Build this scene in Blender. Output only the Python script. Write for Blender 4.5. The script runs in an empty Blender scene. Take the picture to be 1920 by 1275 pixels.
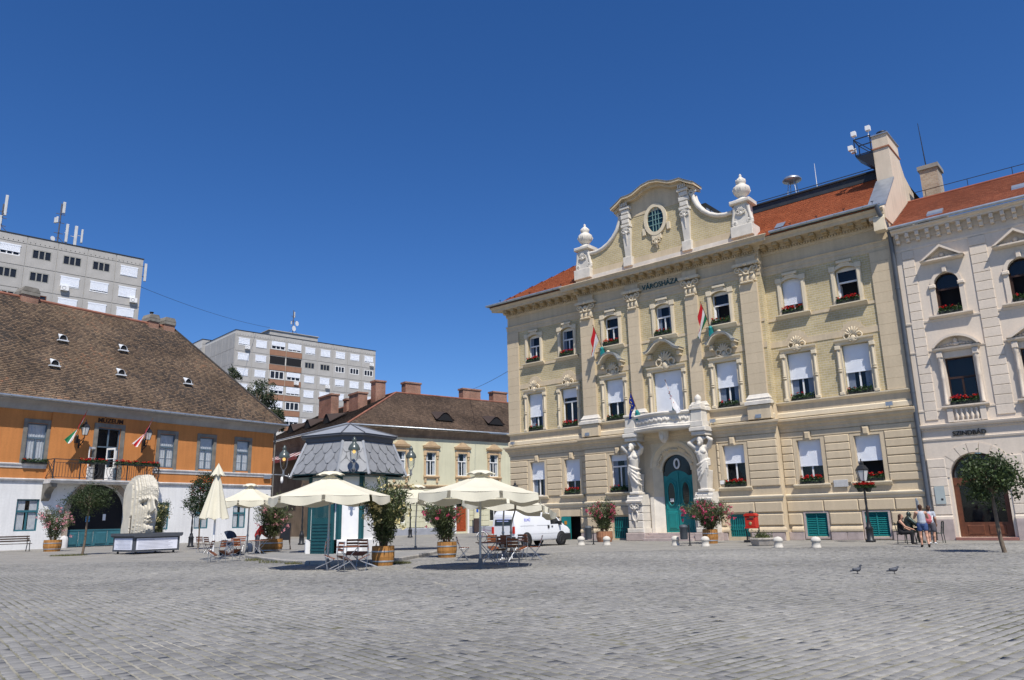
import bpy, bmesh, math, random
import numpy as np
from mathutils import Vector, Matrix
R = math.radians
PI = math.pi
scn = bpy.context.scene
COL = scn.collection

# ------------------------------------------------------------------ camera
FPX, PITCH, ROLL, CAMH = 1414.0, R(13.31), R(1.24), 1.5
cam = bpy.data.cameras.new('camera')
cam.sensor_width = 36.0
cam.lens = 36.0 * FPX / 1920.0
cam.clip_start, cam.clip_end = 0.1, 3000.0
camo = bpy.data.objects.new('camera', cam)
COL.objects.link(camo)
_F = Vector((0, math.cos(PITCH), math.sin(PITCH)))
_U0 = Vector((0, -math.sin(PITCH), math.cos(PITCH)))
_X = Vector((math.cos(ROLL), 0, 0)) - math.sin(ROLL) * _U0
_U = Vector((math.sin(ROLL), 0, 0)) + math.cos(ROLL) * _U0
camo.matrix_world = Matrix(((_X.x, _U.x, -_F.x, 0), (_X.y, _U.y, -_F.y, 0), (_X.z, _U.z, -_F.z, CAMH), (0, 0, 0, 1)))
scn.camera = camo

# ------------------------------------------------------------------ sky and sun
SUN_EL, SUN_ROT = R(56.5), R(166)
wd = bpy.data.worlds.new('World')
scn.world = wd
wd.use_nodes = True
nt = wd.node_tree
bg = nt.nodes['Background']
sky = nt.nodes.new('ShaderNodeTexSky')
sky.sky_type = 'NISHITA'
sky.sun_disc = False
sky.sun_elevation, sky.sun_rotation = SUN_EL, SUN_ROT
sky.altitude, sky.air_density, sky.dust_density, sky.ozone_density = 500, 1.0, 0.1, 4.0
hs = nt.nodes.new('ShaderNodeHueSaturation')
hs.inputs['Saturation'].default_value, hs.inputs['Value'].default_value = 1.22, 1.25
nt.links.new(sky.outputs[0], hs.inputs['Color'])
mg = nt.nodes.new('ShaderNodeVectorMath')
mg.operation = 'MULTIPLY'
mg.inputs[1].default_value = (1.14, 1.28, 1.62)      # the photograph's saturated film-blue sky
nt.links.new(hs.outputs[0], mg.inputs[0])
nt.links.new(mg.outputs[0], bg.inputs[0])
bg.inputs[1].default_value = 0.055
sl = bpy.data.lights.new('sun', 'SUN')
sl.energy, sl.angle, sl.color = 5.0, R(0.53), (1.0, 0.955, 0.88)
so = bpy.data.objects.new('sun', sl)
COL.objects.link(so)
_sd = Vector((math.sin(SUN_ROT) * math.cos(SUN_EL), math.cos(SUN_ROT) * math.cos(SUN_EL), math.sin(SUN_EL)))
so.rotation_euler = _sd.to_track_quat('Z', 'Y').to_euler()
so.location = _sd * 90
vs = scn.view_settings
vs.view_transform, vs.look, vs.exposure, vs.gamma = 'Standard', 'None', 0.10, 1.0
scn.render.engine = 'CYCLES'
scn.cycles.max_bounces = 6
scn.cycles.diffuse_bounces = 2
scn.cycles.transparent_max_bounces = 12

# ------------------------------------------------------------------ pixel helper: where a ray through a photo pixel meets the ground
def gnd(px, py, z=0.0):
    r2, u2 = (px - 960) / FPX, -(py - 637.5) / FPX
    d = _X * r2 + _U * u2 + _F
    t = (z - CAMH) / d.z
    return Vector((d.x * t, d.y * t, z))

# ------------------------------------------------------------------ materials
MATS = {}
def node(t, k, **kw):
    n = t.nodes.new(k)
    for a, b in kw.items():
        setattr(n, a, b)
    return n
def mat(name, col, rough=0.8, var=0.12, scale=1.2, bump=0.0, bscale=30.0, metal=0.0, rnd=0.0, streak=0.0, spec=0.3, attr=None, ramp=None, transl=0.0, emit=None, fine=0.0):
    """procedural paint: base colour with large soft variation, vertical rain streaks, fine grain, per-object variation and bump"""
    if name in MATS:
        return MATS[name]
    m = bpy.data.materials.new(name)
    m.use_nodes = True
    t = m.node_tree
    b = t.nodes['Principled BSDF']
    tc = node(t, 'ShaderNodeTexCoord')
    L = t.links.new
    rgb = node(t, 'ShaderNodeRGB')
    rgb.outputs[0].default_value = (*col, 1)
    cur = rgb.outputs[0]
    if attr:
        at = node(t, 'ShaderNodeAttribute', attribute_name=attr)
        cr = node(t, 'ShaderNodeValToRGB')
        cr.color_ramp.interpolation = 'LINEAR'
        els = cr.color_ramp.elements
        while len(els) < len(ramp):
            els.new(0.5)
        for e, (p, c) in zip(els, ramp):
            e.position = p
            e.color = (*c, 1)
        L(at.outputs['Fac'], cr.inputs[0])
        cur = cr.outputs[0]
    def vary(cur, fac_out, lo, hi):
        mr = node(t, 'ShaderNodeMapRange')
        mr.inputs['From Min'].default_value, mr.inputs['From Max'].default_value = 0.3, 0.7
        mr.inputs['To Min'].default_value, mr.inputs['To Max'].default_value = lo, hi
        L(fac_out, mr.inputs[0])
        mx = node(t, 'ShaderNodeVectorMath', operation='SCALE')
        L(cur, mx.inputs[0])
        L(mr.outputs[0], mx.inputs['Scale'])
        return mx.outputs[0]
    if var:
        n = node(t, 'ShaderNodeTexNoise')
        n.inputs['Scale'].default_value, n.inputs['Detail'].default_value = scale, 6
        L(tc.outputs['Object'], n.inputs[0])
        cur = vary(cur, n.outputs[0], 1 - var, 1 + var)
    if fine:
        n = node(t, 'ShaderNodeTexNoise')
        n.inputs['Scale'].default_value, n.inputs['Detail'].default_value = scale * 14, 3
        L(tc.outputs['Object'], n.inputs[0])
        cur = vary(cur, n.outputs[0], 1 - fine, 1 + fine)
    if streak:
        mp = node(t, 'ShaderNodeMapping')
        mp.inputs['Scale'].default_value = (2.2, 2.2, 0.16)
        L(tc.outputs['Object'], mp.inputs[0])
        n = node(t, 'ShaderNodeTexNoise')
        n.inputs['Scale'].default_value, n.inputs['Detail'].default_value = 1.6, 5
        L(mp.outputs[0], n.inputs[0])
        cur = vary(cur, n.outputs[0], 1 - streak, 1 + streak * 0.4)
    if rnd:
        oi = node(t, 'ShaderNodeObjectInfo')
        mr = node(t, 'ShaderNodeMapRange')
        mr.inputs['To Min'].default_value, mr.inputs['To Max'].default_value = 1 - rnd, 1 + rnd
        L(oi.outputs['Random'], mr.inputs[0])
        mx = node(t, 'ShaderNodeVectorMath', operation='SCALE')
        L(cur, mx.inputs[0])
        L(mr.outputs[0], mx.inputs['Scale'])
        cur = mx.outputs[0]
    L(cur, b.inputs['Base Color'])
    b.inputs['Roughness'].default_value = rough
    b.inputs['Metallic'].default_value = metal
    b.inputs['Specular IOR Level'].default_value = spec
    if bump:
        n = node(t, 'ShaderNodeTexNoise')
        n.inputs['Scale'].default_value, n.inputs['Detail'].default_value = bscale, 5
        L(tc.outputs['Object'], n.inputs[0])
        bp = node(t, 'ShaderNodeBump')
        bp.inputs['Strength'].default_value, bp.inputs['Distance'].default_value = bump, 0.02
        L(n.outputs[0], bp.inputs['Height'])
        L(bp.outputs[0], b.inputs['Normal'])
    if emit:
        b.inputs['Emission Color'].default_value = (*emit[0], 1)
        b.inputs['Emission Strength'].default_value = emit[1]
    if transl:
        tr = node(t, 'ShaderNodeBsdfTranslucent')
        L(cur, tr.inputs[0])
        ms = node(t, 'ShaderNodeMixShader')
        ms.inputs[0].default_value = transl
        L(b.outputs[0], ms.inputs[1])
        L(tr.outputs[0], ms.inputs[2])
        L(ms.outputs[0], t.nodes['Material Output'].inputs[0])
    MATS[name] = m
    return m
def glass_mat(name, tint, base=0.06):
    m = bpy.data.materials.new(name)
    m.use_nodes = True
    t = m.node_tree
    t.nodes.remove(t.nodes['Principled BSDF'])
    tr = node(t, 'ShaderNodeBsdfTransparent')
    tr.inputs[0].default_value = (*tint, 1)
    gl = node(t, 'ShaderNodeBsdfGlossy')
    gl.inputs['Roughness'].default_value = 0.02
    tc = node(t, 'ShaderNodeTexCoord')
    n = node(t, 'ShaderNodeTexNoise')
    n.inputs['Scale'].default_value = 1.3
    t.links.new(tc.outputs['Object'], n.inputs[0])
    bp = node(t, 'ShaderNodeBump')
    bp.inputs['Strength'].default_value, bp.inputs['Distance'].default_value = 0.12, 0.02
    t.links.new(n.outputs[0], bp.inputs['Height'])
    t.links.new(bp.outputs[0], gl.inputs['Normal'])
    fr = node(t, 'ShaderNodeLayerWeight')
    pw = node(t, 'ShaderNodeMath', operation='POWER')
    pw.inputs[1].default_value = 4.0
    t.links.new(fr.outputs['Facing'], pw.inputs[0])
    mr = node(t, 'ShaderNodeMapRange')
    mr.inputs['To Min'].default_value = base
    t.links.new(pw.outputs[0], mr.inputs[0])
    ms = node(t, 'ShaderNodeMixShader')
    t.links.new(mr.outputs[0], ms.inputs[0])
    t.links.new(tr.outputs[0], ms.inputs[1])
    t.links.new(gl.outputs[0], ms.inputs[2])
    t.links.new(ms.outputs[0], t.nodes['Material Output'].inputs[0])
    MATS[name] = m
    return m
def brick_mat(name, c1, c2, mortar, bw, bh, msize=0.01, bump=0.5, var=0.15, plane='xz', rough=0.85):
    m = bpy.data.materials.new(name)
    m.use_nodes = True
    t = m.node_tree
    b = t.nodes['Principled BSDF']
    L = t.links.new
    tc = node(t, 'ShaderNodeTexCoord')
    sp = node(t, 'ShaderNodeSeparateXYZ')
    L(tc.outputs['Object'], sp.inputs[0])
    cb = node(t, 'ShaderNodeCombineXYZ')
    if plane == 'xz':
        ad = node(t, 'ShaderNodeMath', operation='ADD')
        L(sp.outputs[0], ad.inputs[0])
        L(sp.outputs[1], ad.inputs[1])
        L(ad.outputs[0], cb.inputs[0])
        L(sp.outputs[2], cb.inputs[1])
    else:
        L(sp.outputs[0], cb.inputs[0])
        L(sp.outputs[1], cb.inputs[1])
    br = node(t, 'ShaderNodeTexBrick')
    br.inputs['Color1'].default_value, br.inputs['Color2'].default_value, br.inputs['Mortar'].default_value = (*c1, 1), (*c2, 1), (*mortar, 1)
    br.inputs['Scale'].default_value = 1.0
    br.inputs['Brick Width'].default_value, br.inputs['Row Height'].default_value = bw, bh
    br.inputs['Mortar Size'].default_value, br.inputs['Mortar Smooth'].default_value = msize, 0.3
    L(cb.outputs[0], br.inputs[0])
    n = node(t, 'ShaderNodeTexNoise')
    n.inputs['Scale'].default_value, n.inputs['Detail'].default_value = 0.8, 6
    L(tc.outputs['Object'], n.inputs[0])
    mr = node(t, 'ShaderNodeMapRange')
    mr.inputs['From Min'].default_value, mr.inputs['From Max'].default_value = 0.3, 0.7
    mr.inputs['To Min'].default_value, mr.inputs['To Max'].default_value = 1 - var, 1 + var
    L(n.outputs[0], mr.inputs[0])
    mx = node(t, 'ShaderNodeVectorMath', operation='SCALE')
    L(br.outputs[0], mx.inputs[0])
    L(mr.outputs[0], mx.inputs['Scale'])
    L(mx.outputs[0], b.inputs['Base Color'])
    b.inputs['Roughness'].default_value = rough
    b.inputs['Specular IOR Level'].default_value = 0.25
    bp = node(t, 'ShaderNodeBump', invert=True)
    bp.inputs['Strength'].default_value, bp.inputs['Distance'].default_value = bump, 0.02
    L(br.outputs['Fac'], bp.inputs['Height'])
    L(bp.outputs[0], b.inputs['Normal'])
    MATS[name] = m
    return m

# ------------------------------------------------------------------ mesh building
class MB:
    def __init__(s, M=None):
        s.v, s.f, s.sm, s.M = [], [], [], M
    def add(s, vs, fs, smooth=False):
        o = len(s.v)
        if s.M is not None:
            vs = [tuple(s.M @ Vector(v)) for v in vs]
        s.v += [tuple(v) for v in vs]
        s.f += [tuple(i + o for i in f) for f in fs]
        s.sm += [smooth] * len(fs)
        return s
    def quad(s, a, b, c, d):
        return s.add([a, b, c, d], [(0, 1, 2, 3)])
    def box(s, x0, x1, y0, y1, z0, z1):
        return s.add([(x0, y0, z0), (x1, y0, z0), (x1, y1, z0), (x0, y1, z0), (x0, y0, z1), (x1, y0, z1), (x1, y1, z1), (x0, y1, z1)],
                     [(0, 3, 2, 1), (4, 5, 6, 7), (0, 1, 5, 4), (1, 2, 6, 5), (2, 3, 7, 6), (3, 0, 4, 7)])
    def block(s, x0, x1, y0, y1, z0, z1, b):
        """stone with a chamfered front; y0 is the outer face, y1 the back"""
        a = [(x0, y1, z0), (x1, y1, z0), (x1, y1, z1), (x0, y1, z1)]
        c = [(x0, y0 + b, z0), (x1, y0 + b, z0), (x1, y0 + b, z1), (x0, y0 + b, z1)]
        d = [(x0 + b, y0, z0 + b), (x1 - b, y0, z0 + b), (x1 - b, y0, z1 - b), (x0 + b, y0, z1 - b)]
        fs = [(8, 9, 10, 11)]
        for i in range(4):
            j = (i + 1) % 4
            fs += [(i, j, 4 + j, 4 + i), (4 + i, 4 + j, 8 + j, 8 + i)]
        return s.add(a + c + d, fs)
    def prism(s, poly, y0, y1, ax='y', smooth=False):
        """polygon in the plane across ax, extruded from y0 to y1"""
        def P(a, b, c):
            return (a, c, b) if ax == 'y' else ((c, a, b) if ax == 'x' else (a, b, c))
        n = len(poly)
        vs = [P(a, b, y0) for a, b in poly] + [P(a, b, y1) for a, b in poly]
        s.add(vs, [tuple(range(n)), tuple(range(2 * n - 1, n - 1, -1))])
        s.add(vs, [(i, (i + 1) % n, n + (i + 1) % n, n + i) for i in range(n)], smooth)
        return s
    def mould(s, prof, x0, x1, r0=0.0, r1=0.0):
        """cornice: profile of (out, z) running along x; r0 / r1 = mitre, 1 returns the end by its own projection"""
        n = len(prof)
        vs = [(x0 - o * r0, -o, z) for o, z in prof] + [(x1 + o * r1, -o, z) for o, z in prof]
        s.add(vs, [(i, n + i, n + i + 1, i + 1) for i in range(n - 1)])
        s.add(vs, [tuple(range(n)), tuple(range(2 * n - 1, n - 1, -1))])
        return s
    def lathe(s, prof, seg=16, c=(0, 0, 0), smooth=True, sq=None):
        n = len(prof)
        vs, fs = [], []
        for r, z in prof:
            for k in range(seg):
                a = 2 * PI * (k + (0.5 if sq else 0)) / seg
                vs.append((c[0] + r * math.cos(a), c[1] + r * math.sin(a), c[2] + z))
        for i in range(n - 1):
            for k in range(seg):
                k2 = (k + 1) % seg
                fs.append((i * seg + k, i * seg + k2, (i + 1) * seg + k2, (i + 1) * seg + k))
        s.add(vs, fs, smooth)
        s.add(vs, [tuple(range(seg - 1, -1, -1)), tuple(range((n - 1) * seg, n * seg))])
        return s
    def tube(s, pts, r, seg=8, smooth=True, cap=True):
        pts = [Vector(p) for p in pts]
        n = len(pts)
        rs = r if isinstance(r, (list, tuple)) else [r] * n
        vs, fs = [], []
        prev = None
        for i, p in enumerate(pts):
            d = (pts[min(i + 1, n - 1)] - pts[max(i - 1, 0)])
            d = d.normalized() if d.length > 1e-9 else Vector((0, 0, 1))
            if prev is None:
                a = d.cross(Vector((0, 0, 1)))
                if a.length < 1e-3:
                    a = d.cross(Vector((1, 0, 0)))
            else:
                a = prev - d * prev.dot(d)
                if a.length < 1e-6:
                    a = d.orthogonal()
            a.normalize()
            prev = a
            b = d.cross(a)
            for k in range(seg):
                t = 2 * PI * k / seg
                vs.append(tuple(p + (a * math.cos(t) + b * math.sin(t)) * rs[i]))
        for i in range(n - 1):
            for k in range(seg):
                k2 = (k + 1) % seg
                fs.append((i * seg + k, i * seg + k2, (i + 1) * seg + k2, (i + 1) * seg + k))
        s.add(vs, fs, smooth)
        if cap:
            s.add(vs, [tuple(range(seg - 1, -1, -1)), tuple(range((n - 1) * seg, n * seg))])
        return s
    def ball(s, c, r, seg=12, rings=8):
        r = r if isinstance(r, (list, tuple)) else (r, r, r)
        vs, fs = [(c[0], c[1], c[2] - r[2])], []
        for i in range(1, rings):
            p = -PI / 2 + PI * i / rings
            for k in range(seg):
                a = 2 * PI * k / seg
                vs.append((c[0] + r[0] * math.cos(p) * math.cos(a), c[1] + r[1] * math.cos(p) * math.sin(a), c[2] + r[2] * math.sin(p)))
        vs.append((c[0], c[1], c[2] + r[2]))
        for k in range(seg):
            k2 = (k + 1) % seg
            fs.append((0, 1 + k2, 1 + k))
            for i in range(rings - 2):
                a = 1 + i * seg
                fs.append((a + k, a + k2, a + seg + k2, a + seg + k))
            a = 1 + (rings - 2) * seg
            fs.append((a + k, a + k2, len(vs) - 1))
        return s.add(vs, fs, True)
    def bar(s, a, b, w, h=None):
        """square bar from a to b"""
        h = h or w
        a, b = Vector(a), Vector(b)
        d = (b - a).normalized()
        u = d.cross(Vector((0, 0, 1)))
        if u.length < 1e-3:
            u = Vector((1, 0, 0))
        u.normalize()
        v = u.cross(d)
        vs = []
        for p in (a, b):
            for i, j in ((-1, -1), (1, -1), (1, 1), (-1, 1)):
                vs.append(tuple(p + u * i * w / 2 + v * j * h / 2))
        return s.add(vs, [(0, 3, 2, 1), (4, 5, 6, 7), (0, 1, 5, 4), (1, 2, 6, 5), (2, 3, 7, 6), (3, 0, 4, 7)])
    def mesh(s, name):
        me = bpy.data.meshes.new(name)
        me.from_pydata(s.v, [], s.f)
        me.polygons.foreach_set('use_smooth', s.sm)
        me.update()
        return me
    def build(s, name, m, parent=None, **props):
        me = s.mesh(name)
        return put(name, me, m, parent, **props)
def put(name, me, m=None, parent=None, loc=None, rz=None, **props):
    if m is not None and not me.materials:
        me.materials.append(m)
    o = bpy.data.objects.new(name, me)
    COL.objects.link(o)
    if parent is not None:
        o.parent = parent
    if loc is not None:
        o.location = loc
    if rz is not None:
        o.rotation_euler[2] = rz
    for k, v in props.items():
        o[k] = v
    return o
def thing(name, label, cat, loc=(0, 0, 0), rz=0.0, group=None):
    o = bpy.data.objects.new(name, None)
    COL.objects.link(o)
    o.empty_display_size = 0.2
    o.location = loc
    o.rotation_euler[2] = rz
    return tag(o, label, cat, group)
def tag(o, label, cat, group=None):
    o['label'], o['category'] = label, cat
    if group:
        o['group'] = group
    return o
def copy_tree(o, parent=None):
    kids = list(o.children)
    c = o.copy()
    COL.objects.link(c)
    c.parent = parent
    for k in kids:
        copy_tree(k, c)
    return c
def dup(root, loc, rz=0.0, label=None, group=None, scale=None):
    c = copy_tree(root)
    c.location = loc
    c.rotation_euler[2] = rz
    if scale:
        c.scale = scale if isinstance(scale, (tuple, list)) else (scale,) * 3
    if label:
        c['label'] = label
    if group:
        c['group'] = group
    return c
def fast_mesh(name, V, F4, attr=None, smooth=False):
    """big quad mesh from numpy arrays; attr = one value per face"""
    me = bpy.data.meshes.new(name)
    n, m = len(V), len(F4)
    me.vertices.add(n)
    me.vertices.foreach_set('co', np.asarray(V, np.float32).ravel())
    me.loops.add(m * 4)
    me.loops.foreach_set('vertex_index', np.asarray(F4, np.int32).ravel())
    me.polygons.add(m)
    me.polygons.foreach_set('loop_start', np.arange(0, m * 4, 4, dtype=np.int32))
    me.polygons.foreach_set('loop_total', np.full(m, 4, np.int32))
    if smooth:
        me.polygons.foreach_set('use_smooth', np.ones(m, bool))
    me.update(calc_edges=True)
    if attr is not None:
        a = me.attributes.new('tone', 'FLOAT', 'FACE')
        a.data.foreach_set('value', np.asarray(attr, np.float32))
    return me
def text_mesh(s, size, ext=0.02, bold=0.0, narrow=1.0):
    cu = bpy.data.curves.new('lettering', 'FONT')
    cu.body, cu.size, cu.extrude, cu.offset = s, size, ext, bold
    cu.align_x, cu.align_y = 'CENTER', 'BOTTOM_BASELINE'
    o = bpy.data.objects.new('lettering', cu)
    COL.objects.link(o)
    dg = bpy.context.evaluated_depsgraph_get()
    me = bpy.data.meshes.new_from_object(o.evaluated_get(dg))
    bpy.data.objects.remove(o)
    me.transform(Matrix.Rotation(PI / 2, 4, 'X') @ Matrix.Diagonal((narrow, 1, 1, 1)))
    return me
def wall(mb, x0, x1, z0, z1, y, holes, depth=0.3):
    """flat wall with rectangular openings (hx0, hx1, hz0, hz1[, depth]) and their reveals"""
    xs = sorted({x0, x1, *[h[0] for h in holes], *[h[1] for h in holes]})
    zs = sorted({z0, z1, *[h[2] for h in holes], *[h[3] for h in holes]})
    xs = [x for x in xs if x0 - 1e-6 <= x <= x1 + 1e-6]
    zs = [z for z in zs if z0 - 1e-6 <= z <= z1 + 1e-6]
    for i in range(len(xs) - 1):
        for j in range(len(zs) - 1):
            cx, cz = (xs[i] + xs[i + 1]) / 2, (zs[j] + zs[j + 1]) / 2
            if any(h[0] < cx < h[1] and h[2] < cz < h[3] for h in holes):
                continue
            mb.quad((xs[i], y, zs[j]), (xs[i + 1], y, zs[j]), (xs[i + 1], y, zs[j + 1]), (xs[i], y, zs[j + 1]))
    for h in holes:
        a, b, c, d = h[:4]
        e = y + (h[4] if len(h) > 4 else depth)
        mb.quad((a, y, c), (a, y, d), (a, e, d), (a, e, c))
        mb.quad((b, y, c), (b, e, c), (b, e, d), (b, y, d))
        mb.quad((a, y, d), (b, y, d), (b, e, d), (a, e, d))
        mb.quad((a, y, c), (a, e, c), (b, e, c), (b, y, c))
def arch_pts(x0, x1, zs, rise, n=12):
    """points of an arch from (x0, zs) over to (x1, zs)"""
    w = (x1 - x0) / 2
    cx = (x0 + x1) / 2
    if rise >= w - 1e-6:
        return [(cx - w * math.cos(PI * k / n), zs + rise * math.sin(PI * k / n)) for k in range(n + 1)]
    rr = (w * w + rise * rise) / (2 * rise)
    a = math.asin(w / rr)
    return [(cx + rr * math.sin(-a + 2 * a * k / n), zs + rise - rr + rr * math.cos(-a + 2 * a * k / n)) for k in range(n + 1)]
def arch_fill(mb, x0, x1, zs, rise, zt, y0, y1, n=12):
    """masonry between an arch and the square head above it (zt), from y0 to y1"""
    p = arch_pts(x0, x1, zs, rise, n)
    for a, b in zip(p[:-1], p[1:]):
        if zt - min(a[1], b[1]) > 1e-4:
            mb.quad((a[0], y0, a[1]), (b[0], y0, b[1]), (b[0], y0, zt), (a[0], y0, zt))
        mb.quad((a[0], y0, a[1]), (a[0], y1, a[1]), (b[0], y1, b[1]), (b[0], y0, b[1]))
def arch_ring(mb, x0, x1, zs, rise, t, y0, y1, n=14):
    """arched band of thickness t round an arch"""
    p = arch_pts(x0, x1, zs, rise, n)
    q = arch_pts(x0 - t, x1 + t, zs, rise + t, n)
    for i in range(n):
        a, b, c, d = p[i], p[i + 1], q[i + 1], q[i]
        mb.quad((a[0], y0, a[1]), (b[0], y0, b[1]), (c[0], y0, c[1]), (d[0], y0, d[1]))
        mb.quad((d[0], y0, d[1]), (c[0], y0, c[1]), (c[0], y1, c[1]), (d[0], y1, d[1]))
        mb.quad((a[0], y0, a[1]), (a[0], y1, a[1]), (b[0], y1, b[1]), (b[0], y0, b[1]))
    for a, b in ((p[0], q[0]), (p[-1], q[-1])):
        mb.quad((a[0], y0, a[1]), (b[0], y0, b[1]), (b[0], y1, b[1]), (a[0], y1, a[1]))

# ------------------------------------------------------------------ palette
plaster = mat('cream_plaster', (0.60, 0.485, 0.33), 0.85, 0.07, 0.7, 0.06, 40, streak=0.11, fine=0.04)
trim = mat('pale_cream_trim', (0.68, 0.58, 0.42), 0.8, 0.06, 1.5, 0.05, 40, streak=0.05, fine=0.04)
stonew = mat('white_carved_stone', (0.66, 0.61, 0.53), 0.8, 0.10, 2.0, 0.12, 30, streak=0.06, fine=0.06)
ybrick = brick_mat('yellow_facing_brick', (0.54, 0.44, 0.245), (0.47, 0.375, 0.20), (0.57, 0.50, 0.38), 0.30, 0.135, 0.016)
granite = mat('pink_granite_plinth', (0.44, 0.36, 0.33), 0.7, 0.14, 3, 0.08, 60, fine=0.12, rnd=0.06)
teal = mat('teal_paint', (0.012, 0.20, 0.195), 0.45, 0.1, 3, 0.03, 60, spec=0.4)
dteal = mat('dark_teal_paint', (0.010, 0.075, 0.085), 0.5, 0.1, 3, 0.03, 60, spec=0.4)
white = mat('white_paint', (0.80, 0.79, 0.77), 0.5, 0.04, 3, 0.02, 40)
shutw = mat('white_shutter', (0.78, 0.80, 0.84), 0.5, 0.03, 2)
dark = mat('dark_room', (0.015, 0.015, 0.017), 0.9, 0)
curtw = mat('white_curtain', (0.75, 0.76, 0.78), 0.9, 0.08, 4, transl=0.3)
curtg = mat('grey_curtain', (0.30, 0.33, 0.40), 0.9, 0.1, 4)
zinc = mat('zinc_metal', (0.42, 0.45, 0.48), 0.4, 0.12, 3, metal=0.7)
dmetal = mat('black_iron', (0.018, 0.019, 0.022), 0.45, 0.1, 8, spec=0.4)
steel = mat('grey_steel', (0.40, 0.41, 0.43), 0.35, 0.06, 5, metal=0.8)
gm = glass_mat('window_glass', (0.93, 0.95, 0.96), 0.04)
# ------------------------------------------------------------------ ground and paving
rng = np.random.default_rng(7)
sand = mat('sandy_joint_fill', (0.40, 0.365, 0.295), 0.95, 0.35, 0.9, 0.4, 60, fine=0.2)
# moss and dirt in the joints: sand fading to dark green-brown
_t = sand.node_tree
_tc, _n, _cr = node(_t, 'ShaderNodeTexCoord'), node(_t, 'ShaderNodeTexNoise'), node(_t, 'ShaderNodeValToRGB')
_n.inputs['Scale'].default_value, _n.inputs['Detail'].default_value, _n.inputs['Roughness'].default_value = 0.35, 8, 0.72
_t.links.new(_tc.outputs['Object'], _n.inputs[0])
_e = _cr.color_ramp.elements
_e[0].position, _e[0].color = 0.42, (0.115, 0.11, 0.065, 1)
_e[1].position, _e[1].color = 0.62, (0.385, 0.355, 0.29, 1)
_t.links.new(_n.outputs[0], _cr.inputs[0])
_t.links.new(_cr.outputs[0], _t.nodes['Principled BSDF'].inputs['Base Color'])
gmb = MB()
gmb.quad((-1500, -1500, -0.004), (1500, -1500, -0.004), (1500, 1500, -0.004), (-1500, 1500, -0.004))
gmb.build('ground', sand, kind='structure')
SETT_RAMP = [(0.0, (0.135, 0.131, 0.124)), (0.35, (0.215, 0.208, 0.195)), (0.7, (0.285, 0.274, 0.252)), (0.9, (0.35, 0.332, 0.295)), (1.0, (0.42, 0.39, 0.335))]
settm = mat('basalt_setts', (0.2, 0.2, 0.2), 0.80, 0.10, 5, 0.08, 45, attr='tone', ramp=SETT_RAMP, fine=0.12, spec=0.35)
def far_paving_mat():
    m = brick_mat('far_setts', (0.225, 0.218, 0.205), (0.275, 0.265, 0.245), (0.30, 0.275, 0.225), 0.24, 0.17, 0.02, 0.6, 0.16, 'xy', 0.8)
    return m
fp = MB()
fp.quad((-400, 34.3, 0.0005), (400, 34.3, 0.0005), (400, 420, 0.0005), (-400, 420, 0.0005))
fpo = fp.build('far_square', far_paving_mat(), kind='structure')

ISLAND = [(-12.4, 36.0), (-9.56, 31.3), (-7.6, 29.0), (-6.0, 28.5), (-4.6, 29.4), (-3.8, 35.0), (-3.6, 41.0), (-7.5, 46.0), (-12.0, 45.0)]
def inside(poly, x, y):
    c = np.zeros(np.shape(x), bool)
    n = len(poly)
    for i in range(n):
        (x0, y0), (x1, y1) = poly[i], poly[(i + 1) % n]
        k = ((y0 > y) != (y1 > y)) & (x < (x1 - x0) * (y - y0) / (y1 - y0 + 1e-12) + x0)
        c ^= k
    return c
S0, S1 = gnd(937, 1132), gnd(1325, 1260)
seam = (S1 - S0).normalized()
def field(az, side):
    """setts in rows running towards azimuth az, on one side of the seam"""
    d = np.array([math.sin(az), math.cos(az)])
    n = np.array([math.cos(az), -math.sin(az)])
    out = []
    t = -60.0
    while t < 60:
        w = rng.uniform(0.140, 0.165)
        s = -60.0 + rng.uniform(0, 0.2)
        ln = rng.uniform(0.14, 0.23, 860)
        st = s + np.concatenate([[0], np.cumsum(ln)[:-1]])
        cx = (st + ln / 2)[:, None] * d + (t + w / 2) * n
        k = (cx[:, 1] > 3.6) & (cx[:, 1] < 34.4) & (np.abs(cx[:, 0]) < 0.74 * cx[:, 1] + 3.2)
        sd = (cx[:, 0] - S0.x) * seam.y - (cx[:, 1] - S0.y) * seam.x
        k &= (sd > 0) if side > 0 else (sd <= 0)
        k &= ~inside(ISLAND, cx[:, 0], cx[:, 1])
        for c, l in zip(cx[k], ln[k]):
            out.append((c[0], c[1], l, w))
        t += w
    return np.array(out), d, n
VV, FF, TT, INFO = [], [], [], []
off = 0
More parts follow.
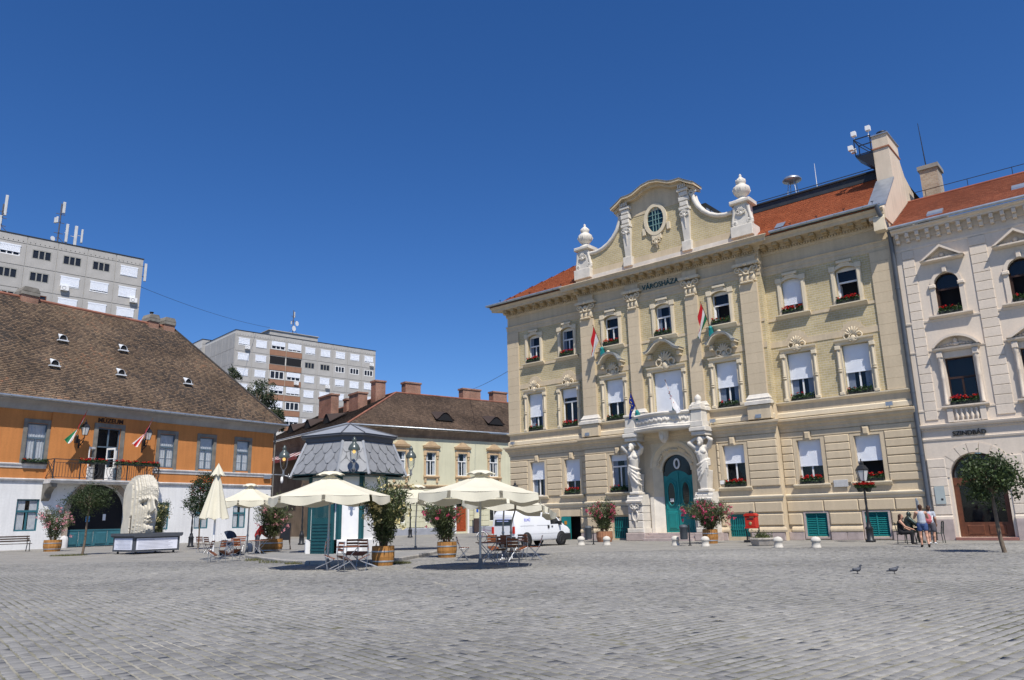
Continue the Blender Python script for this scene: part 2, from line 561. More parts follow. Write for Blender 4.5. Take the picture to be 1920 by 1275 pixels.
for az, side in ((R(49), -1), (R(-39), 1)):
    A, d, n = field(az, side)
    N = len(A)
    gap = rng.uniform(0.009, 0.025, N)
    hl, hw = (A[:, 2] - gap * 0.75) / 2, (A[:, 3] - gap * (1.75 if side < 0 else 1.45)) / 2
    sg = np.array([(-1, -1), (1, -1), (1, 1), (-1, 1)])
    h = rng.normal(0, 0.0015, N)
    tilt = rng.normal(0, 0.002, (N, 2))
    V = np.zeros((N, 12, 3))
    for ring, (inset, dz) in enumerate(((0.0, -0.04), (0.0, -0.0035), (0.009, 0.0))):
        for c in range(4):
            a = sg[c, 0] * (hl - inset) + (rng.normal(0, 0.004, N) if ring == 1 else 0)
            b = sg[c, 1] * (hw - inset) + (rng.normal(0, 0.004, N) if ring == 1 else 0)
            if ring == 2:
                a = a + rng.normal(0, 0.006, N)
                b = b + rng.normal(0, 0.006, N)
            V[:, ring * 4 + c, :2] = A[:, :2] + a[:, None] * d + b[:, None] * n
            V[:, ring * 4 + c, 2] = dz + h + (tilt[:, 0] * a + tilt[:, 1] * b if ring else 0)
    f = []
    for r0 in (0, 4):
        for c in range(4):
            c2 = (c + 1) % 4
            f.append((r0 + c, r0 + c2, r0 + 4 + c2, r0 + 4 + c))
    f.append((8, 9, 10, 11))
    f = np.array(f)[:, ::-1]
    # tone: patches + stone to stone
    x, y = A[:, 0], A[:, 1]
    patch = 0.5 * np.sin(x * 0.55 + 1.3 * np.sin(y * 0.21)) * np.cos(y * 0.33 + 0.8 * np.sin(x * 0.3)) + 0.3 * np.sin(x * 1.7 + y * 1.1) * np.sin(y * 1.3 - x * 0.6)
    band = 0.5 * np.sin(x * 0.16 + y * 0.62 + 1.1 * np.sin(x * 0.23)) + 0.35 * np.sin(0.47 * x - 0.21 * y + 2.0 * np.sin(y * 0.17))
    tone = np.clip(0.43 + 0.19 * patch + 0.20 * band + rng.normal(0, 0.11, N), 0, 1)
    VV.append(V)
    FF.append((f, N))
    TT.append(tone)
    INFO.append(A)
V = np.concatenate(VV)
f = FF[0][0]
tone = np.concatenate(TT)
A = np.concatenate(INFO)
px = A[:, 0] / np.maximum(A[:, 1], 1)
inframe = (np.abs(px) < 0.66) & (A[:, 1] > 5.2)
order = np.argsort(np.where(inframe, np.hypot(A[:, 0], A[:, 1]), 1e6))
near = order[:300]
rest = order[300:]
paving = thing('square_paving', 'x', 'x')
del paving['label'], paving['category']
paving['kind'] = 'structure'
nv = len(rest)
Fq = (f[None] + 12 * np.arange(nv)[:, None, None]).reshape(-1, 4)
me = fast_mesh('setts', V[rest].reshape(-1, 3), Fq, np.repeat(tone[rest], 9))
put('setts', me, settm, paving, kind='stuff')
for i in near:
    c = Vector((A[i, 0], A[i, 1], 0))
    me = fast_mesh('sett', V[i] - np.array(c), f, np.full(9, tone[i]))
    put('sett', me, settm, paving, loc=c)

# raised island round the kiosk with kerb stones
asph = mat('island_paving', (0.25, 0.243, 0.23), 0.9, 0.15, 1.5, 0.3, 60, fine=0.15)
kerbm = mat('kerb_granite', (0.33, 0.31, 0.28), 0.85, 0.15, 3, 0.2, 40, rnd=0.12)
mb = MB()
mb.prism([(x, y) for x, y in ISLAND], -0.03, 0.105, ax='z')
isl = mb.build('kiosk_island', asph, kind='structure')
for i in range(len(ISLAND)):
    a, b = Vector((*ISLAND[i], 0)), Vector((*ISLAND[(i + 1) % len(ISLAND)], 0))
    L = (b - a).length
    k = max(1, round(L / 0.95))
    dr = (b - a) / L
    nr = Vector((dr.y, -dr.x, 0))
    for j in range(k):
        p, q = a + dr * (L * j / k + 0.006), a + dr * (L * (j + 1) / k - 0.006)
        m2 = MB()
        o = (p + q) / 2
        p, q = p - o, q - o
        hh = 0.125 + 0.012 * random.Random(i * 31 + j).uniform(-1, 1)
        vs = []
        for e, z in ((0.09, -0.05), (0.09, hh - 0.025), (0.065, hh), (-0.1, hh), (-0.1, 0)):
            vs += [tuple(p + nr * e + Vector((0, 0, z))), tuple(q + nr * e + Vector((0, 0, z)))]
        m2.add(vs, [(2 * t, 2 * t + 1, 2 * t + 3, 2 * t + 2) for t in range(4)] + [(0, 2, 4, 6, 8), (1, 9, 7, 5, 3)])
        m2.build('kerbstone', kerbm, isl, loc=o)

# grass and weeds at the kerb and round the trees
LEAF_RAMPS = {}
def leafm(name, lo, hi, transl=0.35, rough=0.55):
    return mat(name, hi, rough, 0.12, 2, attr='tone', ramp=[(0, lo), (0.55, tuple((a + b) / 2 for a, b in zip(lo, hi))), (1, hi)], transl=transl, spec=0.4)
grassm = leafm('dry_grass', (0.05, 0.075, 0.018), (0.24, 0.21, 0.07))
def grass_patch(name, label, spots, n, seed, h=0.12):
    r = np.random.default_rng(seed)
    V, F, T = [], [], []
    for (x, y, rx, ry) in spots:
        for _ in range(n):
            a, q = r.uniform(0, 2 * PI), math.sqrt(r.uniform(0, 1))
            cx, cy = x + rx * q * math.cos(a), y + ry * q * math.sin(a)
            b, hh, ln = r.uniform(0, 2 * PI), h * r.uniform(0.3, 1), r.uniform(-0.06, 0.06)
            w = r.uniform(0.004, 0.010)
            dx, dy = math.cos(b) * w, math.sin(b) * w
            o = len(V)
            V += [(cx - dx, cy - dy, 0), (cx + dx, cy + dy, 0), (cx + dx * 0.3 + ln, cy + dy * 0.3 + ln * 0.5, hh), (cx - dx * 0.3 + ln, cy - dy * 0.3 + ln * 0.5, hh)]
            F.append((o, o + 1, o + 2, o + 3))
            T.append(r.uniform(0, 1))
    me = fast_mesh(name, V, F, T)
    o = put(name, me, grassm, kind='stuff')
    tag(o, label, 'grass')
g1, g2, g3, g4 = gnd(528, 1054), gnd(568, 1057), gnd(745, 1057), gnd(128, 1042)
grass_patch('kerb_grass', 'strip of dry yellowish grass along the kiosk kerb', [(g1.x, g1.y, 0.9, 0.7), (g2.x, g2.y, 0.7, 0.4), (g3.x, g3.y, 0.5, 0.3), (g1.x - 1.5, g1.y + 2.2, 0.7, 1.0)], 500, 3)
grass_patch('tree_grass', 'small green grass patch at the foot of the left tree', [(g4.x, g4.y, 1.0, 0.7)], 900, 4, 0.10)
# ------------------------------------------------------------------ shared builders
def merge_volume(mb, voxel=0.012, smooth=4, ratio=0.0):
    """fuse overlapping closed shapes into one continuous skin"""
    me = mb.mesh('tmp')
    o = bpy.data.objects.new('tmp', me)
    COL.objects.link(o)
    m = o.modifiers.new('r', 'REMESH')
    m.mode, m.voxel_size, m.use_smooth_shade = 'VOXEL', voxel, True
    if smooth:
        s = o.modifiers.new('s', 'SMOOTH')
        s.factor, s.iterations = 0.5, smooth
    if ratio:
        d = o.modifiers.new('d', 'DECIMATE')
        d.ratio = ratio
    out = bpy.data.meshes.new_from_object(o.evaluated_get(bpy.context.evaluated_depsgraph_get()))
    bpy.data.objects.remove(o)
    bpy.data.meshes.remove(me)
    out.materials.clear()
    return out
def capsule(mb, a, b, ra, rb=None, seg=10):
    rb = ra if rb is None else rb
    mb.ball(a, ra, seg, 6)
    mb.ball(b, rb, seg, 6)
    if (Vector(a) - Vector(b)).length > 1e-4:
        mb.tube([a, b], [ra, rb], seg)
def chain(mb, pts, rs, seg=10):
    for i in range(len(pts) - 1):
        capsule(mb, pts[i], pts[i + 1], rs[i], rs[i + 1], seg)
def ribbed(mb, x0, x1, z0, z1, y, pitch=0.055, d=0.012):
    """roller shutter curtain of slats"""
    n = max(2, int((z1 - z0) / pitch))
    h = (z1 - z0) / n
    for i in range(n):
        a = z0 + i * h
        mb.quad((x0, y, a), (x1, y, a), (x1, y - d, a + h * 0.5), (x0, y - d, a + h * 0.5))
        mb.quad((x0, y - d, a + h * 0.5), (x1, y - d, a + h * 0.5), (x1, y, a + h), (x0, y, a + h))
def window(parent, cx, z0, z1, w, y, fm, shutter=0.0, transom=0.64, opened=False, curtain=None, cols=2, ft=0.07, arch=0.0, room=0.45, single_pane=False, shm=None, name='window'):
    """casement window at depth y: frame, panes, roller shutter, curtain and the dark room behind"""
    x0, x1 = cx - w / 2, cx + w / 2
    zt = z0 + (z1 - z0) * transom
    f = MB()
    yy = (y, y + 0.06)
    f.box(x0, x0 + ft, *yy, z0, z1)
    f.box(x1 - ft, x1, *yy, z0, z1)
    f.box(x0 + ft, x1 - ft, *yy, z0, z0 + ft)
    f.box(x0 + ft, x1 - ft, *yy, z1 - ft - arch, z1 - 0.003)
    if transom < 1:
        f.box(x0 + ft, x1 - ft, y - 0.012, y + 0.06, zt - ft * 0.7, zt + ft * 0.7)
    cw = (w - 2 * ft) / cols
    for k in range(1, cols):
        xm = x0 + ft + cw * k
        zz = zt - ft * 0.7 if transom < 1 else z1 - ft
        if not opened:
            f.box(xm - ft * 0.6, xm + ft * 0.6, y + 0.002, y + 0.05, z0 + ft, zz)
    o = f.build(name, fm, parent)
    panes = []
    top = z1 - ft - arch
    if transom < 1:
        panes.append((x0 + ft, x1 - ft, zt + ft * 0.7, top))
        if not opened:
            panes += [(x0 + ft + cw * k, x0 + ft + cw * (k + 1), z0 + ft, zt - ft * 0.7) for k in range(cols)]
    elif not opened:
        panes += [(x0 + ft + cw * k, x0 + ft + cw * (k + 1), z0 + ft, top) for k in range(cols)]
    if single_pane:
        m = MB()
        for a, b, c, d in panes:
            m.quad((a, y + 0.03, c), (b, y + 0.03, c), (b, y + 0.03, d), (a, y + 0.03, d))
        if panes:
            m.build('pane', gm, o)
    else:
        for a, b, c, d in panes:
            MB().quad((a, y + 0.03, c), (b, y + 0.03, c), (b, y + 0.03, d), (a, y + 0.03, d)).build('pane', gm, o)
    if opened:   # one casement leaf swung inwards
        m = MB()
        m.box(x0 + ft, x0 + ft + 0.05, y + 0.05, y + 0.42, z0 + ft, z0 + ft + 0.06)
        m.box(x0 + ft, x0 + ft + 0.05, y + 0.05, y + 0.42, zt - 0.12, zt - 0.06)
        m.box(x0 + ft, x0 + ft + 0.05, y + 0.05, y + 0.11, z0 + ft + 0.06, zt - 0.12)
        m.box(x0 + ft, x0 + ft + 0.05, y + 0.36, y + 0.42, z0 + ft + 0.06, zt - 0.12)
        m.build('casement', fm, o)
    if shutter > 0:
        zb = z1 - (z1 - z0) * shutter
        m = MB()
        ribbed(m, x0 + 0.01, x1 - 0.01, zb, z1, y - 0.05)
        m.box(x0 + 0.01, x1 - 0.01, y - 0.07, y - 0.045, zb - 0.05, zb)
        m.build('roller_shutter', shm or shutw, o)
    if curtain is not None:
        cm, cov = curtain
        m = MB()
        zc0, zc1 = z0 + 0.03, z1 - ft
        n = 14
        for side in ((0,) if cov >= 1 else (0, 1)):
            a, b = (x0 + 0.03, x1 - 0.03) if cov >= 1 else ((x0 + 0.03, x0 + 0.03 + (w - 0.06) * cov / 2) if side == 0 else (x1 - 0.03 - (w - 0.06) * cov / 2, x1 - 0.03))
            for k in range(n):
                xa, xb = a + (b - a) * k / n, a + (b - a) * (k + 1) / n
                ya, yb = y + 0.075 + (0.03 if k % 2 else 0), y + 0.075 + (0.0 if k % 2 else 0.03)
                m.quad((xa, ya, zc0), (xb, yb, zc0), (xb, yb, zc1), (xa, ya, zc1))
        m.build('curtain', cm, o)
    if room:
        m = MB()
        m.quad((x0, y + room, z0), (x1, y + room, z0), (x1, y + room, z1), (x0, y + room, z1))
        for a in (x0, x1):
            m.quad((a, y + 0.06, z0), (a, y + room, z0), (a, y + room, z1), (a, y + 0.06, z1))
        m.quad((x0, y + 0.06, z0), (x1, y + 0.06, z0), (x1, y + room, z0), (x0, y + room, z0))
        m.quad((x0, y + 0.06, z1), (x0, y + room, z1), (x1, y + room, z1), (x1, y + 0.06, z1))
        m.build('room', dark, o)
    return o
def tiles(parent, name, org, ud, vd, poly, pu, pv, m, seed=1, thick=0.022, jit=0.006):
    """roof tiles lying on a plane: org + u*ud + v*vd, inside poly (u, v)"""
    r = np.random.default_rng(seed)
    ud, vd = Vector(ud).normalized(), Vector(vd).normalized()
    nd = np.array(ud.cross(vd))
    ud, vd, org = np.array(ud), np.array(vd), np.array(org)
    us, vs_ = [p[0] for p in poly], [p[1] for p in poly]
    U, Vv = [], []
    nrow = int((max(vs_) - min(vs_)) / pv) + 1
    for j in range(nrow):
        v = min(vs_) + j * pv
        u = np.arange(min(us) - pu, max(us) + pu, pu) + (pu / 2 if j % 2 else 0)
        U.append(u)
        Vv.append(np.full(len(u), v))
    U, Vv = np.concatenate(U), np.concatenate(Vv)
    k = inside(poly, U, Vv + pv * 0.5)
    U, Vv = U[k], Vv[k]
    N = len(U)
    w = pu * 0.47
    P = np.zeros((N, 6, 3))
    lift = thick * 1.6 + r.uniform(0, jit, N)
    ju, jv = r.normal(0, pu * 0.02, N), r.normal(0, pv * 0.05, N)
    for c, (a, b, h) in enumerate(((-w, 0, 1), (w, 0, 1), (w, pv * 1.15, 0.15), (-w, pv * 1.15, 0.15), (-w, 0, 0), (w, 0, 0))):
        P[:, c] = org + (U + ju + a)[:, None] * ud + (Vv + jv + b)[:, None] * vd + (lift * h + 0.002)[:, None] * nd
    F = np.array([(0, 1, 2, 3), (4, 5, 1, 0)])
    Fq = (F[None] + 6 * np.arange(N)[:, None, None]).reshape(-1, 4)
    x, y = U, Vv
    t = (r.uniform(0, 1, N) * 0.5 + r.beta(2, 2, N) * 0.2) + 0.30 * (0.5 + 0.5 * np.sin(x * 0.35 + 2 * np.sin(y * 0.4)) * np.cos(y * 0.5 + x * 0.15))
    t = np.clip(t, 0, 1)
    me = fast_mesh(name, P.reshape(-1, 3), Fq, np.stack([t, np.clip(t - 0.45, 0, 1)], 1).ravel())
    o = put(name, me, m, parent, kind='stuff')
    b = MB()
    b.add([tuple(org + p[0] * ud + p[1] * vd) for p in poly], [tuple(range(len(poly)))])
    b.build('roof_deck', MATS.get('roof_under') or mat('roof_under', (0.05, 0.035, 0.03), 0.9), parent)
    return o
redm = mat('red_geranium', (0.55, 0.012, 0.012), 0.6, 0.2, 30, transl=0.2)
pinkm = mat('pink_oleander', (0.62, 0.08, 0.17), 0.6, 0.3, 20, transl=0.25)
palepinkm = mat('pale_pink_oleander', (0.72, 0.33, 0.36), 0.6, 0.2, 20, transl=0.25)
yellowm = mat('cream_yellow_oleander', (0.72, 0.62, 0.30), 0.6, 0.2, 20, transl=0.25)
geran = leafm('geranium_leaves', (0.012, 0.03, 0.010), (0.06, 0.12, 0.035))
boxm = mat('dark_planter_plastic', (0.03, 0.035, 0.03), 0.7)
def leaf_quads(pts, size, r, up=0.3, aspect=0.5):
    """small random leaf quads at points"""
    pts = np.asarray(pts)
    n = len(pts)
    d = r.normal(0, 1, (n, 3))
    d[:, 2] += up
    d /= np.linalg.norm(d, axis=1)[:, None] + 1e-9
    e = np.cross(d, r.normal(0, 1, (n, 3)))
    e /= np.linalg.norm(e, axis=1)[:, None] + 1e-9
    s = size * r.uniform(0.6, 1.3, n)[:, None]
    a = d * s
    b = e * s * aspect
    V = np.stack([pts - a * 0.5, pts + b * 0.5, pts + a * 0.5, pts - b * 0.5], 1).reshape(-1, 3)
    F = np.arange(4 * n).reshape(-1, 4)
    return V, F
def flower_meshes(seed, red):
    r = np.random.default_rng(seed)
    n = 420
    p = np.stack([r.uniform(-0.5, 0.5, n), r.uniform(-0.11, 0.09, n), np.abs(r.normal(0.10, 0.08, n)) - 0.02], 1)
    p[:, 1] -= 0.05 * (p[:, 2] < 0.05)
    V, F = leaf_quads(p, 0.075, r, 0.2, 0.9)
    fol = fast_mesh('foliage', V, F, r.uniform(0, 1, n))
    nb = red
    c = np.stack([r.uniform(-0.5, 0.5, nb), r.uniform(-0.13, 0.07, nb), r.uniform(0.13, 0.29, nb)], 1)
    q = np.repeat(c, 16, 0) + r.normal(0, 0.024, (nb * 16, 3))
    V, F = leaf_quads(q, 0.05, r, 0.3, 0.9)
    blo = fast_mesh('blossoms', V, F)
    return fol, blo
FB = {k: [flower_meshes(10 * k + j, (24, 9, 3)[k]) for j in range(3)] for k in range(3)}
bx = MB()
bx.box(-0.5, 0.5, -0.09, 0.09, -0.13, 0.04)
FBOX = bx.mesh('planter_box')
FBN = [0]
def flower_box(M, x, y, z, w, kind, label):
    """window box of geraniums standing on a sill (kind 0 full bloom, 1 some, 2 mostly green)"""
    FBN[0] += 1
    t = thing('flower_box', label, 'flower box', (0, 0, 0), 0, 'window boxes of geraniums')
    t.matrix_world = M @ Matrix.Translation((x, y, z + 0.13)) @ Matrix.Diagonal((w, 1.05, 1.05, 1))
    fol, blo = FB[kind][FBN[0] % 3]
    put('planter_box', FBOX, boxm, t)
    put('foliage', fol, geran, t, kind='stuff')
    put('blossoms', blo, redm, t, kind='stuff')
    return t
# ------------------------------------------------------------------ town hall (facade frame: x right along the front, -y out, z up)
TH = thing('town_hall', 'cream and yellow brick town hall with curved gable, urns and teal portal', 'building', (-0.32, 56.85, 0), R(-40.51))
MTH = Matrix.Translation((-0.32, 56.85, 0)) @ Matrix.Rotation(R(-40.51), 4, 'Z')
AX, TW, RH, RO = 13.88, 27.75, 6.65, 0.60          # axis, width, half risalit, its projection
RX0, RX1 = AX - RH, AX + RH
WC = [AX - 11.3, AX - 8.2, AX - 4.0, AX, AX + 4.0, AX + 8.2, AX + 11.3]
OUT = [0, 0, RO, RO, RO, 0, 0]
plast2 = mat('cream_plaster_blocks', (0.60, 0.485, 0.33), 0.85, 0.05, 0.7, 0.08, 40, streak=0.06, fine=0.04, rnd=0.035)
RISE2 = 0.17
# --- walls per section: left wing, risalit, right wing
SECT = [(0.0, RX0, 0.0, [0, 1]), (RX0, RX1, -RO, [2, 3, 4]), (RX1, TW, 0.0, [5, 6])]
for xa, xb, y, ids in SECT:
    up, lo, gf = [], [], []
    for i in ids:
        c = WC[i]
        up.append((c - 0.575, c + 0.575, 12.78, 14.92, 0.34))
        w1 = 1.025 if i == 3 else 0.70
        up.append((c - w1, c + w1, 7.70, 10.45, 0.34))
        if i == 3:
            gf.append((AX - 1.5, AX + 1.5, 0.45, 5.95, 0.55))
        else:
            gf.append((c - 0.65, c + 0.65, 3.03, 5.45, 0.34))
            if i >= 4:
                gf.append((c - 0.6, c + 0.6, 0.20, 1.46, 0.30))
            elif i == 2:
                gf.append((c - 0.6, c + 0.6, 0.10, 1.46, 0.30))
            elif i == 1:
                gf.append((4.62, 6.22, 0.0, 1.56, 0.9))
    m = MB()
    wall(m, xa, xb, 7.6, 15.4, y, up)
    for i in ids:
        arch_fill(m, WC[i] - 0.575, WC[i] + 0.575, 14.75, RISE2, 14.92, y, y + 0.3)
    if y < 0:
        for x in (xa, xb):
            m.quad((x, y, 7.6), (x, 0, 7.6), (x, 0, 15.4), (x, y, 15.4))
    m.build('brick_wall', ybrick, TH)
    m = MB()
    wall(m, xa, xb, 0.0, 7.6, y, gf)
    fz = MB()
    wall(fz, xa, xb, 15.4, 17.5, y, [])
    if y < 0:
        for x in (xa, xb):
            m.quad((x, y, 0), (x, 0, 0), (x, 0, 7.6), (x, y, 7.6))
            fz.quad((x, y, 15.4), (x, 0, 15.4), (x, 0, 17.5), (x, y, 17.5))
    fz.build('frieze_wall', plaster, TH)
    m.build('plaster_wall', plaster, TH)
# flank and back of the building
m = MB()
m.quad((0, 0, 0), (0, 0, 17.5), (0, 14, 17.5), (0, 14, 0))
m.quad((TW, 0, 0), (TW, 14, 0), (TW, 14, 17.5), (TW, 0, 17.5))
m.quad((0, 14, 0), (0, 14, 17.5), (TW, 14, 17.5), (TW, 14, 0))
m.build('side_wall', plaster, TH)

# --- horizontal mouldings
def run(prof, name, m, secs=SECT, y0=0.0, ends=True):
    for k, (xa, xb, y, _) in enumerate(secs):
        mb = MB(Matrix.Translation((0, y - y0, 0)))
        mb.mould(prof, xa, xb, 1.0 if y < 0 else (1.0 if k == 0 else 0.0), 1.0 if y < 0 else 0.0)
        mb.build(name, m, TH)
run([(0.0, 0.46), (0.16, 0.46), (0.17, 0.56), (0.13, 0.66), (0.06, 0.72), (0.05, 0.76), (0.0, 0.78)], 'base_moulding', plaster,
    [(0, 4.5, 0, 0), (6.3, RX0 - 0.002, 0, 0), (RX0, AX - 4.75, -RO, 0), (AX - 3.3, AX - 2.95, -RO, 0), (AX + 2.95, AX + 3.3, -RO, 0), (AX + 4.75, RX1, -RO, 0), (RX1 + 0.2, WC[5] - 0.72, 0, 0), (WC[5] + 0.72, WC[6] - 0.72, 0, 0), (WC[6] + 0.72, TW, 0, 0)])
sillp = [(0.0, 2.14), (0.05, 2.16), (0.07, 2.28), (0.13, 2.34), (0.15, 2.42), (0.14, 2.46), (0.0, 2.50)]
run(sillp, 'sill_course', trim, [(0, RX0, 0, 0), (RX0, AX - 2.95, -RO, 0), (AX + 2.95, RX1, -RO, 0), (RX1, TW, 0, 0)])
run([(0.0, 5.94), (0.06, 5.96), (0.07, 6.14), (0.12, 6.18), (0.14, 6.28), (0.27, 6.40), (0.30, 6.52), (0.38, 6.55), (0.39, 6.66), (0.02, 6.74), (0.0, 6.76)], 'floor_cornice', plaster)
run([(0.0, 6.76), (0.10, 6.78), (0.10, 7.02), (0.05, 7.06), (0.0, 7.08)], 'upper_base', trim)
run([(0.0, 7.50), (0.04, 7.52), (0.14, 7.60), (0.17, 7.62), (0.17, 7.68), (0.0, 7.70)], 'window_sill_course', trim)
run([(0.0, 10.92), (0.03, 10.93), (0.03, 11.27), (0.0, 11.28)], 'string_band', plaster)
run([(0.0, 12.50), (0.04, 12.51), (0.04, 12.68), (0.0, 12.69)], 'sill_band', plaster)
run([(0.0, 15.36), (0.03, 15.38), (0.03, 15.60), (0.06, 15.62), (0.06, 15.84), (0.12, 15.90), (0.10, 15.94), (0.0, 15.96)], 'architrave', plaster)
run([(0.0, 16.62), (0.05, 16.64), (0.08, 16.76), (0.10, 16.90), (0.22, 16.92), (0.24, 17.06), (0.30, 17.10), (0.86, 17.12), (0.88, 17.30), (0.96, 17.38), (1.0, 17.46), (0.9, 17.52), (0.0, 17.54)], 'main_cornice', plaster)
# dentil course and modillions under the cornice
dn = MB()
modm = MB()
modm.block(-0.15, 0.15, -0.52, 0.0, -0.20, 0.0, 0.03)
modm.block(-0.12, 0.12, -0.34, 0.0, -0.27, -0.19, 0.02)
mme = modm.mesh('modillion')
modc = mat('modillion_ochre', (0.42, 0.31, 0.17), 0.85, 0.1, 2)  # modillions darker and yellower than the cornice plaster
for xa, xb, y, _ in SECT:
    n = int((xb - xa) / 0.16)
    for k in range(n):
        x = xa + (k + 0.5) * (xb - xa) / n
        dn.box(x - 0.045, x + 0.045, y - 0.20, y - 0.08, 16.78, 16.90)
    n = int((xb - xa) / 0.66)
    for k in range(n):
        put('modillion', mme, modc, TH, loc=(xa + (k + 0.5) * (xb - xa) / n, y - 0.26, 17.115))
dn.build('dentil_course', plaster, TH, kind='stuff')

# --- granite plinth and rustication: every stone its own piece
def stones(name, m, xa, xb, z0, z1, y, out, ln, b=0.03, joint=0.02, shift=0):
    L = xb - xa
    if L < 0.12:
        return
    n = max(1, round(L / ln))
    cuts = [xa + L * (k + (shift if 0 < k < n else 0)) / n for k in range(n + 1)]
    for a, c in zip(cuts[:-1], cuts[1:]):
        mb = MB()
        mb.block(a + joint / 2, c - joint / 2, y - out, y + 0.01, z0 + joint / 2, z1 - joint / 2, b)
        mb.build(name, m, TH)
def spans(xa, xb, gaps):
    """what is left of xa..xb outside the gaps"""
    out, x = [], xa
    for a, b in sorted(gaps):
        if a > x:
            out.append((x, a))
        x = max(x, b)
    if x < xb:
        out.append((x, xb))
    return out
for si, (xa, xb, y, ids) in enumerate(SECT):
    gb = [(WC[i] - 0.72, WC[i] + 0.72) for i in ids if i not in (0, 1, 3)] + ([(4.5, 6.3)] if si == 0 else []) + ([(AX - 2.95, AX + 2.95)] if si == 1 else [])
    for a, b in spans(xa, xb, gb):
        stones('plinth_stone', granite, a, b, 0.0, 0.45, y, 0.14, 1.1, 0.015, 0.012)
        stones('rustic_block', plast2, a, b, 0.80, 1.45, y, 0.10, 1.7, 0.045, 0.03)
    for a, b in spans(xa, xb, [(4.5, 6.3)] if si == 0 else ([(AX - 2.95, AX + 2.95)] if si == 1 else [])):
        stones('rustic_block', plast2, a, b, 1.52, 2.12, y, 0.10, 1.75, 0.045, 0.03, 0.12)
    gw = [(WC[i] - 0.88, WC[i] + 0.88) for i in ids if i != 3] + ([(AX - 2.95, AX + 2.95)] if si == 1 else [])
    for r in range(6):
        z0 = 2.98 + r * 0.435
        for a, b in spans(xa, xb, gw):
            stones('rustic_band', plast2, a, b, z0, z0 + 0.435, y, 0.075, 3.4, 0.035, 0.035)
    for a, b in spans(xa, xb, [(WC[i] - 0.2, WC[i] + 0.2) for i in ids if i != 3] + ([(AX - 2.95, AX + 2.95)] if si == 1 else [])):
        stones('frieze_band', plast2, a, b, 5.60, 5.93, y, 0.05, 30, 0.02, 0.02)
# --- windows
SH1 = {0: 0.60, 1: 0.22, 2: 0.54, 3: 0.96, 4: 0.54, 5: 0.53, 6: 0.54}
SHG = {0: 0.50, 1: 0.60, 2: 0.15, 4: 0.42, 5: 0.58, 6: 0.54}
sharp = mat('carved_trim', (0.66, 0.55, 0.385), 0.8, 0.08, 3, 0.1, 40, fine=0.06)
def cartouche(mb, cx, cz, y, s):
    """shell fan with scrolls, in relief on the wall"""
    for k in range(7):
        a = R(20 + 140 * k / 6)
        p = [(cx + s * 0.08 * math.cos(a), y - 0.04, cz - s * 0.1 + s * 0.08 * math.sin(a)), (cx + s * 0.30 * math.cos(a), y - 0.10 * s, cz - s * 0.1 + s * 0.34 * math.sin(a)), (cx + s * 0.42 * math.cos(a), y - 0.05, cz - s * 0.1 + s * 0.50 * math.sin(a))]
        mb.tube(p, [0.03 * s, 0.065 * s, 0.05 * s], 6)
    for sg in (-1, 1):
        pts = [(cx + sg * s * (0.34 + 0.16 * math.cos(t)), y - 0.05, cz - s * 0.12 + 0.16 * s * math.sin(t)) for t in [R(q) for q in range(-60, 300, 40)]]
        mb.tube(pts, 0.05 * s, 6)
        mb.tube([(cx + sg * s * 0.10, y - 0.06, cz - s * 0.42), (cx + sg * s * 0.34, y - 0.05, cz - s * 0.30), (cx + sg * s * 0.55, y - 0.03, cz - s * 0.36)], [0.07 * s, 0.055 * s, 0.02 * s], 6)
    mb.ball((cx, y - 0.05, cz - s * 0.30), (0.17 * s, 0.10 * s, 0.22 * s), 10, 7)
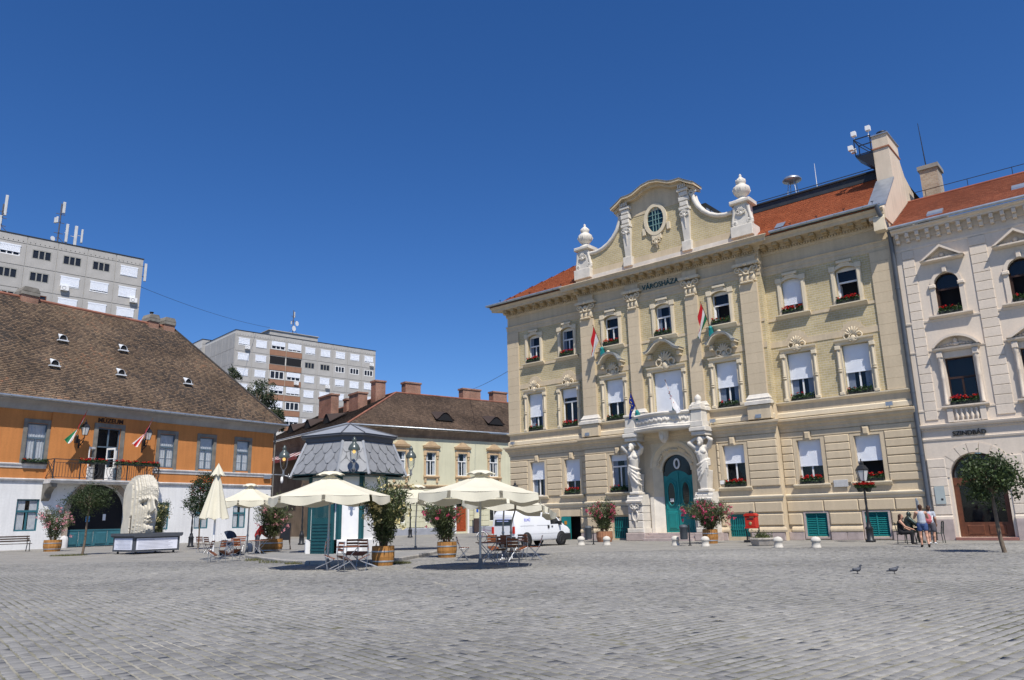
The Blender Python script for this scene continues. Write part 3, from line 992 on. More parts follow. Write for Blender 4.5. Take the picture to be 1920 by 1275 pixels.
for i, c in enumerate(WC):
    y = -OUT[i]
    # second floor
    window(TH, c, 12.78, 14.92, 1.15, y + 0.26, white, shutter=0.70 if i == 5 else 0.0, transom=0.60, opened=i in (4, 6), curtain=(curtg, 0.5) if i in (0, 1, 3) else None, arch=0.14)
    for sg in (-1, 1):
        s = MB()
        x = c + sg * 0.70
        s.box(x - 0.13, x + 0.13, y - 0.07, y + 0.005, 12.75, 14.72)
        s.box(x - 0.075, x + 0.075, y - 0.11, y - 0.069, 12.80, 14.62)
        s.box(x - 0.17, x + 0.17, y - 0.12, y + 0.005, 14.722, 15.02)
        s.build('window_jamb', trim, TH)
    s = MB()
    arch_ring(s, c - 0.56, c + 0.56, 14.75, RISE2, 0.20, y - 0.075, y + 0.005)
    s.block(c - 0.42, c + 0.42, y - 0.16, y, 15.14, 15.30, 0.02)
    s.block(c - 0.30, c + 0.30, y - 0.11, y, 15.02, 15.138, 0.02)
    s.build('arched_head', trim, TH)
    s = MB(Matrix.Translation((0, y, 0)))
    s.mould([(0.0, 12.54), (0.06, 12.56), (0.20, 12.68), (0.30, 12.70), (0.30, 12.76), (0.0, 12.785)], c - 0.98, c + 0.98, 0.1, 0.1)
    s.build('window_sill', trim, TH)
    # first floor
    hw = 1.025 if i == 3 else 0.70
    window(TH, c, 7.70, 10.45, hw * 2, y + 0.26, white, shutter=SH1[i], transom=0.66, curtain=(curtg, 0.6) if i in (0, 5, 6, 4) else None)
    s = MB()
    for sg in (-1, 1):
        x = c + sg * (hw + 0.16)
        s.box(x - 0.16, x + 0.16, y - 0.06, y + 0.005, 7.70, 10.50)
        x2 = c + sg * (hw + 0.20)
        s.tube([(x2, y - 0.09, 7.86), (x2, y - 0.09, 8.9)], [0.085, 0.075], 8)
        for z in (8.98, 9.10):
            s.lathe([(0.10, 0), (0.12, 0.04), (0.10, 0.08)], 8, (x2, y - 0.09, z))
        s.tube([(x2, y - 0.09, 9.2), (x2, y - 0.09, 10.2)], [0.075, 0.068], 8)
        s.block(x2 - 0.13, x2 + 0.13, y - 0.19, y, 7.70, 7.86, 0.015)
        s.block(x2 - 0.14, x2 + 0.14, y - 0.20, y, 10.22, 10.44, 0.02)
        s.box(c + sg * (hw + 0.005), c + sg * (hw + 0.035), y - 0.075, y - 0.0601, 7.7, 10.45)
    s.build('window_surround', trim, TH)
    s = MB(Matrix.Translation((0, y, 0)))
    s.mould([(0.0, 10.47), (0.07, 10.48), (0.08, 10.60), (0.12, 10.64), (0.22, 10.70), (0.23, 10.78), (0.0, 10.82)], c - hw - 0.30, c + hw + 0.30, 0.3, 0.3)
    s.build('window_head', trim, TH)
    s = MB()
    k = 1.35 if i == 3 else 1.0
    cartouche(s, c, 11.02 if i in (0, 1, 5, 6) else 11.18, y - 0.09, 0.98 * k)
    s.build('shell_cartouche', sharp, TH)
    if i in (0, 1, 5, 6):
        s = MB()
        s.prism([(c - 0.62, 11.279), (c + 0.62, 11.279), (c + 0.62, 11.36), (c + 0.50, 11.44), (c + 0.46, 11.62), (c + 0.28, 11.66), (c + 0.22, 11.74), (c - 0.22, 11.74), (c - 0.28, 11.66), (c - 0.46, 11.62), (c - 0.50, 11.44), (c - 0.62, 11.36)], y - 0.03, y + 0.005)
        s.build('cartouche_panel', plaster, TH)
    # ground floor and basement
    if i != 3:
        window(TH, c, 3.03, 5.45, 1.30, y + 0.26, white, shutter=SHG[i], transom=0.68, curtain=(curtg, 0.6) if i in (0, 2) else None, opened=i == 6)
        s = MB()
        for sg in (-1, 1):
            x = c + sg * 0.77
            s.box(x - 0.10, x + 0.10, y - 0.035, y + 0.005, 3.03, 5.56)
        s.box(c - 0.67, c + 0.67, y - 0.035, y + 0.005, 5.452, 5.56)
        s.block(c - 0.17, c + 0.17, y - 0.13, y, 5.42, 5.92, 0.025)
        s.block(c - 0.13, c + 0.13, y - 0.17, y, 5.50, 5.86, 0.03)
        s.build('window_surround', plaster, TH)
        s = MB(Matrix.Translation((0, y, 0)))
        s.mould([(0.0, 2.80), (0.10, 2.83), (0.18, 2.92), (0.24, 2.94), (0.24, 3.0), (0.0, 3.035)], c - 0.98, c + 0.98, 0.1, 0.1)
        s.build('window_sill', trim, TH)
    if i >= 5:     # teal louvred cellar windows
        s = MB()
        for a, b, z0, z1 in ((-0.68, -0.58, 0.16, 1.52), (0.58, 0.68, 0.16, 1.52), (-0.58, 0.58, 1.44, 1.52), (-0.68, 0.68, 0.08, 0.158)):
            s.box(c + a, c + b, y - 0.06, y + 0.1, z0, z1)
        s.build('cellar_window_frame', granite, TH)
        s = MB()
        for a, b in ((-0.58, -0.53), (-0.03, 0.03), (0.53, 0.58)):
            s.box(c + a, c + b, y + 0.02, y + 0.08, 0.2, 1.44)
        s.box(c - 0.53, c + 0.53, y + 0.02, y + 0.08, 1.38, 1.44)
        s.box(c - 0.53, c + 0.53, y + 0.02, y + 0.08, 0.2, 0.25)
        sh = s.build('louvre_shutter', teal, TH)
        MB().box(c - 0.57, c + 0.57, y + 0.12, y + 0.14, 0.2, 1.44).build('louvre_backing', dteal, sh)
        sm = MB()
        sm.add([(-0.57, 0, 0), (0.57, 0, 0), (0.57, 0.07, 0.07), (-0.57, 0.07, 0.07), (-0.57, 0.012, -0.012), (0.57, 0.012, -0.012)], [(0, 1, 2, 3), (4, 5, 1, 0)])
        sme = sm.mesh('louvre_slat')
        for k in range(12):
            put('louvre_slat', sme, teal, sh, loc=(c, y + 0.03, 0.28 + k * 0.093))
    elif i in (2, 4):   # teal iron grilles
        s = MB()
        for k in range(9):
            x = c - 0.54 + k * 0.135
            s.bar((x, y + 0.05, 0.12), (x, y + 0.05, 1.44), 0.03)
        for z in (0.18, 0.62, 0.80, 1.38):
            s.bar((c - 0.6, y + 0.045, z), (c + 0.6, y + 0.045, z), 0.035)
        s.build('cellar_grille', teal, TH)
        MB().box(c - 0.6, c + 0.6, y + 0.16, y + 0.18, 0.1, 1.46).build('cellar_shutter', teal if i == 4 else dteal, TH)
# side doorway in the left wing: one teal leaf folded open, dark passage
s = MB()
s.box(4.62, 5.40, -0.05, 0.0, 0.03, 1.54)
s.box(4.68, 5.34, -0.07, -0.0501, 0.12, 1.46)
dl = s.build('cellar_door', teal, TH)
MB().box(4.90, 5.10, -0.085, -0.0701, 1.02, 1.25).build('warning_sticker', mat('orange_sticker', (0.55, 0.22, 0.02), 0.6), dl)
MB().box(4.6, 6.24, 0.9, 0.92, 0, 1.58).build('passage_back', dark, TH)

# --- pilasters of the risalit with carved capitals; flat quoins on the corners
def capital(w):
    c = MB()
    c.lathe([(0.50 * w, 0), (0.52 * w, 0.06), (0.47 * w, 0.10)], 4, (0, 0, 0), False, sq=1)
    h = w / 2
    c.box(-h * 0.94, h * 0.94, -0.20, 0.14, 0.10, 0.95)
    for k in range(3):
        x = -h * 0.66 + k * h * 0.66
        c.ball((x, -0.20, 0.34), (0.15 * w, 0.09, 0.26), 8, 6)
        c.ball((x, -0.30, 0.56), (0.13 * w, 0.08, 0.06), 8, 5)
    for sg in (-1, 1):
        c.tube([(sg * h * 0.16, -0.22, 0.55), (sg * h * 0.36, -0.26, 0.80), (sg * h * 0.80, -0.26, 1.02)], [0.10, 0.07, 0.06], 6)
    c.ball((0, -0.26, 0.86), (0.17 * w, 0.09, 0.14), 8, 6)
    for sg in (-1, 1):
        for t in range(2):
            pts = [(sg * (h * 1.0 + 0.20 * q * math.cos(a)), -0.24, 0.88 + 0.20 * q * math.sin(a)) for q, a in [(1 - k / 14, R(90 - sg * 0 - 40 * k)) for k in range(12)]]
        c.tube(pts, 0.05, 6)
        c.ball((sg * h * 0.98, -0.22, 0.92), (0.08, 0.10, 0.08), 8, 6)
    c.prism([(-h - 0.26, 1.10), (h + 0.26, 1.10), (h + 0.30, 1.20), (h + 0.22, 1.28), (-h - 0.22, 1.28), (-h - 0.30, 1.20)], -0.38, 0.14)
    c.ball((0, -0.38, 1.18), (0.14, 0.08, 0.12), 8, 6)
    return c.mesh('capital')
for w, xs in ((1.08, (AX - 5.92, AX + 5.92)), (0.86, (AX - 2.14, AX + 2.14))):
    cme = capital(w)
    for x in xs:
        y = -RO
        p = MB()
        p.block(x - w / 2 - 0.16, x + w / 2 + 0.16, y - 0.34, y, 6.765, 7.60, 0.02)
        p.build('pilaster_pedestal', plaster, TH)
        p = MB(Matrix.Translation((x, y, 0)))
        prof = [(w / 2 + 0.24, 7.602), (w / 2 + 0.24, 7.80), (w / 2 + 0.14, 7.86), (w / 2 + 0.18, 7.96), (w / 2 + 0.10, 8.06), (w / 2 + 0.02, 8.22)]
        for (o0, z0), (o1, z1) in zip(prof[:-1], prof[1:]):
            d0, d1 = o0 - w / 2 + 0.2, o1 - w / 2 + 0.2
            p.add([(-o0, 0, z0), (-o0, -d0, z0), (o0, -d0, z0), (o0, 0, z0), (-o1, 0, z1), (-o1, -d1, z1), (o1, -d1, z1), (o1, 0, z1)], [(0, 1, 5, 4), (1, 2, 6, 5), (2, 3, 7, 6)])
        p.build('pilaster_base', stonew, TH)
        n = 11
        for k in range(n):
            z0, z1 = 8.22 + (14.95 - 8.22) * k / n, 8.22 + (14.95 - 8.22) * (k + 1) / n
            MB().block(x - w / 2, x + w / 2, y - 0.20, y, z0 + 0.003, z1 - 0.003, 0.006).build('pilaster_block', plast2, TH)
        put('capital', cme, sharp, TH, loc=(x, y, 14.95))
        MB().block(x - w / 2 - 0.08, x + w / 2 + 0.08, y - 0.24, y, 16.23, 16.62, 0.02).build('entablature_block', plaster, TH)
for xa, xb in ((0.0, 1.12), (26.55, TW)):
    n = 13
    for k in range(n):
        z0, z1 = 7.70 + (15.36 - 7.70) * k / n, 7.70 + (15.36 - 7.70) * (k + 1) / n
        MB().block(xa, xb, -0.09, 0.0, z0 + 0.003, z1 - 0.003, 0.006).build('corner_block', plast2, TH)
# --- hoods over the risalit windows
for i in (2, 3, 4):
    c, y = WC[i], -RO
    if i == 3:
        pts = [(-1.28, 11.62), (-1.05, 11.66), (-0.82, 11.78), (-0.62, 12.00), (-0.35, 12.22), (0, 12.32), (0.35, 12.22), (0.62, 12.00), (0.82, 11.78), (1.05, 11.66), (1.28, 11.62)]
    else:
        pts = [(-0.95, 11.50), (-0.74, 11.53), (-0.62, 11.75), (-0.42, 11.98), (-0.2, 12.08), (0, 12.11), (0.2, 12.08), (0.42, 11.98), (0.62, 11.75), (0.74, 11.53), (0.95, 11.50)]
    h = MB()
    h.prism([(c + a, b) for a, b in pts] + [(c + a, b + 0.13) for a, b in reversed(pts)], y - 0.62, y + 0.005)
    h.build('window_hood', trim, TH)
    h = MB()
    h.prism([(c + a * 1.03, b + 0.131) for a, b in pts] + [(c + a * 1.03, b + 0.155) for a, b in reversed(pts)], y - 0.67, y)
    h.build('hood_flashing', zinc, TH)
    h = MB()
    for sg in (-1, 1):
        h.block(c + sg * (0.72 if i != 3 else 1.05) - 0.12, c + sg * (0.72 if i != 3 else 1.05) + 0.12, y - 0.34, y, 11.22 if i != 3 else 11.32, 11.52 if i != 3 else 11.63, 0.03)
    h.ball((c, y - 0.55, pts[5][1] + 0.14), (0.14, 0.12, 0.12), 8, 6)
    h.build('hood_bracket', sharp, TH)
# --- frieze lettering
put('lettering', text_mesh('VÁROSHÁZA', 0.50, 0.03, 0.0, 0.92), dteal, TH, loc=(AX - 0.05, -RO - 0.04, 16.10))

# --- gable with curved top over the risalit
GY0, GY1 = -RO - 0.05, -RO + 0.55
cap = [(-3.15, 22.30), (-2.9, 22.42), (-2.55, 22.62), (-2.2, 22.86), (-1.7, 22.86), (-1.35, 22.92), (-1.0, 23.08), (-0.6, 23.27), (0, 23.36)]
cap = cap + [(-a, b) for a, b in reversed(cap[:-1])]
sc = [(-2.75, 21.75), (-2.85, 21.3), (-3.05, 20.85), (-3.4, 20.4), (-3.85, 20.03), (-4.35, 19.80), (-4.85, 19.70), (-5.35, 19.72)]
g = MB()
gp = [(AX + a, b) for a, b in ([(-5.4, 18.46)] + [p for p in reversed(sc)] + [(-2.6, 22.0), (-2.55, 22.55), (-1.7, 22.80), (-1.0, 23.0), (0, 23.28), (1.0, 23.0), (1.7, 22.80), (2.55, 22.55), (2.6, 22.0)] + [(-a, b) for a, b in sc] + [(5.4, 18.46)])]
# the oval opening is left as a recess ring on top of the wall
g.prism(gp, GY0, GY1)
g.build('gable_wall', ybrick, TH)
g = MB()
g.box(AX - 6.62, AX + 6.62, GY0 - 0.06, GY1 + 0.1, 18.05, 18.46)
g.build('gable_band', plaster, TH)
g = MB()
g.box(AX - 6.66, AX + 6.66, GY0 - 0.14, GY1 + 0.14, 17.53, 18.05)
g.build('gable_base', stonew, TH)
g = MB()
g.prism([(AX - 1.75, 21.42), (AX + 1.75, 21.42)] + [(AX + a, b - 0.10) for a, b in reversed(cap[3:-3])], GY0 - 0.02, GY0)
g.build('gable_plaster_panel', plaster, TH)
g = MB()
g.prism([(AX + a, b) for a, b in cap] + [(AX + a, b - 0.16) for a, b in reversed(cap)], GY0 - 0.62, GY1)
g.prism([(AX + a * 0.97, b - 0.161) for a, b in cap] + [(AX + a * 0.97, b - 0.34) for a, b in reversed(cap)], GY0 - 0.34, GY1)
g.build('gable_coping', plaster, TH)
MB().prism([(AX + a * 1.01, b + 0.001) for a, b in cap] + [(AX + a * 1.01, b + 0.03) for a, b in reversed(cap)], GY0 - 0.66, GY1 + 0.05).build('coping_flashing', zinc, TH)
for sg in (-1, 1):
    s = MB()
    pts = [(AX + sg * -a, GY0 - 0.02, b) for a, b in sc]
    pts2 = [(AX + sg * (-a), GY0 + 0.35, b) for a, b in sc]
    s.tube(pts, 0.15, 8)
    s.tube(pts2, 0.15, 8)
    # scroll eye at the top
    s.tube([(AX + sg * (2.75 + 0.26 * (1 - k / 16) * math.cos(R(40 * k))), GY0 - 0.05, 21.85 + 0.26 * (1 - k / 16) * math.sin(R(40 * k))) for k in range(14)], 0.09, 6)
    s.build('gable_scroll', stonew, TH)
    x = AX + sg * 2.22
    s = MB()
    s.block(x - 0.34, x + 0.34, GY0 - 0.30, GY0, 17.95, 18.62, 0.03)
    s.add([(x - 0.20, GY0, 18.62), (x - 0.20, GY0 - 0.16, 18.62), (x + 0.20, GY0 - 0.16, 18.62), (x + 0.20, GY0, 18.62), (x - 0.32, GY0, 20.75), (x - 0.32, GY0 - 0.26, 20.75), (x + 0.32, GY0 - 0.26, 20.75), (x + 0.32, GY0, 20.75)], [(0, 1, 5, 4), (1, 2, 6, 5), (2, 3, 7, 6), (4, 5, 6, 7)])
    s.block(x - 0.36, x + 0.36, GY0 - 0.34, GY0, 20.752, 20.95, 0.03)
    for z, w in ((21.0, 0.30), (21.35, 0.36), (21.7, 0.30)):
        s.block(x - w, x + w, GY0 - 0.32, GY0, z, z + 0.32, 0.05)
    s.block(x - 0.40, x + 0.40, GY0 - 0.40, GY0, 22.03, 22.22, 0.03)
    for k in range(5):
        s.tube([(x - 0.24 + 0.12 * k, GY0 - 0.40, 22.24), (x - 0.24 + 0.12 * k, GY0 - 0.42, 22.48)], 0.045, 6)
    cartouche(s, x, 20.55, GY0 - 0.24, 0.62)
    s.tube([(x, GY0 - 0.24, 20.25), (x, GY0 - 0.22, 19.5)], [0.10, 0.02], 6)
    s.build('gable_pilaster', stonew, TH)
# oval window in the gable
def oval(rx, rz, n=28):
    return [(AX + rx * math.cos(2 * PI * k / n), 20.76 + rz * math.sin(2 * PI * k / n)) for k in range(n)]
s = MB()
a, b = oval(0.62, 0.88), oval(0.86, 1.12)
n = len(a)
for k in range(n):
    k2 = (k + 1) % n
    for (p, q, y0, y1) in ((a, b, GY0 - 0.14, GY0 - 0.14), (b, b, GY0 - 0.14, GY0 + 0.01), (a, a, GY0 + 0.01, GY0 - 0.14)):
        s.quad((p[k][0], y0, p[k][1]), (p[k2][0], y0, p[k2][1]), (q[k2][0], y1, q[k2][1]), (q[k][0], y1, q[k][1]))
for sg in (-1, 1):
    s.block(AX + sg * 0.92 - 0.13, AX + sg * 0.92 + 0.13, GY0 - 0.10, GY0, 19.85, 20.35, 0.02)
s.block(AX - 0.36, AX + 0.36, GY0 - 0.12, GY0, 19.36, 19.72, 0.03)
cartouche(s, AX, 19.30, GY0 - 0.12, 0.6)
s.tube([(AX, GY0 - 0.1, 19.1), (AX, GY0 - 0.08, 18.75)], [0.10, 0.03], 6)
ov = s.build('oval_frame', trim, TH)
s = MB()
s.add([(x, GY0 - 0.012, z) for x, z in a], [tuple(range(n))])
s.build('oval_pane', mat('dark_oval_glass', (0.01, 0.03, 0.035), 0.08, 0, spec=0.6), ov)
s = MB()
for dx in (-0.22, 0, 0.22):
    hz = 0.86 * math.sqrt(1 - (dx / 0.62) ** 2)
    s.bar((AX + dx, GY0 - 0.04, 20.76 - hz), (AX + dx, GY0 - 0.04, 20.76 + hz), 0.035)
for dz in (-0.35, 0.0, 0.35):
    hx = 0.60 * math.sqrt(1 - (dz / 0.88) ** 2)
    s.bar((AX - hx, GY0 - 0.04, 20.76 + dz), (AX + hx, GY0 - 0.04, 20.76 + dz), 0.035)
s.build('glazing_bars', mat('pale_teal_bars', (0.22, 0.36, 0.34), 0.5), ov)
# urns on their scrolled pedestals
for sg in (-1, 1):
    x = AX + sg * 5.95
    yc = GY0 + 0.25
    s = MB()
    s.block(x - 0.70, x + 0.70, yc - 0.62, yc + 0.55, 17.90, 18.62, 0.03)
    s.box(x - 0.42, x + 0.42, yc - 0.40, yc + 0.40, 18.62, 20.08)
    for t in (-1, 1):
        s.tube([(x + t * (0.44 + 0.20 * (1 - k / 16) * math.cos(R(-90 + 38 * k))), yc - 0.30, 18.85 + 0.20 * (1 - k / 16) * math.sin(R(-90 + 38 * k))) for k in range(13)], 0.12, 7)
        s.tube([(x + t * 0.60, yc - 0.30, 18.9), (x + t * 0.50, yc - 0.34, 19.4), (x + t * 0.42, yc - 0.36, 19.9)], [0.13, 0.10, 0.13], 7)
    cartouche(s, x, 19.62, yc - 0.42, 0.6)
    s.block(x - 0.66, x + 0.66, yc - 0.60, yc + 0.55, 20.08, 20.32, 0.05)
    s.build('urn_pedestal', stonew, TH)
    s = MB()
    s.lathe([(0.42, 20.32), (0.44, 20.42), (0.30, 20.50), (0.20, 20.60), (0.30, 20.68), (0.46, 20.86), (0.53, 21.08), (0.50, 21.26), (0.34, 21.40), (0.24, 21.46), (0.30, 21.54), (0.32, 21.66), (0.26, 21.80), (0.14, 21.92), (0.07, 21.98), (0.09, 22.06), (0.05, 22.16), (0.0, 22.20)], 18, (x, yc, 0))
    for k in range(10):
        t = 2 * PI * k / 10
        s.tube([(x + 0.40 * math.cos(t), yc + 0.40 * math.sin(t), 20.80), (x + 0.53 * math.cos(t), yc + 0.53 * math.sin(t), 21.06), (x + 0.44 * math.cos(t), yc + 0.44 * math.sin(t), 21.30)], [0.02, 0.05, 0.02], 5)
        s.ball((x + 0.27 * math.cos(t), yc + 0.27 * math.sin(t), 21.70), (0.06, 0.06, 0.10), 6, 5)
    s.build('urn', stonew, TH)

# --- roofs
rtile = mat('red_clay_tiles', (0.4, 0.1, 0.04), 0.75, 0.12, 0.6, attr='tone', ramp=[(0, (0.32, 0.085, 0.035)), (0.5, (0.43, 0.125, 0.05)), (1, (0.50, 0.17, 0.075))], spec=0.25)
EY, EZ, RY, RZ = -1.0, 17.50, 4.2, 21.25
sl_ = math.hypot(RY - EY, RZ - EZ)
vd = (0, (RY - EY) / sl_, (RZ - EZ) / sl_)
tiles(TH, 'roof_tiles', (0, EY, EZ), (1, 0, 0), vd, [(-1.0, 0), (TW - 0.4, 0), (TW - 0.4, sl_), (4.2, sl_)], 0.19, 0.17, rtile, 5)
vh = (vd[1], 0, vd[2])
tiles(TH, 'roof_tiles', (EY, 0, EZ), (0, -1, 0), vh, [(1.0, 0), (-15, 0), (-9.8, sl_), (-4.2, sl_)], 0.19, 0.17, rtile, 6)
m = MB()
m.quad((4.2, RY, RZ), (TW, RY, RZ), (TW, 9.8, RZ), (4.2, 9.8, RZ))
m.quad((4.2, 9.8, RZ), (TW, 9.8, RZ), (TW, 15, EZ), (-1, 15, EZ))
m.build('rear_roof', MATS['roof_under'], TH)
slate = mat('dark_roof_metal', (0.05, 0.055, 0.06), 0.5, 0.15, 2, metal=0.3)
m = MB()
m.box(17.5, 27.0, 4.05, 5.2, 21.22, 21.70)
m.box(17.5, 27.0, 3.95, 5.3, 21.702, 21.80)
m.bar((17.6, 4.02, 21.95), (27.0, 4.02, 21.95), 0.04)
m.build('ridge_gallery', slate, TH)
m = MB()
for x in (20.9, 25.6):
    m.box(x, x + 0.5, 1.05 - 1.2, 1.05 - 0.5, 18.25, 18.30)
# soffit, gutter, snow guards
for xa, xb, r0, r1 in ((-0.02, RX0 - 1.0, 1.0, 0.0), (RX1 + 1.02, TW - 0.15, 0.0, 0.0)):
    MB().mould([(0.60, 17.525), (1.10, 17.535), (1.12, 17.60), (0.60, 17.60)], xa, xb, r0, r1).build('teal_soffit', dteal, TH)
    g = MB()
    xs = xa - 1.15 if r0 else xa
    g.tube([(xs, -1.18, 17.62), (xb, -1.18, 17.62)], 0.085, 10)
    gt = g.build('gutter', zinc, TH)
    k = MB()
    n = int((xb - xs) / 1.35)
    for j in range(n):
        x = xs + (j + 0.5) * (xb - xs) / n
        k.bar((x, -1.29, 17.60), (x, -1.0, 17.74), 0.035)
        k.bar((x + 0.4, -0.75, 17.68), (x + 0.4, -0.80, 17.98), 0.03)
        k.bar((x + 0.32, -0.80, 17.98), (x + 0.48, -0.80, 17.98), 0.03)
    k.bar((xs + 0.6, -0.70, 17.80), (xb, -0.70, 17.80), 0.02)
    k.build('gutter_bracket', dmetal, gt)
m = MB()
for xa, xb in ((TW - 6.2, TW - 5.65),):
    for t in (0.9,):
        m.add([(xa, EY + t * vd[1], EZ + t * vd[2] + 0.10), (xb, EY + t * vd[1], EZ + t * vd[2] + 0.10), (xb, EY + (t + 0.7) * vd[1], EZ + (t + 0.7) * vd[2] + 0.16), (xa, EY + (t + 0.7) * vd[1], EZ + (t + 0.7) * vd[2] + 0.16)], [(0, 1, 2, 3)])
m.build('skylight', zinc, TH)
# glazed attic behind the gable
m = MB()
m.prism([(AX - 3.0, 18.2), (AX + 5.0, 18.2), (AX + 5.0, 19.6), (AX + 2.9, 21.6), (AX - 2.9, 21.6)], 0.9, 4.3)
m.build('attic', slate, TH)
m = MB()
n = 7
for k in range(n):
    a, b = k / n + 0.02, (k + 1) / n - 0.02
    P = lambda t, o: (AX + 2.9 + 2.1 * t, 0.86, 21.35 - 2.0 * t - o)
    m.add([P(a, 0.08), P(b, 0.08), (P(b, 0)[0], 0.86, 18.7), (P(a, 0)[0], 0.86, 18.7)], [(0, 1, 2, 3)])
m.build('attic_glazing', mat('attic_glass', (0.30, 0.36, 0.50), 0.15, 0.1, 3, spec=0.6), TH)

# --- chimney block on the fire wall, with the camera platform
firew = mat('fire_wall_plaster', (0.66, 0.55, 0.42), 0.85, 0.08, 0.8, 0.08, 30, streak=0.10)
m = MB()
m.prism([(-0.75, 16.9), (-0.75, 17.45), (-0.55, 17.75), (2.3, 20.25), (2.3, 23.15), (4.7, 23.15), (4.7, 22.1), (5.4, 21.4), (6.6, 21.05), (7.2, 20.9), (7.2, 16.9)], 26.95, TW + 0.05, ax='x')
m.build('fire_wall', firew, TH)
m = MB()
m.prism([(2.24, 22.30), (4.76, 22.30), (4.76, 22.38), (2.24, 22.38)], 26.90, TW + 0.10, ax='x')
m.build('chimney_band', mat('terracotta_band', (0.33, 0.15, 0.09), 0.8), TH)
m = MB()
MB().box(26.88, TW + 0.12, 2.22, 4.78, 23.15, 23.22).build('chimney_cap_sheet', zinc, TH)
m.prism([(-0.62, 17.70), (2.26, 20.24), (2.26, 20.33), (-0.62, 17.79)], 26.90, TW + 0.12, ax='x')
m.build('chimney_flashing', zinc, TH)
m = MB()
m.lathe([(0.20, 23.22), (0.20, 23.45), (0.16, 23.45), (0.16, 23.55), (0.34, 23.58), (0.30, 23.68), (0.05, 23.78)], 12, (27.35, 3.2, 0))
m.build('chimney_cowl', dmetal, TH)
m = MB()
m.prism([(-1.0, 16.2), (-0.4, 16.2), (-0.35, 16.8), (-0.75, 17.2), (-0.95, 16.9)], TW - 0.55, TW, ax='x')
m.build('corbel', trim, TH)
pf = MB()
P0, P1, yA, yB = 26.0, 26.95, 2.2, 3.2
for x in (P0, P1 - 0.05):
    for y in (yA, yB):
        pf.bar((x, y, 22.2), (x, y, 23.3), 0.05)
for z in (22.25, 23.28):
    for y in (yA, yB):
        pf.bar((P0, y, z), (P1, y, z), 0.05)
    pf.bar((P0, yA, z), (P0, yB, z), 0.05)
pf.bar((P0, yA, 23.28), (P1, yA, 22.25), 0.045)
pf.bar((P0, yB, 23.28), (P1, yB, 22.25), 0.045)
pf.box(P0, P1, yA, yB, 22.14, 22.2)
pf.add([(P0, yA, 22.14), (P0, yB, 22.14), (P1, yA, 22.14), (P1, yB, 22.14), (P1, yA, 21.2), (P1, yB, 21.2)], [(0, 1, 5, 4), (0, 4, 2), (1, 3, 5)])
pf.build('platform', dmetal, TH)
for x, y, z in ((25.8, 2.15, 22.75), (26.05, 2.2, 23.62), (26.85, 2.3, 23.75), (25.75, 2.9, 22.9)):
    c = MB()
    c.box(x - 0.13, x + 0.13, y - 0.16, y + 0.10, z - 0.12, z + 0.16)
    c.bar((x, y, z - 0.1), (26.05 if x < 26.5 else 26.85, 2.2, 23.2 if z > 23 else 22.7), 0.04)
    c.build('floodlight', white, TH)
# downpipe on the party line
m = MB()
m.tube([(TW - 0.25, -1.15, 17.55), (TW - 0.20, -1.05, 17.2), (TW - 0.02, -0.45, 16.5), (TW + 0.0, -0.16, 16.0), (TW + 0.0, -0.16, 0.3)], 0.11, 10)
for z in (13, 10, 7.4, 4.2, 1.5):
    m.lathe([(0.135, 0), (0.135, 0.06)], 10, (TW, -0.16, z))
m.build('downpipe', mat('lead_grey_pipe', (0.13, 0.145, 0.17), 0.4, 0.1, 3, metal=0.5), TH)
# siren on its tripod, lightning rods, roof spots
si = thing('roof_siren', 'mushroom shaped grey siren on a tripod above the town hall roof', 'siren', MTH @ Vector((21.3, 4.6, 21.80)), R(-40.5))
m = MB()
m.lathe([(0.0, 1.55), (0.18, 1.52), (0.50, 1.36), (0.62, 1.22), (0.60, 1.16), (0.30, 1.12), (0.2, 1.0), (0.0, 1.0)], 20)
m.build('siren_head', zinc, si)
for k in range(4):
    a = R(45 + 90 * k)
    MB().tube([(0.42 * math.cos(a), 0.42 * math.sin(a), 0), (0.24 * math.cos(a), 0.24 * math.sin(a), 1.12)], 0.035, 6).build('leg', zinc, si)
for x, y, z0, z1, nm, lb in ((22.85, 4.6, 21.80, 23.7, 'lightning_rod', 'thin white rod beside the siren on the town hall roof'),):
    o = MB().tube([(0, 0, 0), (0.0, 0, z1 - z0)], [0.03, 0.012], 6).build(nm, white, None, loc=MTH @ Vector((x, y, z0)))
    tag(o, lb, 'rod')
for k, (x, y, lb) in enumerate(((0.55, 0, 'leftmost spotlight on the town hall floor cornice'), (7.75, -RO, 'spotlight on the cornice left of the portal balcony'), (16.9, -RO, 'spotlight on the cornice just right of the portal balcony'), (19.75, -RO, 'spotlight on the cornice at the right end of the projecting bay'), (26.6, 0, 'rightmost spotlight on the town hall floor cornice, near the downpipe'))):
    m = MB()
    m.box(-0.17, 0.17, -0.10, 0.02, 0.10, 0.30)
    m.tube([(0, 0, 0), (0, -0.04, 0.12)], 0.03, 6)
    o = m.build('spotlight', zinc, None, loc=MTH @ Vector((x, y - 0.30, 6.735)), rz=R(-40.5))
    tag(o, lb, 'spotlight', 'spotlights on the town hall cornice')
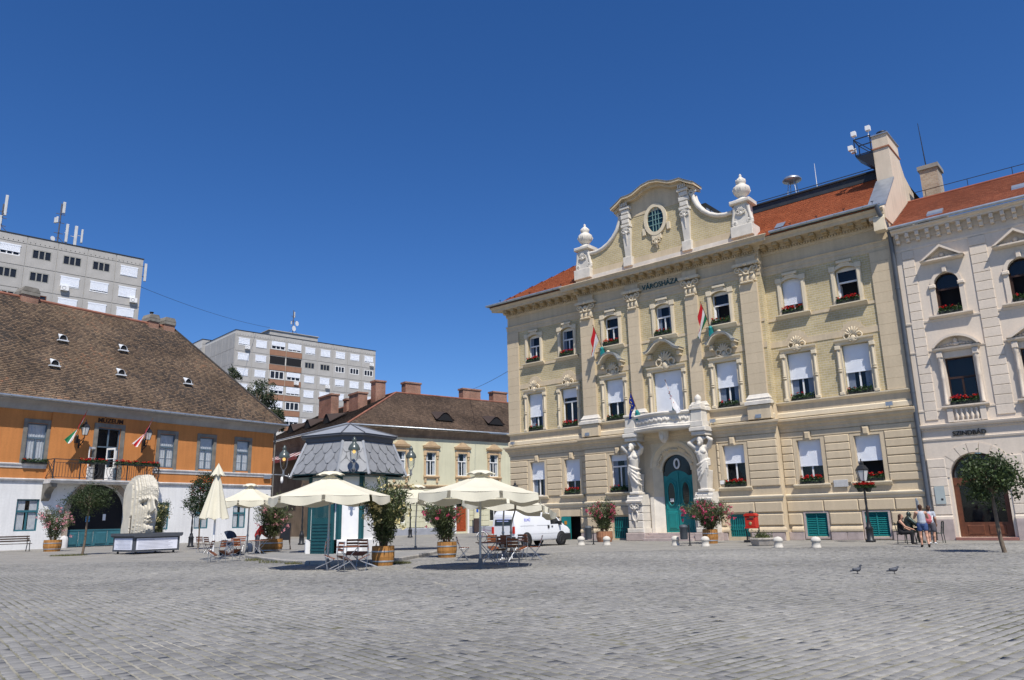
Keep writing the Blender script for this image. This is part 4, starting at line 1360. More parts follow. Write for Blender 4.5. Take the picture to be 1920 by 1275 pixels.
# ------------------------------------------------------------------ portal of the town hall
y = -RO
m = MB()          # splayed arch with reveal, filling the rectangular hole in the wall
arch_fill(m, AX - 1.5, AX + 1.5, 4.40, 1.5, 5.95, y, y + 0.02, 20)
p1, p2 = arch_pts(AX - 1.5, AX + 1.5, 4.40, 1.5, 20), arch_pts(AX - 1.0, AX + 1.0, 4.17, 1.0, 20)
p1 = [(AX - 1.5, 2.62)] + p1 + [(AX + 1.5, 2.62)]
p2 = [(AX - 1.0, 2.62)] + p2 + [(AX + 1.0, 2.62)]
for k in range(len(p1) - 1):
    m.quad((p1[k][0], y, p1[k][1]), (p1[k + 1][0], y, p1[k + 1][1]), (p2[k + 1][0], y + 0.42, p2[k + 1][1]), (p2[k][0], y + 0.42, p2[k][1]))
m.build('portal_splay', sharp, TH)
m = MB()
arch_ring(m, AX - 1.0, AX + 1.0, 4.17, 1.0, 0.16, y + 0.30, y + 0.46, 20)
arch_ring(m, AX - 1.5, AX + 1.5, 4.40, 1.5, 0.14, y - 0.06, y + 0.005, 20)
m.build('archivolt', trim, TH)
m = MB()
r_ = random.Random(4)
for k in range(26):      # leaf carving along the splay
    t = R(12 + 156 * k / 25)
    q = 1.27 + 0.10 * r_.uniform(-1, 1)
    m.ball((AX - q * math.cos(t), y + 0.17, 4.30 + q * math.sin(t)), (0.09, 0.08, 0.09), 7, 5)
m.build('arch_carving', sharp, TH, kind='stuff')
for sg in (-1, 1):
    m = MB()       # white stone jambs under the splay
    x0, x1 = sorted((AX + sg * 1.0, AX + sg * 1.5))
    m.add([(AX + sg * 1.5, y, 0.45), (AX + sg * 1.0, y + 0.42, 0.45), (AX + sg * 1.0, y + 0.42, 2.62), (AX + sg * 1.5, y, 2.62)], [(0, 1, 2, 3)])
    m.box(min(AX + sg * 1.5, AX + sg * 1.72), max(AX + sg * 1.5, AX + sg * 1.72), y - 0.10, y + 0.005, 0.0, 2.62)
    m.build('door_jamb', stonew, TH)
    # pedestal carrying the figure
    x = AX + sg * 2.35
    pd = MB()
    pd.block(x - 0.68, x + 0.68, y - 1.10, y, 0.0, 0.46, 0.03)
    pd.build('pedestal_plinth', granite, TH)
    for k, (z0, z1, w, d) in enumerate(((0.462, 0.74, 0.60, 1.02), (0.742, 1.18, 0.53, 0.94), (1.20, 1.66, 0.53, 0.94), (1.68, 2.12, 0.53, 0.94))):
        MB().block(x - w, x + w, y - d, y, z0, z1, 0.04).build('pedestal_block', stonew, TH)
    m = MB(Matrix.Translation((x, y, 0)))
    m.mould([(0.0, 2.13), (0.98, 2.13), (1.02, 2.24), (1.12, 2.30), (1.14, 2.40), (0.92, 2.46), (0.92, 2.62), (0.86, 2.68), (0.86, 2.78), (0.0, 2.80)], -0.56, 0.56)
    m.build('pedestal_cornice', stonew, TH)
    m = MB()
    cartouche(m, x, 2.15, y - 1.0, 0.6)
    m.tube([(x + 0.20 * math.cos(t), y - 0.98, 1.52 + 0.34 * math.sin(t)) for t in [2 * PI * k / 16 for k in range(17)]], 0.055, 6)
    m.tube([(x, y - 0.97, 1.16), (x, y - 0.96, 0.80)], [0.09, 0.03], 6)
    m.build('pedestal_cartouche', stonew, TH)
    # atlas figure: one continuous body rising out of a draped herm pillar
    yc = y - 0.62
    b = MB()
    s_ = 1.28
    def Q(dx, dy, z):
        return (x + sg * dx * s_, yc + dy * s_, z)
    # pillar
    for zz0, zz1, w0, w1 in ((2.80, 4.05, 0.20, 0.33),):
        b.add([(x - w0, yc - w0 + 0.02, zz0), (x + w0, yc - w0 + 0.02, zz0), (x + w0, yc + 0.5, zz0), (x - w0, yc + 0.5, zz0), (x - w1, yc - w1, zz1), (x + w1, yc - w1, zz1), (x + w1, yc + 0.5, zz1), (x - w1, yc + 0.5, zz1)], [(0, 3, 2, 1), (4, 5, 6, 7), (0, 1, 5, 4), (1, 2, 6, 5), (2, 3, 7, 6), (3, 0, 4, 7)])
    b.box(x - 0.34, x + 0.34, yc - 0.34, yc + 0.5, 2.80, 2.95)
    chain(b, [Q(0, -0.02, 4.05), Q(0.02, -0.04, 4.45), Q(0.0, -0.06, 4.95), Q(-0.02, -0.02, 5.32)], [0.30, 0.27, 0.36, 0.30], 14)
    for t in (-1, 1):
        b.ball(Q(t * 0.13, -0.24, 5.12), (0.20, 0.13, 0.15), 10, 7)        # chest
        sh, el = Q(t * 0.34, -0.02, 5.42), Q(t * 0.56, -0.20, 5.72 + (0.06 if t > 0 else -0.06))
        wr = Q(t * 0.22, -0.02, 6.02)
        chain(b, [Q(t * 0.18, 0, 5.34), sh, el], [0.20, 0.17, 0.125], 10)
        chain(b, [el, wr], [0.12, 0.075], 10)
        capsule(b, wr, Q(t * 0.10, 0.02, 6.08), 0.075, 0.06)
        for f in range(4):
            capsule(b, Q(t * 0.10, -0.10 + 0.045 * f, 6.06), Q(t * -0.02, -0.12 + 0.045 * f, 6.10), 0.028, 0.022, 6)
        capsule(b, Q(t * 0.15, -0.12, 6.03), Q(t * 0.10, -0.17, 6.0), 0.03, 0.022, 6)
    chain(b, [Q(0, -0.04, 5.40), Q(0.02, -0.14, 5.62)], [0.13, 0.12])
    b.ball(Q(0.03, -0.22, 5.78), (0.19, 0.22, 0.25), 14, 10)               # head bowed forward
    b.ball(Q(0.03, -0.43, 5.74), (0.035, 0.05, 0.06), 8, 6)                # nose
    b.ball(Q(0.03, -0.38, 5.58), (0.11, 0.09, 0.13), 10, 7)                # beard
    for k in range(9):
        b.ball(Q(0.03 + 0.19 * math.cos(R(20 + 160 * k / 8)), -0.16 - 0.04 * (k % 2), 5.86 + 0.12 * math.sin(R(20 + 160 * k / 8))), 0.085, 8, 6)
    for k in range(4):     # drapery swept from one hip down across the thighs
        z = 4.58 - 0.10 * k
        b.tube([Q(0.29, 0.05, z + 0.10), Q(0.22, -0.22, z + 0.02), Q(0.02, -0.28, z - 0.12 - 0.11 * k), Q(-0.20, -0.22, z - 0.22 - 0.20 * k), Q(-0.27, 0.05, z - 0.22 - 0.24 * k)], [0.09, 0.08, 0.075, 0.07, 0.06], 8)
    for k in range(5):
        xx = 0.26 - 0.07 * k
        b.tube([Q(xx, -0.20, 4.52), Q(xx + 0.03, -0.22, 4.15), Q(xx - 0.02, -0.14, 3.72 + 0.09 * k)], [0.08, 0.07, 0.04], 7)
    me = merge_volume(b, 0.022, 3)
    put('atlas_figure', me, stonew, TH, label='white stone atlas figure with raised arms ' + ('left' if sg < 0 else 'right') + ' of the teal door')
    m = MB()
    m.block(x - 0.46, x + 0.46, y - 1.06, y, 6.10, 6.34, 0.04)
    m.block(x - 0.54, x + 0.54, y - 1.16, y, 6.345, 6.60, 0.04)
    m.build('impost_block', stonew, TH)
# steps
for k in range(3):
    MB().block(AX - 1.66, AX + 1.66, y - 1.35 + 0.34 * k, y + 0.45, 0.15 * k, 0.15 * (k + 1) - 0.002, 0.012).build('door_step', granite, TH)
# door leaves
d = MB()
yd = y + 0.46
arc = arch_pts(AX - 1.0, AX + 1.0, 4.17, 1.0, 20)
top = [(AX + 1.0 * t, 3.92 + 0.28 * (0.5 + 0.5 * math.cos(PI * t)) - 0.10 * math.exp(-((abs(t) - 0.75) / 0.15) ** 2)) for t in [1 - k / 10 for k in range(21)]]
d.prism([(AX - 1.0, 0.45), (AX + 1.0, 0.45)] + top, yd, yd + 0.06)
dm = d.build('door', teal, TH)
d = MB()
for sg in (-1, 1):
    xc = AX + sg * 0.50
    for z0, z1, b in ((0.62, 1.72, 0.34),):
        d.block(xc - b, xc + b, yd - 0.035, yd, z0, z1, 0.02)
        d.block(xc - b + 0.09, xc + b - 0.09, yd - 0.06, yd - 0.036, z0 + 0.09, z1 - 0.09, 0.02)
    n = 24
    a = [(xc + 0.27 * math.cos(2 * PI * k / n), 2.78 + 0.72 * math.copysign(abs(math.sin(2 * PI * k / n)) ** 0.8, math.sin(2 * PI * k / n))) for k in range(n)]
    d.tube([(u, yd - 0.02, w) for u, w in a + [a[0]]], 0.045, 6)
    d.tube([(xc - 0.34, yd - 0.02, 1.86), (xc - 0.40, yd - 0.02, 2.2), (xc - 0.38, yd - 0.02, 3.5), (xc, yd - 0.02, 3.72), (xc + 0.38, yd - 0.02, 3.5), (xc + 0.40, yd - 0.02, 2.2), (xc + 0.34, yd - 0.02, 1.86)], 0.025, 6)
d.box(AX - 0.05, AX + 0.05, yd - 0.05, yd, 0.47, 4.1)
d.build('door_panels', teal, dm)
blackg = mat('dark_door_glass', (0.008, 0.009, 0.010), 0.08, 0, spec=0.5)
for sg in (-1, 1):
    xc = AX + sg * 0.50
    n = 24
    MB().add([(xc + 0.25 * math.cos(2 * PI * k / n), yd - 0.008, 2.78 + 0.70 * math.copysign(abs(math.sin(2 * PI * k / n)) ** 0.8, math.sin(2 * PI * k / n))) for k in range(n)], [tuple(range(n))]).build('oval_pane', blackg, dm)
MB().box(AX - 0.62, AX - 0.52, yd - 0.02, yd - 0.01, 2.30, 2.50).box(AX - 0.48, AX - 0.38, yd - 0.02, yd - 0.01, 2.30, 2.50).build('notice', white, dm)
d = MB()
d.prism(list(reversed(top)) + [p for p in reversed(arc)], yd + 0.02, yd + 0.05)
tp = d.build('fanlight', blackg, TH)
m = MB()
m.tube([(AX + 0.17 * math.cos(2 * PI * k / 20), yd - 0.03, 4.62 + 0.28 * math.sin(2 * PI * k / 20)) for k in range(21)], 0.06, 8)
m.build('emblem_ring', white, tp)
# balcony with curved front on the two figures
b = MB()
N = 16
def bow(t, e=0.0):
    return y - 1.06 - e - 0.55 * math.cos(t * PI / 2) ** 1.5
prof = [(0.0, 6.60), (0.10, 6.62), (0.16, 6.74), (0.06, 6.80), (0.06, 6.90), (-0.04, 6.96), (-0.04, 7.46), (0.06, 7.50), (0.10, 7.60), (0.04, 7.68), (-0.22, 7.68), (-0.22, 6.9)]
vs, fs = [], []
for k in range(N + 1):
    t = -1 + 2 * k / N
    xx = AX + t * 1.95
    vs += [(xx, bow(t, e), z) for e, z in prof]
n = len(prof)
for k in range(N):
    for j in range(n - 1):
        fs.append((k * n + j, (k + 1) * n + j, (k + 1) * n + j + 1, k * n + j + 1))
b.add(vs, fs, False)
b.build('balcony_parapet', stonew, TH)
b = MB()
b.prism([(AX + t * 1.95, bow(t)) for t in [-1 + 2 * k / N for k in range(N + 1)]] + [(AX + 1.95, y), (AX - 1.95, y)], 6.58, 6.88, ax='z')
b.build('balcony_floor', stonew, TH)
b = MB()
for k in range(34):       # carved garland along the parapet
    t = -0.9 + 1.8 * k / 33
    b.ball((AX + t * 1.95, bow(t, -0.02), 7.20 + 0.05 * math.sin(k * 1.9)), (0.08, 0.06, 0.12), 7, 5)
b.build('garland', stonew, TH, kind='stuff')
for sg in (-1, 1):
    x = AX + sg * 2.32
    p = MB()
    p.block(x - 0.42, x + 0.42, y - 1.14, y, 6.602, 6.95, 0.03)
    p.block(x - 0.36, x + 0.36, y - 1.08, y, 6.952, 7.62, 0.03)
    p.block(x - 0.42, x + 0.42, y - 1.16, y, 7.622, 7.78, 0.03)
    if sg > 0:
        p.block(x - 0.30, x + 0.30, y - 1.0, y - 0.3, 7.782, 8.0, 0.04)
        p.lathe([(0.26, 8.0), (0.28, 8.06), (0.16, 8.12), (0.20, 8.22), (0.22, 8.34), (0.16, 8.48), (0.05, 8.58), (0, 8.60)], 14, (x, y - 0.65, 0))
    p.build('balcony_pier', stonew, TH)
m = MB()
m.lathe([(0.0, 5.82), (0.12, 5.86), (0.26, 6.05), (0.32, 6.3), (0.32, 6.585)], 8, (AX - 0.1, y - 0.75, 0), True)
m.ball((AX - 0.1, y - 1.05, 6.2), (0.17, 0.10, 0.22), 10, 7)
m.build('keystone_shield', stonew, TH)
m = MB()
m.box(AX + 3.05, AX + 3.32, y - 0.09, y - 0.076, 3.20, 3.42)
m.build('number_plate', white, TH)
m = MB()
m.block(AX + 9.35, AX + 10.1, -0.11, -0.07, 2.78, 3.16, 0.01)
m.build('stone_tablet', mat('grey_tablet', (0.50, 0.49, 0.47), 0.7, 0.1, 8), TH)

# flower boxes on the sills
fl = ['leftmost window', 'second window from the left', 'window left of the centre', 'central window', 'window right of the centre', 'second window from the right', 'rightmost window']
for i, k in ((0, 0), (1, 0), (2, 0), (3, 1), (4, 1), (5, 0), (6, 0)):
    flower_box(MTH, WC[i] - 0.02, -OUT[i] - 0.12, 12.79, 1.2, k, 'red geraniums on second-floor town hall sill, ' + fl[i])
for i, k in ((0, 2), (1, 0), (2, 2), (4, 2), (5, 2), (6, 2)):
    flower_box(MTH, WC[i], -OUT[i] - 0.02, 7.71, 1.25, k, ('red' if k == 0 else 'mostly green') + ' geraniums on first-floor town hall sill, ' + fl[i])
for i, k in ((1, 0), (2, 2), (4, 0), (5, 0), (6, 0)):
    flower_box(MTH, WC[i], -OUT[i] - 0.08, 3.04, 1.25, k, ('red' if k == 0 else 'mostly green') + ' geraniums on ground-floor town hall sill, ' + fl[i])

# flags
FLAGC = {'red': (0.55, 0.02, 0.03), 'white': (0.80, 0.79, 0.80), 'green': (0.02, 0.20, 0.09), 'blue': (0.012, 0.03, 0.25), 'gold': (0.7, 0.5, 0.04)}
def flag(M, x, y, z, lean, length, stripes, label, drop=1.0, vert=True, base=teal, stars=False, spread=0.42, seed=0, side=-1):
    """pole leaning out from the wall with a limp flag hanging from it"""
    t = thing('flag', label, 'flag')
    t.matrix_world = M @ Matrix.Translation((x, y, z))
    px_, py_, pz_ = lean
    tip = Vector((px_, py_, pz_)) * length
    MB().tube([(0, 0, 0), tuple(tip)], [0.028, 0.018], 8).ball(tuple(tip), 0.04, 8, 6).build('pole', mat('flag_pole_wood', (0.20, 0.12, 0.07), 0.6), t)
    m = MB()
    m.box(-0.09, 0.09, -0.22, 0.10, -0.42, 0.10)
    m.ball((0, -0.12, 0.10), (0.12, 0.15, 0.16), 8, 6)
    m.build('holder', base, t)
    # cloth: gathered under the pole, folds along the fall
    n, k_ = 24, len(stripes)
    rr = random.Random(seed)
    per = n // k_
    for s, cn in enumerate(stripes):
        m = MB()
        vs, fs = [], []
        rows = 9
        for j in range(rows + 1):
            for i in range(s * per, (s + 1) * per + 1):
                u, v = i / n, j / rows
                a = tip * (1 - 0.60 * u * (1 - 0.25 * v))
                fold = 0.05 * math.sin(u * 17 + v * 2.5 + seed) * (0.3 + v)
                px2 = a.x + side * spread * v * (0.35 + 0.65 * u) * drop * 0.45 + fold * 0.6
                vs.append((px2, a.y + fold + 0.05 * v, a.z - v * drop * (0.55 + 0.45 * math.sin(PI * min(1, u * 1.1)) + 0.25 * u)))
        w = per + 1
        for j in range(rows):
            for i in range(per):
                fs.append((j * w + i, j * w + i + 1, (j + 1) * w + i + 1, (j + 1) * w + i))
        m.add(vs, fs, True)
        m.build(cn + '_cloth' if k_ > 1 else 'cloth', mat('flag_' + cn, FLAGC[cn], 0.8, 0.1, 6, transl=0.35), t)
        if stars:
            m = MB()
            for q in range(7):
                i, j = 3 + (q % 3) * 5, 3 + q // 3 * 2
                p = vs[j * w + i]
                m.ball((p[0], p[1] - 0.02, p[2]), (0.035, 0.015, 0.035), 6, 4)
            m.build('stars', mat('flag_' + stars, FLAGC[stars], 0.7), t)
    return t
flag(MTH, WC[2] - 0.62, -RO - 0.22, 12.50, (-0.10, -0.42, 0.88), 1.9, ['red', 'white'], 'white and red flag hanging on the town hall, left of the portal axis', 1.5, seed=1, spread=0.8)
flag(MTH, WC[4] - 0.62, -RO - 0.22, 12.50, (-0.10, -0.42, 0.88), 1.9, ['red', 'white', 'green'], 'red, white and green flag at an open second-floor town hall window', 1.6, seed=2, spread=0.9)
flag(MTH, AX - 1.75, -RO - 0.9, 7.80, (-0.12, -0.30, 0.92), 1.5, ['blue'], 'dark blue flag with gold stars on the portal balcony', 1.2, spread=0.8, stars='gold', seed=3)
flag(MTH, AX + 0.95, -RO - 1.0, 7.85, (-0.05, -0.45, 0.88), 1.9, ['white'], 'white flag with small marks over the portal balcony', 1.5, spread=1.0, stars='red', seed=4, side=1)
# ------------------------------------------------------------------ white corner house to the right, in line with the town hall
SZ = thing('restaurant_building', 'pale rendered house with arched ground-floor door and red tiled roof at right edge', 'building', MTH @ Vector((TW + 0.1, 0.02, 0)), R(-40.51))
MSZ = MTH @ Matrix.Translation((TW + 0.1, 0.02, 0))
lime = mat('pale_lime_render', (0.71, 0.605, 0.49), 0.85, 0.05, 0.7, 0.06, 40, streak=0.06, fine=0.04)
lime2 = mat('pale_lime_blocks', (0.71, 0.605, 0.49), 0.88, 0.05, 0.9, 0.16, 28, streak=0.05, fine=0.05, rnd=0.03)
brown = mat('brown_wood', (0.12, 0.042, 0.02), 0.5, 0.25, 6, 0.05, 40, spec=0.4)
dbrown = mat('dark_brown_wood', (0.045, 0.022, 0.015), 0.5, 0.2, 6)
SW = 12.6
BC = [2.16, 5.42, 8.68, 11.9]
BC = BC[:3]
holes = []
for c in BC:
    holes += [(c - 0.63, c + 0.63, 6.57, 8.97, 0.30), (c - 0.57, c + 0.57, 11.24, 13.45, 0.30), (c - 1.16, c + 1.16, 0.15, 4.18, 0.45)]
m = MB()
wall(m, 0, SW, 0, 16.3, 0, holes)
for c in BC:
    arch_fill(m, c - 0.57, c + 0.57, 12.88, 0.57, 13.45, 0, 0.3, 14)
    arch_fill(m, c - 1.16, c + 1.16, 3.02, 1.16, 4.18, 0, 0.45, 18)
m.quad((SW, 0, 0), (SW, 14, 0), (SW, 14, 16.3), (SW, 0, 16.3))
m.build('rendered_wall', lime, SZ)
def szrun(prof, name, mm, x0=0.0, x1=SW):
    MB().mould(prof, x0, x1).build(name, mm, SZ)
pl = [0.05, *[v for c in BC for v in (c - 1.30, c + 1.30)], SW]
for a, b in zip(pl[0::2], pl[1::2]):
    n = max(1, round((b - a) / 1.0))
    for k in range(n):
        MB().block(a + (b - a) * k / n + 0.005, a + (b - a) * (k + 1) / n - 0.005, -0.12, 0.0, 0.0, 1.0, 0.015).build('plinth_stone', granite, SZ)
    MB().mould([(0, 1.002), (0.10, 1.01), (0.09, 1.12), (0.05, 1.18), (0, 1.2)], a, b).build('base_moulding', lime, SZ)
    for r in range(6):
        z0 = 1.22 + r * 0.46
        MB().block(a, b, -0.05, 0.0, z0 + 0.012, z0 + 0.448, 0.018).build('rustic_block', lime2, SZ)
for c in BC:       # voussoirs round the arches
    n = 9
    for k in range(n):
        a0, a1 = PI * k / n + 0.012, PI * (k + 1) / n - 0.012
        ro = 1.66
        P = [(c - 1.18 * math.cos(a0), 3.02 + 1.18 * math.sin(a0)), (c - 1.18 * math.cos(a1), 3.02 + 1.18 * math.sin(a1)), (c - ro * math.cos(a1), min(4.80, 3.02 + ro * math.sin(a1))), (c - ro * math.cos(a0), min(4.80, 3.02 + ro * math.sin(a0)))]
        MB().prism(P, -0.035, 0.0).build('voussoir', lime2, SZ)
szrun([(0, 4.86), (0.04, 4.87), (0.06, 4.96), (0, 4.98)], 'frieze_moulding', lime)
szrun([(0, 5.36), (0.04, 5.37), (0.06, 5.46), (0.16, 5.50), (0.20, 5.58), (0.22, 5.66), (0, 5.70)], 'floor_cornice', lime)
m = MB()
for k in range(int(SW / 0.13)):
    m.box(0.05 + k * 0.13, 0.05 + k * 0.13 + 0.07, -0.11, -0.05, 5.40, 5.47)
m.build('dentil_course', lime, SZ, kind='stuff')
put('lettering', text_mesh('SZINDBÁD', 0.30, 0.03, 0.007, 1.0), mat('black_letters', (0.02, 0.018, 0.016), 0.5, 0), SZ, loc=(2.12, -0.05, 5.05))
szrun([(0, 6.34), (0.03, 6.36), (0.03, 6.44), (0, 6.45)], 'sill_band', lime)
szrun([(0, 10.96), (0.04, 10.97), (0.05, 11.06), (0, 11.08)], 'sill_band', lime)
szrun([(0, 9.40), (0.03, 9.41), (0.04, 9.48), (0, 9.49)], 'string_band', lime)
szrun([(0, 15.02), (0.03, 15.03), (0.04, 15.14), (0, 15.16)], 'string_band', lime)
# strips of quoins between the bays
for xa, xb in ((0.28, 0.86), (3.42, 4.18), (6.68, 7.44), (9.9, 10.6)):
    n = 19
    for k in range(n):
        z0, z1 = 5.9 + (15.0 - 5.9) * k / n, 5.9 + (15.0 - 5.9) * (k + 1) / n
        MB().block(xa, xb, -0.05, 0.0, z0 + 0.012, z1 - 0.012, 0.015).build('quoin', lime2, SZ)
# eaves with brackets
szrun([(0, 15.55), (0.06, 15.57), (0.10, 15.72), (0.14, 15.9), (0.42, 15.92), (0.44, 16.02), (0.60, 16.08), (0.60, 16.16), (0, 16.2)], 'eaves_cornice', lime)
bk = MB()
bk.block(-0.09, 0.09, -0.40, 0, -0.24, 0, 0.03)
bk.block(-0.09, 0.09, -0.22, 0, -0.48, -0.242, 0.03)
bme = bk.mesh('eaves_bracket')
for k in range(26):
    put('eaves_bracket', bme, lime, SZ, loc=(0.25 + k * 0.485, -0.05, 15.90))
g = MB()
g.tube([(-0.05, -0.66, 16.26), (SW, -0.66, 16.26)], 0.085, 10)
g.build('gutter', zinc, SZ)
sv = math.hypot(5.6, 3.3)
tiles(SZ, 'roof_tiles', (0, -0.6, 16.22), (1, 0, 0), (0, 5.6 / sv, 3.3 / sv), [(0, 0), (SW, 0), (SW, sv), (0, sv)], 0.19, 0.16, mat('red_plain_tiles', (0.35, 0.1, 0.05), 0.8, 0.15, 0.5, attr='tone', ramp=[(0, (0.24, 0.075, 0.04)), (0.5, (0.34, 0.115, 0.06)), (1, (0.43, 0.17, 0.09))]), 9)
m = MB()
m.tube([(0.0, 5.0, 19.56), (SW, 5.0, 19.56)], 0.10, 8)
m.build('ridge_tiles', MATS['red_plain_tiles'], SZ)
m = MB()
for k in range(6):
    m.bar((1.0 + 2.2 * k, 5.0, 19.5), (1.0 + 2.2 * k, 5.0, 20.1), 0.03)
m.bar((0.4, 5.0, 20.08), (SW, 5.0, 20.08), 0.03)
m.build('ridge_rail', dmetal, SZ)
for x, v in ((1.7, 1.0), (5.5, 2.4)):
    q = lambda t: (-0.6 + (v + t) * 5.6 / sv, 16.22 + (v + t) * 3.3 / sv)
    s = MB()
    (y0, z0), (y1, z1) = q(0), q(0.6)
    s.add([(x, y0, z0 + 0.14), (x + 0.75, y0, z0 + 0.14), (x + 0.75, y1, z1 + 0.16), (x, y1, z1 + 0.16), (x, y0, z0), (x + 0.75, y0, z0), (x + 0.75, y1, z1), (x, y1, z1)], [(0, 1, 2, 3), (4, 5, 1, 0), (5, 6, 2, 1), (6, 7, 3, 2), (7, 4, 0, 3)])
    s.build('skylight', zinc, SZ)
# brick chimney behind the fire wall
m = MB()
m.box(0.75, 1.7, 5.6, 6.9, 18.6, 21.6)
m.build('chimney', brick_mat('weathered_pale_brick', (0.48, 0.38, 0.27), (0.36, 0.25, 0.17), (0.42, 0.38, 0.32), 0.26, 0.085, 0.014), SZ)
MB().box(0.65, 1.8, 5.5, 7.0, 21.6, 21.85).build('chimney_cap', mat('grey_cement', (0.27, 0.25, 0.22), 0.9, 0.15, 3), SZ)
o = MB().tube([(0, 0, 0), (-0.1, 0, 3.0)], [0.035, 0.015], 6).build('lightning_rod', dmetal, None, loc=MSZ @ Vector((1.1, 5.9, 21.8)))
tag(o, 'dark lightning rod on the brick chimney at the right', 'rod')
for bi, c in enumerate(BC):
    # first floor: pediment (segmental then triangular), columns, balustrade
    window(SZ, c, 6.57, 8.97, 1.26, 0.22, dbrown, transom=0.58, cols=2, curtain=None, opened=bi == 1)
    s = MB()
    for sg in (-1, 1):
        x = c + sg * 0.80
        s.box(x - 0.15, x + 0.15, -0.06, 0.005, 6.48, 9.1)
        s.lathe([(0.10, 6.6), (0.11, 6.66), (0.085, 6.72), (0.085, 7.9), (0.11, 7.96), (0.07, 8.2), (0.10, 8.45), (0.10, 8.75), (0.13, 8.82), (0.13, 9.0)], 8, (x, -0.09, 0))
        s.block(x - 0.14, x + 0.14, -0.24, 0, 9.0, 9.3, 0.03)
    s.box(c - 0.66, c + 0.66, -0.05, 0.005, 8.972, 9.30)
    s.build('window_surround', lime, SZ)
    s = MB()
    s.mould([(0, 9.302), (0.16, 9.31), (0.30, 9.40), (0.32, 9.48), (0, 9.5)], c - 1.0, c + 1.0, 0.2, 0.2)
    if bi % 2 == 0:
        a, b = arch_pts(c - 1.08, c + 1.08, 9.50, 0.62, 16), arch_pts(c - 0.96, c + 0.96, 9.50, 0.50, 16)
    else:
        a = [(c - 1.08, 9.5), (c, 10.2), (c + 1.08, 9.5)]
        b = [(c - 0.84, 9.5), (c, 10.04), (c + 0.84, 9.5)]
    s.prism(a + list(reversed(b)), -0.40, 0.005)
    s.prism(b, -0.05, 0.004)
    s.build('pediment', lime, SZ)
    s = MB()
    s.ball((c, -0.12, 9.82), (0.11, 0.10, 0.15), 10, 8)
    s.ball((c, -0.10, 9.64), (0.17, 0.10, 0.12), 10, 7)
    for sg in (-1, 1):
        for q in range(4):
            s.ball((c + sg * (0.22 + 0.15 * q), -0.08, 9.66 - 0.03 * q), (0.09, 0.06, 0.07 - 0.008 * q), 8, 5)
    s.build('pediment_relief', lime, SZ)
    s = MB()
    s.mould([(0, 6.40), (0.14, 6.42), (0.22, 6.48), (0.22, 6.55), (0, 6.57)], c - 1.02, c + 1.02, 0.1, 0.1)
    s.build('window_sill', lime, SZ)
    bal = MB()
    for sg in (-1, 1):
        bal.box(c + sg * 0.72 - 0.13, c + sg * 0.72 + 0.13, -0.13, 0.004, 5.72, 6.40)
    bal.box(c - 0.59, c + 0.59, -0.10, 0.004, 5.72, 5.80)
    bo = bal.build('balustrade', lime, SZ)
    bb = MB().lathe([(0.05, 0), (0.06, 0.06), (0.095, 0.2), (0.05, 0.36), (0.07, 0.46), (0.05, 0.58)], 8)
    bme2 = bb.mesh('baluster')
    for k in range(5):
        put('baluster', bme2, lime, bo, loc=(c - 0.44 + 0.22 * k, -0.05, 5.80))
    # second floor: round arch and triangular gable hood
    window(SZ, c, 11.24, 13.45, 1.14, 0.22, dbrown, transom=0.62, cols=2, opened=True)
    s = MB()
    arch_ring(s, c - 0.56, c + 0.56, 12.88, 0.56, 0.17, -0.07, 0.005, 16)
    for sg in (-1, 1):
        x = c + sg * 0.66
        s.box(x - 0.11, x + 0.11, -0.06, 0.005, 11.22, 12.70)
        s.block(x - 0.16, x + 0.16, -0.14, 0, 12.702, 12.88, 0.03)
    s.block(c - 0.11, c + 0.11, -0.17, 0, 13.44, 13.78, 0.03)
    s.build('window_surround', lime, SZ)
    s = MB()
    a = [(c - 1.02, 14.16), (c, 14.90), (c + 1.02, 14.16)]
    b = [(c - 0.82, 14.20), (c, 14.76), (c + 0.82, 14.20)]
    s.prism(a + list(reversed(b)), -0.42, 0.005)
    s.mould([(0, 14.04), (0.20, 14.06), (0.34, 14.12), (0.34, 14.195), (0, 14.198)], c - 0.94, c + 0.94, 0.2, 0.2)
    s.prism(b, -0.05, 0.004)
    s.build('pediment', lime, SZ)
    s = MB()
    s.ball((c, -0.10, 14.38), (0.13, 0.08, 0.13), 10, 7)
    for sg in (-1, 1):
        for q in range(3):
            s.ball((c + sg * (0.20 + 0.14 * q), -0.08, 14.30 - 0.02 * q), (0.09, 0.05, 0.055), 8, 5)
    s.build('pediment_relief', lime, SZ)
    s = MB()
    s.mould([(0, 11.06), (0.14, 11.08), (0.26, 11.16), (0.26, 11.22), (0, 11.24)], c - 0.98, c + 0.98, 0.1, 0.1)
    s.build('window_sill', lime, SZ)
    # ground-floor arch: timber door with glass, fanlight
    yd = 0.36
    f = MB()
    f.box(c - 1.15, c - 0.92, yd, yd + 0.08, 0.15, 3.0)
    f.box(c + 0.92, c + 1.15, yd, yd + 0.08, 0.15, 3.0)
    f.box(c - 1.15, c + 1.15, yd - 0.02, yd + 0.08, 2.62, 3.0)
    f.box(c - 0.92, c + 0.92, yd, yd + 0.08, 0.15, 0.85)
    for k in (-1, 1):
        f.block(c + k * 0.45 - 0.36, c + k * 0.45 + 0.36, yd - 0.035, yd, 0.28, 0.72, 0.03)
    dr = f.build('entrance_door', brown, SZ)
    MB().quad((c - 0.92, yd + 0.03, 0.85), (c + 0.92, yd + 0.03, 0.85), (c + 0.92, yd + 0.03, 2.62), (c - 0.92, yd + 0.03, 2.62)).build('pane', gm, dr)
    q = MB()
    q.add([(x, yd + 0.03, z) for x, z in arch_pts(c - 1.15, c + 1.15, 3.0, 1.15, 18)], [tuple(range(19))])
    q.build('fanlight_pane', gm, dr)
    q = MB()
